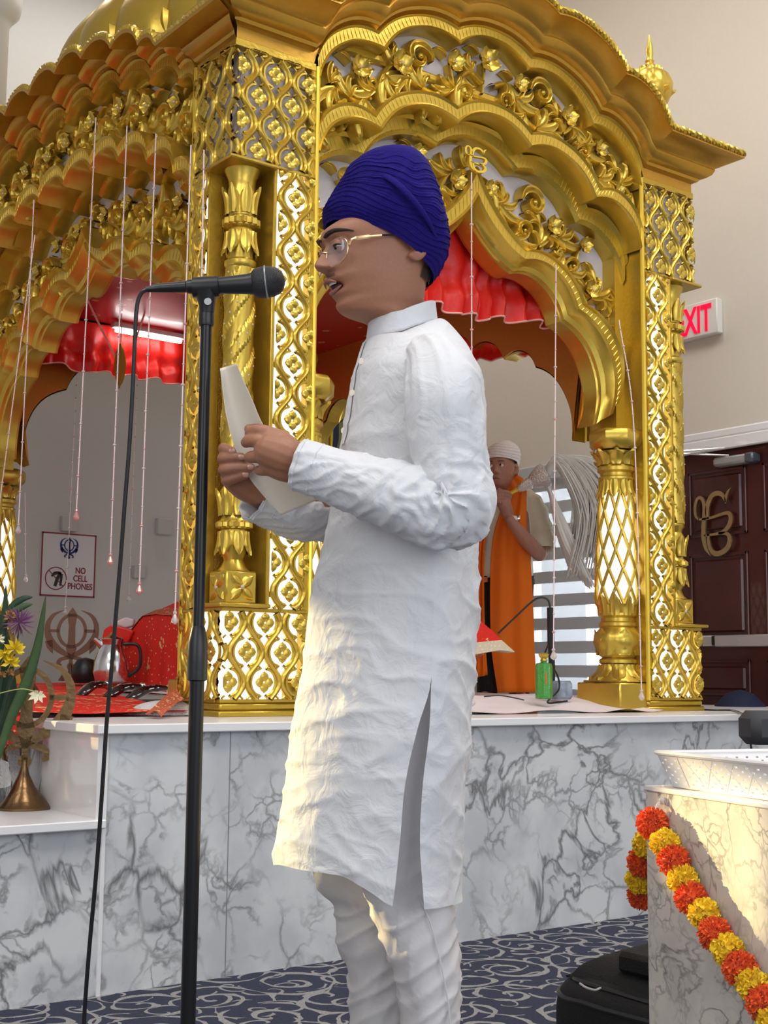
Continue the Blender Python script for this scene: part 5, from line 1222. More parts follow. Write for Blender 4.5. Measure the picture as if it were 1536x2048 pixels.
zp = PL(1262, 1928, 2, .30); m = MB(); m.lathe([(.003, 0), (.009, .03), (.009, .034)], 10, (0, 0, 0)); m.v = [tuple(Vector(zp) + Vector((.797, -.605, 0)) * (p[2] - .02) + Vector((0, 0, 1)) * p[0] + Vector((.605, .797, 0)) * p[1]) for p in m.v]; m.build('zip_toggle', chrome, bg)
pts = [PL(x, y, 2, .30) for x, y in ((1160, 1967), (1172, 1975), (1190, 1980), (1201, 1976))]; m = MB(); m.tube(catmull(pts, 5), .0022, 6); m.build('zip_cord', mat('grey_cord', (.45, .43, .42), .6), bg)
st0 = PL(1290, 1935, 2, .30); m = MB(); m.bbox((st0.x - .035, st0.y - .05, .285), (st0.x + .2, st0.y + .05, .33), .01); m.build('handle_wrap', blackcloth, bg)
# ------------------------------------------------------------------ microphone on its stand
DM = 2.16
def PM(px, py): return P(px, py, DM)
p_top = PM(413, 640); p_c = Vector((p_top.x, p_top.y, 0))
ms = thing('microphone_stand', 'tall black straight microphone stand in front of the boy', 'microphone stand', (p_c.x, p_c.y, 0))
zc = PM(413, 1300).z
V = lambda z: (p_c.x, p_c.y, z)
m = MB(); m.tube([V(zc), V(PM(413, 650).z)], .0092, 16); m.build('upper_tube', blackmetal, ms)
m = MB(); m.tube([V(.02), V(zc)], .0118, 16); m.build('lower_tube', blackmetal, ms)
m = MB(); z1, z0 = PM(413, 1255).z, PM(413, 1362).z; m.lathe([(.0125, z0), (.0155, z0 + .002), (.0160, z0 + .03), (.0155, z0 + .06), (.011, z1 - .004), (.0095, z1)], 24, (p_c.x, p_c.y, 0)); m.build('clutch', black, ms)
m = MB(); m.lathe([(.13, 0), (.135, .006), (.13, .014), (.03, .022), (.018, .04), (.016, .06)], 40, (p_c.x, p_c.y, 0)); m.build('round_base', blackmetal, ms)
IR = Vector((.797, -.605, 0)); IU = Vector((0, 0, 1))
# clip
z2 = PM(413, 650).z; m = MB(); m.lathe([(.0115, z2 - .002), (.0125, z2 + .002), (.012, z2 + .045), (.010, z2 + .05)], 20, (p_c.x, p_c.y, 0)); m.build('thread_adapter', black, ms)
# microphone
mc = thing('vocal_microphone', 'black handheld vocal microphone with a ball grille clipped on the stand', 'microphone', PM(420, 572))
a = PM(297, 577); c1 = PM(376, 573); c2 = PM(400, 572); c3 = PM(506, 568); hd = PM(532, 564)
m = MB(); m.tube([PM(374, 574), PM(378, 573.5), PM(400, 572.5), PM(440, 571), PM(495, 568), PM(506, 567), PM(509, 567)], [.0105, .0115, .0125, .0135, .0165, .0185, .0185], 28); m.build('handle', mat('mic_black', (.018, .018, .02), .38, .2), mc)
m = MB()
ax = (PM(532, 564) - PM(500, 567.5)).normalized(); side = ax.cross(Vector((.605, .797, 0))).normalized(); dpt = Vector((.605, .797, 0))
prof = [(.0185, 0), (.0225, .003), (.0245, .008), (.0258, .018), (.0258, .022), (.0250, .032), (.0215, .042), (.0150, .049), (.0070, .0525), (.0005, .0535)]
o0 = PM(505, 567.3); vs = []
for (r, s_) in prof:
    for k in range(40): q = 2 * PI * k / 40; vs.append(tuple(o0 + ax * s_ + side * (r * cos(q)) + dpt * (r * sin(q))))
m.add(vs, [(i * 40 + k, i * 40 + (k + 1) % 40, (i + 1) * 40 + (k + 1) % 40, (i + 1) * 40 + k) for i in range(len(prof) - 1) for k in range(40)])
gr = mat('grille_mesh', (.035, .035, .038), .45, .6); N, L, bs = nodes(gr); tc = N['Texture Coordinate']
ck = N.new('ShaderNodeTexVoronoi'); ck.inputs['Scale'].default_value = 650; ck.inputs['Randomness'].default_value = .15; L.new(tc.outputs['Object'], ck.inputs['Vector'])
bp = N.new('ShaderNodeBump'); bp.inputs['Strength'].default_value = 1; bp.inputs['Distance'].default_value = .001; L.new(ck.outputs['Distance'], bp.inputs['Height']); L.new(bp.outputs[0], bs.inputs['Normal'])
m.build('ball_grille', gr, mc)
m = MB(); m.tube([tuple(o0 + ax * .0225 + side * (.0262 * cos(2 * PI * k / 48)) + dpt * (.0262 * sin(2 * PI * k / 48))) for k in range(48)], .0016, 6, closed=True); m.build('grille_ring', mat('ring_grey', (.35, .36, .38), .4, .7), mc)
m = MB(); m.tube([PM(292, 579), PM(318, 576), PM(345, 575), PM(372, 573.5)], [.0045, .0075, .0085, .0095], 16); m.build('cable_plug', black, mc)
# clip that grips the handle
m = MB()
for q in (0, 1, 2): pass
m.tube([PM(386, 575), PM(410, 574.5), PM(438, 573)], [.0165, .0175, .0172], 24)
m.tube([PM(412, 580), PM(413, 600), PM(414, 612), PM(414, 625)], [.019, .015, .013, .012], 16); m.build('microphone_clip', black, ms)
m = MB(); sc_ = PM(418, 608) - dpt * .0125; m.lathe([(.001, 0), (.006, .0), (.006, .003), (.001, .003)], 16, (0, 0, 0)); m.v = [tuple(sc_ + IR * p[0] + IU * p[1] - dpt * p[2]) for p in m.v]; m.build('clip_screw', chrome, ms)
cpts = [(294, 579), (283, 586), (275, 606), (271, 650), (268, 720), (264, 800), (258, 900), (250, 1000), (241, 1120), (231, 1240), (222, 1350), (213, 1450), (203, 1600), (192, 1750), (180, 1880), (172, 1980), (165, 2080), (150, 2260), (120, 2400)]
m = MB(); m.tube(catmull([PM(x, y) if y < 2100 else P(x, y, 2.16) for x, y in cpts], 6), .0036, 8); o = m.build('microphone_cable', black, None); recenter(o, PM(294, 579)); tag(o, 'long black microphone cable hanging from the back of the microphone', 'cable')
# ------------------------------------------------------------------ people
DV = Vector((.605, .797, 0)).normalized()
IRV = Vector((.797, -.605, 0)).normalized(); ZV = Vector((0, 0, 1))
skin = mat('skin_brown', (.32, .138, .078), .50, 0, .04, 200, .10); N, L, bs = nodes(skin); bs.inputs['Subsurface Weight'].default_value = .12; bs.inputs['Subsurface Radius'].default_value = (.012, .005, .003); bs.inputs['Subsurface Scale'].default_value = .5
def linen(name, col, rough=.85, ws=1.0, tr=.14, mid=.5):
    m = mat(name, col, rough); N, L, b = nodes(m); tc = N['Texture Coordinate']
    mp = N.new('ShaderNodeMapping'); mp.inputs['Scale'].default_value = (1, 1, .12); L.new(tc.outputs['Object'], mp.inputs['Vector'])
    n1 = N.new('ShaderNodeTexNoise'); n1.inputs['Scale'].default_value = 900 * ws; n1.inputs['Detail'].default_value = 2; L.new(mp.outputs[0], n1.inputs['Vector'])
    n2 = N.new('ShaderNodeTexNoise'); n2.inputs['Scale'].default_value = 24; n2.inputs['Detail'].default_value = 6; n2.inputs['Distortion'].default_value = .8; L.new(tc.outputs['Object'], n2.inputs['Vector'])
    b1 = N.new('ShaderNodeBump'); b1.inputs['Strength'].default_value = mid; b1.inputs['Distance'].default_value = .012; L.new(n2.outputs['Fac'], b1.inputs['Height'])
    b2 = N.new('ShaderNodeBump'); b2.inputs['Strength'].default_value = .35; b2.inputs['Distance'].default_value = .0006; L.new(n1.outputs['Fac'], b2.inputs['Height']); L.new(b1.outputs[0], b2.inputs['Normal']); L.new(b2.outputs[0], b.inputs['Normal'])
    if tr:
        t = N.new('ShaderNodeBsdfTranslucent'); t.inputs['Color'].default_value = (*col, 1); mx = N.new('ShaderNodeMixShader'); mx.inputs[0].default_value = tr
        out = N['Material Output']; L.new(b.outputs[0], mx.inputs[1]); L.new(t.outputs[0], mx.inputs[2]); L.new(mx.outputs[0], out.inputs['Surface'])
    return m
kurtam = linen('white_linen', (.76, .76, .78), tr=.2); trousm = linen('white_cotton', (.70, .675, .68), .8, 1, .12, .2); paperm = mat('paper', (.84, .80, .73), .7, 0, .06, 12); N, L, b = nodes(paperm)
t = N.new('ShaderNodeBsdfTranslucent'); t.inputs['Color'].default_value = (.9, .82, .66, 1); mx = N.new('ShaderNodeMixShader'); mx.inputs[0].default_value = .3; L.new(b.outputs[0], mx.inputs[1]); L.new(t.outputs[0], mx.inputs[2]); L.new(mx.outputs[0], N['Material Output'].inputs['Surface'])
turm = mat('navy_turban', (.014, .007, .13), .85, 0, .25, 320, .1, spec=.15)
hairm = mat('black_hair', (.012, .009, .008), .6, 0, .5, 400, .2)
browm = mat('brow_hair', (.035, .018, .013), .8)
lipm = mat('lip', (.27, .095, .07), .5); eyew = mat('eye_white', (.75, .72, .68), .15); iris = mat('dark_iris', (.02, .01, .008), .1); mouthm = mat('mouth_dark', (.03, .006, .006), .5); teethm = mat('teeth', (.78, .74, .66), .25)
goldwire = mat('gold_wire', (.75, .50, .28), .25, 1); lensm = mat('lens', (.55, .52, .60), .03, 0, alpha=.16, coat=.15)
def px_scale(d): return d / F
def joined(pieces, name, m_, voxel, parent=None, smooth_it=2):
    allv = MB()
    for p in pieces: allv.v += [q for q in []]; n = len(allv.v); allv.v += p.v; allv.f += [tuple(i + n for i in f) for f in p.f]
    o = allv.build(name, m_, parent, smooth=True)
    md = o.modifiers.new('remesh', 'REMESH'); md.mode = 'VOXEL'; md.voxel_size = voxel; md.use_smooth_shade = True
    if smooth_it: s_ = o.modifiers.new('smooth', 'SMOOTH'); s_.factor = .5; s_.iterations = smooth_it
    dg = bpy.context.evaluated_depsgraph_get(); me = bpy.data.meshes.new_from_object(o.evaluated_get(dg)); o.modifiers.clear(); o.data = me
    for p in me.polygons: p.use_smooth = True
    return o
def limb(pts, radii, n=18, flat=1.0, sub=6, dirz=None):
    # capped rounded tube through (px, py, depth) points
    w_ = catmull([P(*p) for p in pts], sub); k = len(w_); R = [sinterp(list(enumerate(radii)), i / (k - 1) * (len(radii) - 1)) for i in range(k)]
    # rounded ends
    a = Vector(w_[0]) - Vector(w_[1]); a.normalize(); e = Vector(w_[-1]) - Vector(w_[-2]); e.normalize()
    pre = [tuple(Vector(w_[0]) + a * R[0] * q) for q in (.92, .7, .4)]; post = [tuple(Vector(w_[-1]) + e * R[-1] * q) for q in (.4, .7, .92)]
    path = pre + w_ + post; rr = [R[0] * .35, R[0] * .7, R[0] * .92] + R + [R[-1] * .92, R[-1] * .7, R[-1] * .35]
    m = MB(); m.tube(path, rr, n, flat=flat); return m
def person(name, label, base): return None
# ============ the boy
DB = 2.14; HS = F / DB
YH = math.radians(24)
HF = (-IRV * cos(YH) - DV * sin(YH)); HN = (-DV * cos(YH) + IRV * sin(YH))
HC = Vector(P(775, 500, DB))
def hp(f_, l_, py): # head point: forward, lateral (+ towards the camera), picture row -> world
    q = HC + HF * f_; return Vector((q.x, q.y, P(768, py, (q - CAM).dot(FW)).z)) + HN * l_
fw_ = lambda px: (775 - px) / (HS * cos(YH))
T_front = [(330, fw_(745)), (380, fw_(715)), (430, fw_(692)), (447, fw_(668)), (460, fw_(652)), (474, fw_(650)), (487, fw_(656)), (500, fw_(661)), (520, fw_(664)), (545, fw_(664)), (562, fw_(664)), (576, fw_(669)), (592, fw_(675)), (604, fw_(681)), (614, fw_(681)), (623, fw_(684)), (630, fw_(691)), (636, fw_(708)), (641, fw_(732)), (648, fw_(746)), (665, fw_(752)), (700, fw_(752))]
T_back = [(330, -.03), (380, -.06), (430, -.075), (490, -.080), (530, -.078), (560, -.066), (590, -.060), (620, -.060), (660, -.066), (700, -.075)]
T_w = [(330, .035), (380, .050), (430, .060), (455, .069), (475, .074), (500, .074), (520, .071), (545, .067), (570, .063), (595, .058), (612, .054), (626, .049), (640, .047), (665, .045), (700, .047)]
def gs(x, s_): return math.exp(-(x / s_) ** 2)
def headpt(u, v):
    py = 700 - 370 * v; a = 2 * PI * u; ca, sa = cos(a), sin(a)
    xf, xb, w_ = sinterp(T_front, py), sinterp(T_back, py), sinterp(T_w, py)
    jaw = max(0, min(1, (py - 545) / 70)) * (1 if py < 650 else max(0, 1 - (py - 650) / 15))
    if ca >= 0: f_ = xf * abs(ca) ** (.92 - .0 * jaw); l_ = w_ * math.copysign(abs(sa) ** (.86 + .12 * jaw), sa)
    else: f_ = xb * abs(ca) ** .9 * 1; l_ = w_ * math.copysign(abs(sa) ** .92, sa)
    if py > 640 and ca >= 0: f_ = xf * ca
    if ca > 0:
        al = abs(l_)
        nose = sinterp([(478, 0), (488, .001), (500, .009), (515, .019), (528, .0265), (537, .0275), (544, .016), (549, .004), (553, 0)], py) if 478 < py < 553 else 0
        f_ += nose * gs(al, interp([(480, .0075), (510, .0085), (530, .0125), (540, .0150), (550, .014)], py))
        f_ += .009 * gs(al - .0135, .0058) * gs(py - 541, 6.5)               # nostril wings
        f_ += .0075 * gs(al, .024) * gs(py - 564, 7)                          # upper lip mound
        f_ += .0065 * gs(al, .021) * gs(py - 594, 6.5)                        # lower lip
        f_ -= .020 * gs(al, .017) * gs(py - 579, 6.5) * 1.0                   # open mouth
        f_ += .004 * gs(al, .02) * gs(py - 617, 9)                            # chin
        f_ -= .008 * gs(al - .031, .013) * gs(py - 501, 13)                   # eye sockets
        f_ += .004 * gs(al - .028, .024) * gs(py - 481, 7)                    # brow ridge
        f_ += .004 * gs(al - .045, .018) * gs(py - 522, 16)                   # cheekbones
    return tuple(hp(f_, l_, py))
hd_ = MB(); hd_.grid(headpt, 150, 190, cu=True); hd_.f += [tuple(range(0, 150 * 190, 190))][::1]; hd_.f.append(tuple(190 * i + 189 for i in range(150)))
eye_m = MB()
for sd in (-1, 1):      # lids: skin-coloured caps over the eyeballs
    c = hp(.0915, sd * .031, 502); hd_.ball(tuple(c), .0118, 16)
ear = MB()
for sd in (-1, 1):
    c = hp(-.012, sd * .071, 516)
    ear.tube(catmull([tuple(c + HF * a + ZV * b_ + HN * sd * q) for a, b_, q in ((.010, .018, .004), (-.004, .034, .010), (-.018, .026, .013), (-.021, .004, .012), (-.014, -.014, .008), (-.004, -.022, .005), (.008, -.016, .002))], 6), [.004] * 20 + [.005] * 17, 10)
    ear.ball(tuple(c + HF * -.004 + ZV * -.015 + HN * sd * .004), .0085, 12); ear.ball(tuple(c + HF * -.006 + ZV * .006 + HN * sd * .003), .013, 12)
# torso, arms, legs of the body (mostly under the clothes)
NW = 2.00
body = [hd_, ear]
tor = MB()
def torso(u, v):
    py = 660 + 760 * v; l = sinterp([(660, 770), (720, 750), (850, 725), (1000, 720), (1150, 715), (1300, 715), (1420, 720)], py); r = sinterp([(660, 850), (720, 885), (850, 920), (1000, 910), (1150, 905), (1300, 900), (1420, 890)], py)
    t = sinterp([(660, .04), (720, .07), (760, .10), (850, .125), (1000, .12), (1150, .12), (1300, .125), (1420, .12)], py); c = Vector(P((l + r) / 2, py, DB)); a = 2 * PI * u
    return tuple(c + IRV * ((r - l) / 2 / HS * cos(a)) + DV * (t * sin(a)))
tor.grid(torso, 40, 40, cu=True); tor.f.append(tuple(range(0, 1600, 40))); tor.f.append(tuple(40 * i + 39 for i in range(40)))
body.append(tor)
body += [limb([(850, 745, 2.02), (888, 820, 1.97), (905, 930, 1.95), (918, 1022, 1.93), (800, 985, 1.94), (690, 955, 1.965), (604, 925, 1.985)], [.045, .045, .040, .036, .034, .028, .024]),
         limb([(850, 745, 2.26), (840, 850, 2.30), (810, 1000, 2.32), (680, 1020, 2.26), (570, 1010, 2.20), (512, 984, 2.15)], [.045, .042, .036, .032, .026, .023]),
         limb([(820, 1400, 2.06), (830, 1700, 2.06), (855, 1950, 2.06), (862, 2200, 2.06), (862, 2440, 2.06)], [.062, .055, .042, .042, .032]),
         limb([(790, 1400, 2.22), (760, 1700, 2.22), (765, 1950, 2.22), (780, 2200, 2.22), (785, 2380, 2.22)], [.062, .055, .042, .042, .032]),
         limb([(865, 2455, 2.06), (800, 2475, 2.06), (735, 2490, 2.06)], [.036, .032, .022]), limb([(785, 2395, 2.22), (725, 2412, 2.22), (665, 2422, 2.22)], [.036, .032, .022])]
# near hand (his left): back of the hand towards the camera
def fing(pts, r): return limb(pts, r, 14, sub=6)
body += [fing([(604, 926, 1.985), (572, 912, 1.99), (545, 902, 1.995)], [.024, .030, .029]), fing([(590, 905, 1.99), (560, 885, 1.995), (535, 874, 2.0)], [.018, .019, .0165]),
         fing([(595, 945, 1.99), (565, 938, 1.995), (540, 930, 2.0)], [.018, .019, .017]),
         fing([(548, 870, 2.0), (524, 862, 1.997), (506, 863, 2.012), (499, 866, 2.026)], [.0115, .0100, .0092, .0080]),
         fing([(548, 888, 1.998), (520, 882, 1.992), (499, 882, 2.008), (492, 885, 2.028)], [.0115, .0105, .0098, .0085]),
         fing([(546, 912, 1.998), (520, 913, 1.994), (503, 914, 2.008), (498, 915, 2.028)], [.0115, .0100, .0095, .0082]),
         fing([(550, 934, 2.0), (535, 940, 1.998), (521, 941, 2.010), (517, 940, 2.028)], [.0105, .0090, .0083, .0072]),
         fing([(580, 900, 2.01), (548, 872, 2.03), (520, 860, 2.042), (498, 858, 2.040)], [.014, .0115, .0095, .0080])]
# far hand (his right): fingers wrapped round the paper edge with the nails showing
body += [fing([(512, 984, 2.15), (490, 972, 2.14), (470, 955, 2.135)], [.022, .024, .023]), fing([(500, 975, 2.145), (476, 940, 2.14), (468, 915, 2.138)], [.020, .021, .018]),
         fing([(472, 912, 2.140), (452, 900, 2.135), (448, 897, 2.118), (463, 903, 2.104)], [.0105, .0098, .0090, .0078]),
         fing([(474, 926, 2.138), (450, 918, 2.130), (449, 917, 2.110), (482, 915, 2.098)], [.0110, .0102, .0096, .0080]),
         fing([(474, 946, 2.136), (451, 941, 2.126), (453, 939, 2.106), (500, 935, 2.094)], [.0110, .0102, .0096, .0080]),
         fing([(478, 962, 2.136), (455, 962, 2.124), (458, 960, 2.108), (490, 950, 2.096)], [.0100, .0092, .0086, .0072]),
         fing([(500, 962, 2.13), (512, 940, 2.125), (520, 920, 2.122), (522, 905, 2.12)], [.013, .011, .0095, .008])]
pc = Vector(P(790, 1500, DB)); boy = joined(body, 'person', skin, .0022, None, 2); recenter(boy, (pc.x, pc.y, 0)); WM[boy.name] = Matrix.Translation((pc.x, pc.y, 0))
tag(boy, 'young person in white kurta and navy turban reading a paper at the microphone', 'person')
nl = MB()
for (x, y, d) in ((464, 902, 2.0965), (483, 914, 2.0895), (501, 934, 2.0855), (491, 949, 2.0885)):
    c = Vector(P(x, y, d)); nl.grid(lambda u, v: tuple(c + IRV * (.0050 * (u * 2 - 1)) + ZV * (.0042 * (v * 2 - 1) * (1 - .4 * abs(u * 2 - 1) ** 3)) + DV * (.0016 * (2 * v - 1) ** 2)), 6, 6)
nl.build('fingernails', mat('nail', (.52, .28, .22), .25), boy)
for sd in (-1, 1):
    c = hp(.0935, sd * .031, 502.5); e = MB(); e.ball(tuple(c), .0113, 20); eb = e.build('eyeball', eyew, boy)
    e = MB(); e.grid(lambda u, v: tuple(c + (HF * cos((u - .5) * 2.6) + HN * sin((u - .5) * 2.6)) * (.0124 * cos(v * .9 + .48)) - ZV * (.0124 * sin(v * .9 + .48))), 18, 8); e.build('lower_eyelid', skin, boy)
    e = MB(); q = c + HF * .0100 - ZV * .0048; e.ball(tuple(q - HF * .003), .0052, 14); e.build('iris', iris, eb)
    e = MB(); e.tube([tuple(c + HF * (.0113 * cos(a) * .99) + HN * (.0125 * sin(a)) + ZV * (-.0030 + .0012 * cos(a * 1.5))) for a in [x * .16 - 1.2 for x in range(16)]], [.0008 + .0009 * sin(PI * i / 15) for i in range(16)], 6); e.build('eyelashes', hairm, boy)
    # upper lid
    e = MB(); e.grid(lambda u, v: tuple(c + (HF * cos((u - .5) * 2.6) + HN * sin((u - .5) * 2.6)) * (.0126 * cos(v * 1.75 - .25)) + ZV * (.0126 * sin(v * 1.75 - .25))), 18, 10); e.build('upper_eyelid', skin, boy)
    e = MB(); pts = [hp(f_, sd * l_, py) for f_, l_, py in ((.1130, .010, 480), (.1115, .020, 476), (.105, .034, 474), (.0935, .048, 478), (.083, .056, 483))]; e.tube(catmull(pts, 6), [.0016 + .0026 * sin(PI * min(1, .15 + i / 25)) for i in range(25)], 8, flat=.8); e.build('eyebrow', browm, boy)
# lips, teeth, mouth
def lipline(py0, f0, wid, drop, n=15): return [hp(f0 - 9.5 * (q * wid) ** 2 * 1.9, q * wid, py0 + drop * q * q) for q in [(-1 + 2 * i / (n - 1)) for i in range(n)]]
m = MB(); m.tube(lipline(566.5, .1050, .0215, 9), [.0008 + .0024 * (1 - abs(-1 + 2 * i / 14) ** 2) for i in range(15)], 10); m.tube(lipline(590.5, .0950, .0205, -10), [.0008 + .0029 * (1 - abs(-1 + 2 * i / 14) ** 2) for i in range(15)], 10); m.build('lips', lipm, boy)
m = MB(); m.ball(tuple(hp(.082, 0, 579)), .0135, 16); m.build('mouth_cavity', mouthm, boy)
m = MB(); m.grid(lambda u, v: tuple(hp(.0985 - 14 * ((u - .5) * .028) ** 2 * 1.6, (u - .5) * .028, 569.5 + 6.5 * v)), 16, 4); m.build('upper_teeth', teethm, boy)
m = MB(); m.grid(lambda u, v: tuple(hp(sinterp(T_front, 556) + .0072 * gs((u - .5) * .044, .024) + .0022 - 9 * ((u - .5) * .044) ** 2 * .9, (u - .5) * .044, 554 + 7 * v + 5 * abs(u - .5))), 20, 5)
mo = mat('faint_moustache', (.03, .014, .01), .7, alpha=.55); m.build('moustache', mo, boy)
# short hair under the turban at the nape
m = MB(); m.grid(lambda u, v: (lambda q, l_, py: tuple(hp(q - .004, l_, py)))(sinterp(T_back, 552 + 34 * v) * abs(cos((u - .5) * 2.3)) ** .9 - .001, (sinterp(T_w, 552 + 34 * v) + .0025) * math.copysign(abs(sin((u - .5) * 2.3)) ** .92, (u - .5)), 552 + 34 * v * (.35 + .65 * cos((u - .5) * 2.2))), 30, 8); m.build('nape_hair', mat('nape_stubble', (.02, .012, .01), .8, alpha=.75), boy)
# glasses
m = MB(); lenses = []
for sd in (-1, 1):
    cf, cl, cy = .1085, sd * .0335, 519
    ring = []
    for k in range(40):
        a = 2 * PI * k / 40; lx = .0250 * math.copysign(abs(cos(a)) ** .85, cos(a)); lz = .0215 * math.copysign(abs(sin(a)) ** .85, sin(a)) 
        ring.append(tuple(hp(cf - 5 * (cl + lx) ** 2 * .9, cl + lx, cy) + ZV * lz))
    m.tube(ring, .0011, 8, closed=True); lenses.append(ring)
m.tube(catmull([hp(.108, -.010, 512), hp(.1135, 0, 508), hp(.108, .010, 512)], 6), .0012, 6)
for sd in (-1, 1):
    m.tube(catmull([hp(.0905, sd * .058, 511), hp(.089, sd * .066, 504), hp(.070, sd * .074, 502), hp(.045, sd * .0785, 500)], 6), [.0022] * 8 + [.0034] * 6 + [.0018] * 5, 6)
gs_ = m.build('glasses', goldwire, boy)
m = MB()
for sd in (-1, 1): m.tube([hp(.045, sd * .0785, 500), hp(.018, sd * .0795, 499), hp(-.0, sd * .078, 501)], .0016, 6)
m.build('temple_arm', black, gs_)
m = MB()
for ring in lenses:
    c = sum((Vector(p) for p in ring), Vector()) / 40; m.add([tuple(c)] + ring, [(0, i + 1, (i + 1) % 40 + 1) for i in range(40)])
m.build('lens', lensm, gs_)
# turban
TFp = [(654, 453), (651, 436), (652, 418), (664, 395), (677, 374), (690, 352), (700, 333), (716, 321), (745, 309)]
TBp = [(862, 566), (878, 540), (890, 505), (892, 470), (887, 425), (876, 385), (860, 347), (838, 318), (800, 306)]
def turb(u, v):
    i = v * 8; pf = (sinterp([(k, p[0]) for k, p in enumerate(TFp)], i), sinterp([(k, p[1]) for k, p in enumerate(TFp)], i)); pb2 = (sinterp([(k, p[0]) for k, p in enumerate(TBp)], i), sinterp([(k, p[1]) for k, p in enumerate(TBp)], i))
    w_ = sinterp([(0, .083), (1, .090), (2.5, .0955), (4, .095), (5.5, .086), (7, .064), (8, .030)], i); a = 2 * PI * u; ca, sa = cos(a), sin(a)
    A = Vector(P(*pf, DB)); B = Vector(P(*pb2, DB)); c = (A + B) / 2; h = (A - B) / 2
    fade = max(0, min(1, (6.4 - i) / 1.6)) * min(1, i / .3)
    q = v * 19 + 1.6 * wob(ca * 1.2, sa * 1.2 + v, 1.0, 2) + .9 * wob(ca * 2.2, v * 5 + sa * 2, 1, 5) + 1.1 * ca * v; fr_ = q - math.floor(q)
    ridge = (.0026 * (.45 + .9 * abs(wob(v * 9, ca, 1.3, 3))) * (1 - fr_) ** 1.3 - .001) * fade + .0005 * fade * sin(q * 2 * PI * 3 + 4 * wob(ca * 2, sa * 2 + v * 3, 1, 1)) + .0018 * wob(ca * 4 + v * 5, sa * 4, 1.5, 9)
    step = .006 * (1 / (1 + math.exp(-(v - .60 - .16 * ca + .05 * sa) * 45)))
    k_ = 1 + (ridge - step + .003) / .1
    lift = .008 * sa * sa * (1.3 if ca < 0 else .2 + 1.1 * (1 - ca)) * max(0, 1 - v * 4)
    p = c + h * (math.copysign(abs(ca) ** .92, ca) * k_) + (-DV * cos(YH * .4) + IRV * sin(YH * .4)) * (math.copysign(abs(sa) ** .92, sa) * w_ * k_) + ZV * lift
    return tuple(p)
m = MB(); m.grid(turb, 220, 260, cu=True); m.f.append(tuple(260 * i + 259 for i in range(220))); m.build('turban', turm, boy, sharp=70)
m = MB(); m.grid(lambda u, v: tuple(Vector(turb(u, 0)) * (1 - v) + (Vector(turb(u, 0)) + (HC + ZV * .05 - Vector(turb(u, 0))) * .12 + ZV * .02) * v), 120, 3, cu=True); m.build('turban_underband', turm, boy)
m = MB(); a0 = P(697, 350, DB - .055)
m.tube(catmull([P(672, 384, DB - .035), P(690, 352, DB - .03), P(712, 333, DB - .045), P(745, 338, DB - .075), P(800, 372, DB - .105), P(850, 430, DB - .098), P(884, 500, DB - .05)], 8), [.002 + .004 * sin(PI * i / 48) for i in range(49)], 10, flat=.5); m.build('turban_fold', turm, boy)
# kurta
KL = [(640, 738), (660, 729), (690, 721), (720, 711), (760, 700), (800, 689), (850, 681), (900, 674), (960, 668), (1020, 656), (1100, 641), (1200, 624), (1300, 611), (1400, 597), (1500, 580), (1600, 566), (1680, 555), (1735, 547), (1830, 540)]
KR = [(615, 872), (640, 893), (660, 912), (690, 936), (720, 951), (760, 965), (800, 971), (850, 974), (900, 974), (960, 970), (1020, 962), (1100, 956), (1200, 951), (1300, 947), (1400, 943), (1500, 937), (1600, 931), (1700, 926), (1830, 915)]
KM = [(640, 815), (700, 835), (800, 850), (1000, 862), (1200, 860), (1365, 853), (1450, 828), (1550, 806), (1650, 797), (1750, 786), (1830, 775)]
KM2 = [(640, 815), (700, 835), (800, 850), (1000, 862), (1200, 860), (1365, 854), (1450, 850), (1550, 838), (1650, 833), (1750, 839), (1830, 845)]
KT = [(640, .070), (660, .085), (690, .10), (728, .135), (770, .168), (850, .178), (1000, .165), (1200, .168), (1365, .185), (1450, .200), (1650, .202), (1830, .200)]
HEM = [(548, 1731), (600, 1745), (680, 1757), (700, 1765), (740, 1788), (778, 1811), (800, 1815)]
def fold(x, y, z):
    # long soft creases plus small crumples
    a = noise.noise(Vector((x * 8 + z * 3, y * 8, z * 1.6 + 3))); g_ = .5 + .5 * noise.noise(Vector((x * 4 + 5, y * 4, z * 4)))
    r1 = 1 - abs(noise.noise(Vector((x * 3 + z * 9, y * 3 + 2, z * 4 - x * 2)))) * 3.2
    r2 = 1 - abs(noise.noise(Vector((x * 5 - z * 16, y * 5, z * 6 + x * 12 + 7)))) * 3.4
    r3 = 1 - abs(noise.noise(Vector((x * 22 + z * 14, y * 14, z * 20 - x * 9 + 1)))) * 3
    return .005 * a + .0056 * g_ * max(0, r1) ** 2 + .0028 * g_ * max(0, r2) ** 2 + .0011 * max(0, r3) ** 2
def kfront(u, v):
    ph = PI * u; s_ = sin(ph) ** .85; n_ = -cos(ph); py0 = 728 - 38 * s_
    xbot = sinterp(KM, 1780) + (sinterp(KL, 1740) - sinterp(KM, 1780)) * s_; hem = sinterp(HEM, xbot) - 42 * abs(n_)
    py = py0 + (hem - py0) * v; l, mm, t = sinterp(KL, py), sinterp(KM, py), sinterp(KT, py)
    px = mm + (l - mm) * s_; p = P(px, py, DB) + DV * (t * n_ * (1 - .12 * s_))
    amp = fold(p.x, p.y, p.z) * min(1, v * 8); out = (-IRV * s_ + DV * n_).normalized(); return tuple(p + out * amp * (1.0 + .8 * v) - out * .004)
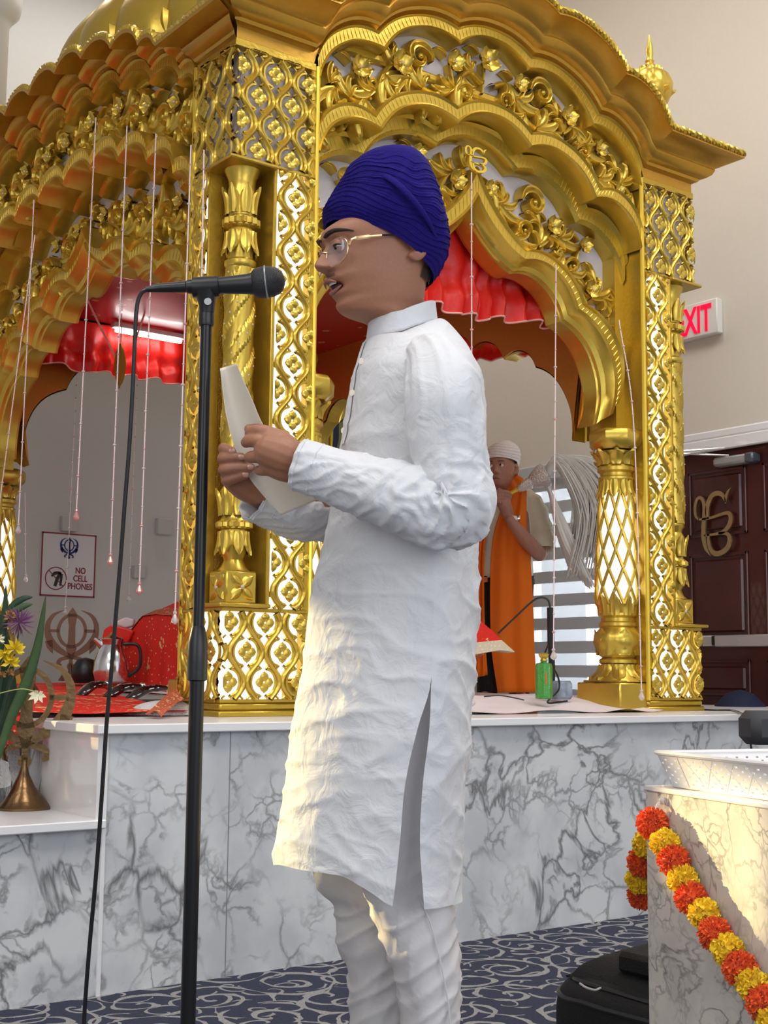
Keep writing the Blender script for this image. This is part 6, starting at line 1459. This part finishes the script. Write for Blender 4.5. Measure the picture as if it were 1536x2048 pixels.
def kback(u, v):
    ph = PI * u; s_ = sin(ph) ** .85; n_ = -cos(ph); py0 = 728 - 80 * s_; hem = interp([(-1, 1775), (-.4, 1785), (.2, 1785), (.5, 1745), (1, 1700)], n_)
    py = py0 + (hem - py0) * v; r, mm, t = sinterp(KR, py), sinterp(KM2, py), sinterp(KT, py)
    px = mm + (r - mm) * s_; p = P(px, py, DB) + DV * (t * n_ * (1 - .12 * s_))
    amp = fold(p.x, p.y, p.z) * min(1, v * 8); out = (IRV * s_ + DV * n_).normalized(); return tuple(p + out * amp * (1.0 + .8 * v) - out * .004)
m = MB(); m.grid(kfront, 150, 260); m.grid(kback, 110, 260)
# shoulder yoke and collar
neckc = Vector(P(806, 640, DB))
def yoke(u, v):
    a = 2 * PI * u; ca, sa = cos(a), sin(a); bx = P(806 + 0 * ca, 0, DB)
    pin = P(803 + 66 * ca, interp([(-1, 690), (-.5, 689), (0, 684), (.5, 668), (1, 648)], ca), DB) + DV * (.066 * sa)
    py = 642; 
    if ca < 0: s_ = abs(ca) ** .85; pout = Vector(kfront(math.asin(min(1, abs(ca))) / PI if sa < 0 else 1 - math.asin(min(1, abs(ca))) / PI, 0))
    else: s_ = abs(ca) ** .85; pout = Vector(kback(math.asin(min(1, abs(ca))) / PI if sa < 0 else 1 - math.asin(min(1, abs(ca))) / PI, 0))
    return tuple(Vector(pin) * (1 - v) + Vector(pout) * v + ZV * (.006 * sin(PI * v)))
m.grid(yoke, 72, 8, cu=True)
ku = m.build('kurta', kurtam, boy, sharp=80)
m = MB()
def collar(u, v):
    a = 2 * PI * (.03 + .94 * u) + PI; ca, sa = cos(a), sin(a)    # opening at the front
    base_py = 667 - 22 * (ca * .5 + .5) ** .8 * 1.0; px = 803 + 69 * ca
    top = 30 / HS; p = P(px, interp([(-1, 690), (-.5, 689), (0, 684), (.5, 668), (1, 648)], ca), DB) + DV * (.068 * sa)
    h_ = v * 1.0; q = p + ZV * (h_ * (.034 + .0 * ca)) - IRV * (ca * .004 * h_) - DV * (sa * .004 * h_)
    return tuple(q + (IRV * ca + DV * sa) * .002)
m.grid(collar, 90, 8); o = m.build('collar', kurtam, ku); sd = o.modifiers.new('s', 'SOLIDIFY'); sd.thickness = .0025; sd.offset = 0
# button placket
m = MB()
def plk(u, v):
    py = 690 + 215 * v; x = sinterp(KL, py); w_ = .016 / .36 * 40
    q = kfront(.36 + .06 * u, (py - 688) / 1070); return tuple(Vector(q) + (-IRV - DV * .5).normalized() * .0025)
m.grid(plk, 5, 60); m.build('button_placket', kurtam, ku)
btn = mat('pearl_button', (.80, .74, .62), .2, 0, coat=.5)
for (x, y) in ((725, 738), (706, 802), (688, 873)):
    m = MB()
    v_ = (y - 688) / 1070; best = min((kfront(.30 + .01 * k, v_) for k in range(14)), key=lambda q: abs((lambda d: 768 + F * d.dot(R_) / d.dot(FW))(Vector(q) - CAM) - x)); c = Vector(best) + (-IRV * .5 - DV).normalized() * .004; m.lathe([(.0005, -.0015), (.005, -.001), (.0052, .001), (.0005, .0014)], 14, (0, 0, 0)); k = len(m.v) - 56
    m.v[k:] = [tuple(c + ZV * p[0] + IRV * p[1] * .8 - DV * p[1] * .5 - DV * p[2] * 1.0) for p in m.v[k:]]
    m.build('button', btn, ku)
# sleeves
def sleeve(pts, radii, cuff_dir, elbow, name, seed):
    w_ = catmull([P(*p) for p in pts], 14); k = len(w_)
    def f(u, v):
        i = v * (k - 1); i0 = min(int(i), k - 2); p = Vector(w_[i0]).lerp(Vector(w_[i0 + 1]), i - i0); i1 = max(0, i0 - 3); i2 = min(k - 1, i0 + 4); t = (Vector(w_[i2]) - Vector(w_[i1])).normalized()
        x = (-DV - t * (-DV).dot(t)).normalized(); y = t.cross(x); a = 2 * PI * u; r = sinterp(list(enumerate(radii)), v * (len(radii) - 1))
        near = gs(v - elbow, .17); L_ = v * 5
        cr = near * .0065 * (max(0, 1 - abs(noise.noise(Vector((v * 22 + cos(a) * 1.4, sin(a) * 1.6, seed)))) * 2.6) ** 2) + .0045 * max(0, 1 - abs(noise.noise(Vector((v * 12 + cos(a + v * 6) * 1.8, sin(a) * 2.1, seed + 5)))) * 2.4) ** 2 + .003 * wob(v * 10, a, 1, seed)
        inner = near * .010 * sin(v * 90 + 3 * sin(a)) * max(0, -y.dot(IRV) if False else .5 + .5 * cos(a - 2.4)) * .6
        return tuple(p + (x * cos(a) + y * sin(a)) * (r + cr + inner))
    m = MB(); m.grid(f, 72, 220, cu=True); o = m.build(name, kurtam, ku, sharp=85); sd = o.modifiers.new('s', 'SOLIDIFY'); sd.thickness = .0015; sd.offset = -1
    m = MB(); m.tube([f(i / 60, .992) for i in range(60)], .0016, 6, closed=True); m.tube([f(i / 60, .955) for i in range(60)], .0010, 6, closed=True); m.build('cuff_hem', kurtam, o); return o
sleeve([(846, 706, 2.055), (870, 728, 1.995), (886, 788, 1.955), (893, 860, 1.945), (905, 945, 1.935), (916, 1005, 1.93), (880, 1022, 1.93), (815, 1000, 1.935), (750, 978, 1.95), (680, 955, 1.97), (596, 929, 1.985)], [.026, .043, .056, .055, .050, .052, .053, .050, .046, .041, .0355], None, .56, 'left_sleeve', 3)
sleeve([(838, 715, 2.24), (860, 740, 2.28), (850, 820, 2.32), (830, 930, 2.33), (800, 1010, 2.33), (730, 1035, 2.31), (650, 1035, 2.26), (580, 1025, 2.21), (505, 996, 2.165)], [.040, .052, .055, .052, .050, .046, .042, .038, .034], None, .5, 'right_sleeve', 11)
# trousers
def trouser(rows, dep, thick, seed):
    def f(u, v):
        i = v * (len(rows) - 1); py = sinterp([(k, r[0]) for k, r in enumerate(rows)], i); l = sinterp([(k, r[1]) for k, r in enumerate(rows)], i); r_ = sinterp([(k, r[2]) for k, r in enumerate(rows)], i); a = 2 * PI * u; ca, sa = cos(a), sin(a)
        c = P((l + r_) / 2, py, dep); q = py / 100.0
        knee = gs(py - 1900, 190); cr = knee * .0055 * max(0, 1 - abs(noise.noise(Vector((q * 2.3 + ca * 1.1, sa * .9, seed)))) * 2.6) ** 1.8 + .004 * noise.noise(Vector((ca * 1.6, sa * 1.6, q * .5 + seed))) + .0025 * max(0, 1 - abs(noise.noise(Vector((q * 1.2 + ca * 2, sa * 2, seed + 9)))) * 2.5) ** 2
        return tuple(Vector(c) + IRV * (ca * ((r_ - l) / 2 * dep / F + cr - .003)) + DV * (sa * (thick + cr)))
    m.grid(f, 90, 260, cu=True)
m = MB()
trouser([(1370, 705, 935), (1500, 715, 930), (1620, 720, 922), (1760, 722, 908), (1850, 750, 911), (1950, 785, 920), (2048, 803, 921), (2200, 812, 918), (2330, 820, 912), (2440, 826, 905)], 2.065, .076, 2)
trouser([(1370, 650, 885), (1500, 645, 880), (1620, 640, 870), (1760, 630, 850), (1810, 668, 845), (1870, 672, 840), (1950, 694, 848), (2048, 699, 845), (2200, 712, 838), (2390, 728, 835)], 2.215, .076, 6)
trs = m.build('trousers', trousm, boy, sharp=85)
m = MB(); m.tube(catmull([P(838, 1790, 1.989), P(862, 1850, 1.986), P(880, 1920, 1.985), P(893, 1985, 1.987), P(900, 2048, 1.989), P(900, 2200, 1.993), P(895, 2400, 1.998)], 8), .0012, 6); m.build('side_seam', trousm, trs)
# the paper
LE = [(440, 737), (446, 790), (453, 835), (466, 885), (482, 925), (500, 958), (528, 993), (562, 1031)]; RE = [(474, 727), (488, 762), (505, 800), (524, 845), (552, 890), (585, 930), (620, 965), (652, 992)]
m = MB(); m.grid(lambda u, v: tuple(P(sinterp([(k, p[0]) for k, p in enumerate(LE)], v * 7) * (1 - u) + u * sinterp([(k, p[0]) for k, p in enumerate(RE)], v * 7), sinterp([(k, p[1]) for k, p in enumerate(LE)], v * 7) * (1 - u) + u * sinterp([(k, p[1]) for k, p in enumerate(RE)], v * 7), 2.112 - .075 * u + .035 * sin(PI * u) - .012 * sin(v * 3))), 24, 60)
o = m.build('sheet_of_paper', paperm, None); sd = o.modifiers.new('s', 'SOLIDIFY'); sd.thickness = .0004; recenter(o, P(500, 900, 2.1)); tag(o, 'curled sheet of cream paper held in both hands of the reading boy', 'paper')
# ============ the old man
DM2 = 7.85; K = F / DM2
skin2 = mat('skin_tan', (.40, .19, .13), .5, 0, .2, 60, .12)
def Q(px, py, o=0): return P(px, py, DM2) + DV * o
def QL(pts, radii, n=14, sub=5, flat=1.0):
    return limb([(x, y, DM2 + d) for x, y, d in pts], radii, n, flat, sub)
om_ = []
HC2 = Vector(Q(1003, 938)); f2 = (-DV * cos(.45) - IRV * sin(.45)); n2 = (IRV * cos(.45) - DV * sin(.45))
def h2(u, v):
    z = -.135 + .25 * v; a = 2 * PI * u; ca, sa = cos(a), sin(a)
    xf = sinterp([(-.135, .03), (-.118, .06), (-.105, .083), (-.085, .090), (-.05, .092), (-.02, .094), (.01, .096), (.05, .094), (.09, .07), (.115, .03)], z); xb = sinterp([(-.135, -.055), (-.08, -.07), (0, -.095), (.06, -.09), (.115, -.03)], z); w_ = sinterp([(-.135, .052), (-.11, .056), (-.08, .068), (-.03, .078), (.02, .080), (.07, .07), (.115, .03)], z)
    f_ = (xf if ca > 0 else -xb) * ca; l_ = w_ * math.copysign(abs(sa) ** .88, sa); al = abs(l_)
    if ca > 0:
        f_ += sinterp([(-.045, 0), (-.038, .012), (-.028, .024), (-.015, .018), (0, .009), (.015, .002), (.02, 0)], z) * gs(al, .014) if -.045 < z < .02 else 0
        f_ += .008 * gs(al - .016, .008) * gs(z + .033, .009); f_ -= .009 * gs(al - .032, .014) * gs(z - .012, .012); f_ += .005 * gs(al - .03, .02) * gs(z - .030, .008)
        f_ += .005 * gs(al, .024) * gs(z + .060, .006) + .005 * gs(al, .022) * gs(z + .074, .006) - .004 * gs(al, .03) * gs(z + .067, .003); f_ -= .004 * gs(al - .034, .008) * gs(z + .05, .022)
    return tuple(HC2 + f2 * f_ + n2 * l_ + ZV * z)
hm = MB(); hm.grid(h2, 80, 90, cu=True); hm.f.append(tuple(range(0, 7200, 90))); hm.f.append(tuple(90 * i + 89 for i in range(80)))
for sd in (-1, 1):
    c = HC2 + n2 * (sd * .080) - f2 * .012 - ZV * .01; hm.tube([tuple(c + f2 * a + ZV * b_ + n2 * sd * .008) for a, b_ in ((.01, .02), (-.008, .034), (-.022, .02), (-.02, -.008), (-.006, -.028), (.006, -.02))], .009, 8)
om_ = [hm, QL([(1000, 965, .03), (1000, 1000, .04)], [.058, .062]), QL([(1012, 1010, .05), (1015, 1080, .05), (1015, 1150, .05)], [.15, .16, .16], flat=.75),
       QL([(1062, 1003, .05), (1078, 1050, .04), (1079, 1108, -.02)], [.055, .050, .042]), QL([(1079, 1108, -.06), (1052, 1080, -.17), (1020, 1040, -.20)], [.044, .042, .030]),
       QL([(965, 1003, .05), (950, 1060, .02), (946, 1110, -.02)], [.055, .05, .042]), QL([(946, 1110, -.02), (958, 1060, -.10), (972, 1020, -.16)], [.044, .04, .030]),
       QL([(1018, 1036, -.17), (1010, 1012, -.18), (1004, 996, -.18)], [.030, .040, .038]), QL([(974, 1018, -.17), (980, 1008, -.18), (988, 998, -.18)], [.030, .038, .034]),
       QL([(1035, 1180, .05), (1042, 1280, .05), (1040, 1385, .05)], [.08, .06, .045]), QL([(985, 1180, .05), (975, 1280, .05), (972, 1385, .05)], [.08, .06, .045]),
       QL([(1040, 1392, .05), (1045, 1398, -.10)], [.04, .03]), QL([(972, 1392, .05), (968, 1398, -.10)], [.04, .03])]
for k in range(4):
    om_.append(QL([(1022 - k * 1.5, 988 + k * 6.5, -.18), (1008 - k * 2, 983 + k * 6.5, -.22), (994 - k * 1.5, 985 + k * 6.5, -.225), (990 - k, 991 + k * 6, -.205)], [.0115, .0115, .0105, .009], 10, 4))
    om_.append(QL([(988 - k * .5, 992 + k * 6, -.19), (978 - k, 990 + k * 6, -.215), (968, 993 + k * 6, -.205), (966, 998 + k * 6, -.185)], [.011, .0115, .0105, .009], 10, 4))
om_.append(QL([(1014, 1010, -.19), (1002, 984, -.215), (998, 979, -.205)], [.014, .012, .010], 10, 4)); om_.append(QL([(975, 1014, -.19), (984, 992, -.215), (992, 984, -.21)], [.014, .012, .010], 10, 4))
pb3 = Vector(Q(1005, 1300, .05)); man = joined(om_, 'person', skin2, .0055, None, 1); recenter(man, (pb3.x, pb3.y, .752)); WM[man.name] = Matrix.Translation((pb3.x, pb3.y, .752))
tag(man, 'older person in white turban and orange scarf standing behind, holding a whisk', 'person')
for sd in (-1, 1):
    c = HC2 + f2 * .083 + n2 * (sd * .032) + ZV * .010; e = MB(); e.ball(tuple(c), .0125, 12); eb = e.build('eyeball', eyew, man); e = MB(); e.ball(tuple(c + f2 * .010 - n2 * .003), .006, 8); e.build('iris', iris, eb)
    e = MB(); e.grid(lambda u, v: tuple(c + (f2 * cos((u - .5) * 2.6) + n2 * sin((u - .5) * 2.6)) * (.0138 * cos(v * 1.4 + .2)) + ZV * (.0138 * sin(v * 1.4 + .2))), 12, 6); e.build('upper_eyelid', skin2, man)
    e = MB(); e.tube([tuple(HC2 + f2 * (.103 - abs(q) * .16 * .12) + n2 * (sd * (.014 + q * .04)) + ZV * (.031 + .003 * sin(q * 3))) for q in (0, .25, .5, .75, 1)], [.002, .004, .004, .003, .001], 6); e.build('eyebrow', mat('grey_brow', (.12, .08, .07), .8) if 'grey_brow' not in MATS else MATS['grey_brow'], man)
m = MB(); m.tube([tuple(HC2 + f2 * (.0965 - 9 * (q * .026) ** 2) + n2 * (q * .026) + ZV * (-.067 - .006 * q * q)) for q in (-1, -.5, 0, .5, 1)], [.001, .003, .0035, .003, .001], 8); m.build('lips', mat('old_lip', (.26, .09, .08), .5), man)
m = MB()
def t2(u, v):
    a = 2 * PI * u; ca, sa = cos(a), sin(a); r = sinterp([(0, .100), (.25, .108), (.5, .106), (.75, .085), (1, .03)], v); z = .038 + .135 * v
    q = v * 7 + .4 * sin(a * 2); fr_ = q - math.floor(q); r += .004 * (1 - fr_)
    return tuple(HC2 + f2 * (r * ca * 1.02 - .006 - .03 * v) + n2 * (r * .92 * sa + .012 * v) + ZV * (z + .018 * ca * (1 - v) - (.05 * (1 - v) if ca < 0 else 0) * abs(ca)))
m.grid(t2, 60, 60, cu=True); m.f.append(tuple(60 * i + 59 for i in range(60))); m.build('turban', mat('white_turban', (.82, .78, .76), .85, 0, .2, 60), man)
shm = linen('cream_shirt', (.80, .74, .58), .85, 1, .0, .15); m = MB()
def sh_(u, v):
    a = 2 * PI * u; py = 968 + 190 * v; l = sinterp([(968, 985), (980, 970), (995, 955), (1030, 948), (1090, 955), (1158, 957)], py); r = sinterp([(968, 1022), (980, 1045), (995, 1066), (1030, 1068), (1090, 1066), (1158, 1068)], py); t = sinterp([(968, .05), (985, .10), (1010, .13), (1100, .145), (1158, .14)], py)
    p = Q((l + r) / 2, py, .05); return tuple(p + IRV * ((r - l) / 2 / K * cos(a)) + DV * (t * sin(a)) + (IRV * cos(a) + DV * sin(a)) * .008 * wob(a * 2, py * .03, 1, 4))
m.grid(sh_, 60, 60, cu=True); sho = m.build('shirt', shm, man)
def slv(pts, radii, name):
    mm = MB(); w_ = catmull([Q(*p) for p in pts], 8); k = len(w_); mm.tube(w_, [sinterp(list(enumerate(radii)), i / (k - 1) * (len(radii) - 1)) + .004 * sin(i * 1.3) for i in range(k)], 20, caps=False); mm.build(name, shm, sho)
slv([(1050, 985, .06), (1068, 1010, .05), (1080, 1055, .04), (1084, 1100, .0)], [.045, .07, .078, .085], 'short_sleeve'); slv([(972, 985, .06), (960, 1010, .05), (948, 1050, .04), (942, 1085, .0)], [.045, .07, .075, .08], 'short_sleeve')
blk = mat('black_trousers', (.010, .010, .012), .8, 0, .2, 60); m = MB()
for (x0, x1) in ((1035, 1040), (987, 975)):
    w_ = catmull([Q(x0, 1150, .05), Q((x0 + x1) / 2, 1260, .05), Q(x1, 1392, .05)], 8); m.tube(w_, [.105 - .045 * i / (len(w_) - 1) for i in range(len(w_))], 24)
m.build('trousers', blk, man)
m = MB(); m.grid(lambda u, v: tuple(Q(1012, 1157 + 10 * v, .05) + IRV * (.175 * cos(2 * PI * u)) + DV * (.150 * sin(2 * PI * u))), 50, 3, cu=True); m.build('belt', blk, man); m = MB(); c = Q(966, 1162, -.10); m.bbox((c.x - .02, c.y - .01, c.z - .016), (c.x + .02, c.y + .01, c.z + .016), .003); m.build('belt_buckle', chrome, man)
orm = linen('orange_scarf', (.88, .18, .005), .8, 1, .1, .1); m = MB()
def scarf(LE_, RE_, off, n=40):
    def f(u, v):
        i = v * (len(LE_) - 1); a = Vector(Q(sinterp([(k, p[0]) for k, p in enumerate(LE_)], i), sinterp([(k, p[1]) for k, p in enumerate(LE_)], i))); c = Vector(Q(sinterp([(k, p[0]) for k, p in enumerate(RE_)], i), sinterp([(k, p[1]) for k, p in enumerate(RE_)], i)))
        d = sinterp(list(enumerate(off)), v * (len(off) - 1)); return tuple(a.lerp(c, u) + DV * (d - .012 * sin(PI * u) + .012 * sin(u * 13 + v * 2) * min(1, v * 3 + .2)))
    m.grid(f, n, 60)
scarf([(1010, 968), (1012, 990), (1000, 1025), (988, 1060), (980, 1110), (977, 1200), (980, 1300), (992, 1385)], [(1030, 946), (1048, 968), (1050, 1010), (1049, 1060), (1056, 1110), (1062, 1200), (1065, 1300), (1071, 1384)], [-.0, -.085, -.105, -.112, -.112, -.115, -.12, -.12])
scarf([(985, 962), (966, 975), (962, 1010), (955, 1060), (952, 1120), (950, 1200), (950, 1280), (946, 1356)], [(992, 966), (985, 985), (978, 1020), (972, 1060), (966, 1110), (966, 1200), (968, 1280), (972, 1350)], [-.02, -.10, -.135, -.14, -.13, -.12, -.12, -.12], 16)
scarf([(978, 948), (985, 958), (990, 968), (985, 985)], [(1034, 944), (1030, 955), (1020, 962), (1014, 975)], [.10, .02, -.02, -.02], 16)
sc2 = m.build('scarf', orm, man); sd = sc2.modifiers.new('s', 'SOLIDIFY'); sd.thickness = .006
m = MB(); wc = [Q(1018, 1036, -.17) + (IRV * .85 + ZV * .5).normalized() * 0]; ax_ = (Vector(Q(1052, 1080, -.10)) - Vector(Q(1020, 1040, -.17))).normalized(); x_ = ax_.orthogonal().normalized(); y_ = ax_.cross(x_); cc_ = Vector(Q(1023, 1045, -.165))
m.tube([tuple(cc_ + x_ * (.034 * cos(2 * PI * k / 24)) + y_ * (.034 * sin(2 * PI * k / 24))) for k in range(24)], .007, 6, closed=True); wt = m.build('wristwatch', chrome, man); m = MB(); m.ball(tuple(cc_ - DV * .034), .018, 10); m.build('watch_face', mat('watch_white', (.85, .82, .78), .2), wt)
# whisk
wk = thing('ceremonial_whisk', 'white hair whisk with a silver jewelled handle held over the shoulder of the older man', 'whisk', Q(1060, 975, -.2))
h0_, h1_ = Vector(Q(972, 1018, -.20)), Vector(Q(1086, 957, -.16)); hx = (h1_ - h0_)
m = MB(); m.tube([h0_, h0_ + hx * .55], .011, 12); m.build('gold_handle', MATS['gold_bright'], wk)
m = MB(); m.tube([h0_ + hx * q for q in (.50, .55, .60, .70, .72, .78, .90, .98, 1.0)], [.016, .026, .028, .036, .034, .048, .070, .074, .060], 20); m.build('silver_cone', mat('jewelled_silver', (.70, .66, .64), .25, .9, 1.0, 130, .3), wk)
m = MB(); rnd = random.Random(4)
for k in range(700):
    a = rnd.random(); b_ = rnd.random(); sx_ = rnd.uniform(-1, 1); top = 924 + 46 * a; fx = 1120 + 75 * b_
    pts = [h1_ + ZV * rnd.uniform(-.03, .05) + IRV * .0, Vector(Q(1095 + 18 * b_, 948 - 22 * (1 - a), -.16 + .05 * sx_)), Vector(Q(fx - 10, top + 8 * b_, -.14 + .10 * sx_)), Vector(Q(fx + 25 + 20 * b_, top + 60 + 60 * a, -.12 + .14 * sx_)), Vector(Q(fx + 20 + 34 * b_ - 30 * a, top + 150 + 90 * a, -.10 + .16 * sx_))]
    if a > .62: pts = [h1_ + ZV * rnd.uniform(-.05, .02), Vector(Q(1094, 985 + 10 * a, -.15 + .04 * sx_)), Vector(Q(1110 + 20 * b_, 1050 + 20 * a, -.13 + .08 * sx_)), Vector(Q(1135 + 45 * b_, 1130 + 50 * b_, -.1 + .12 * sx_))]
    m.tube(catmull([tuple(p) for p in pts], 4), lambda t: .0095 * (1 - .7 * t), 3, caps=False)
o = m.build('hair_plume', mat('whisk_hair', (.80, .79, .74), .6, 0, sheen=.3), wk); o['kind'] = 'stuff'
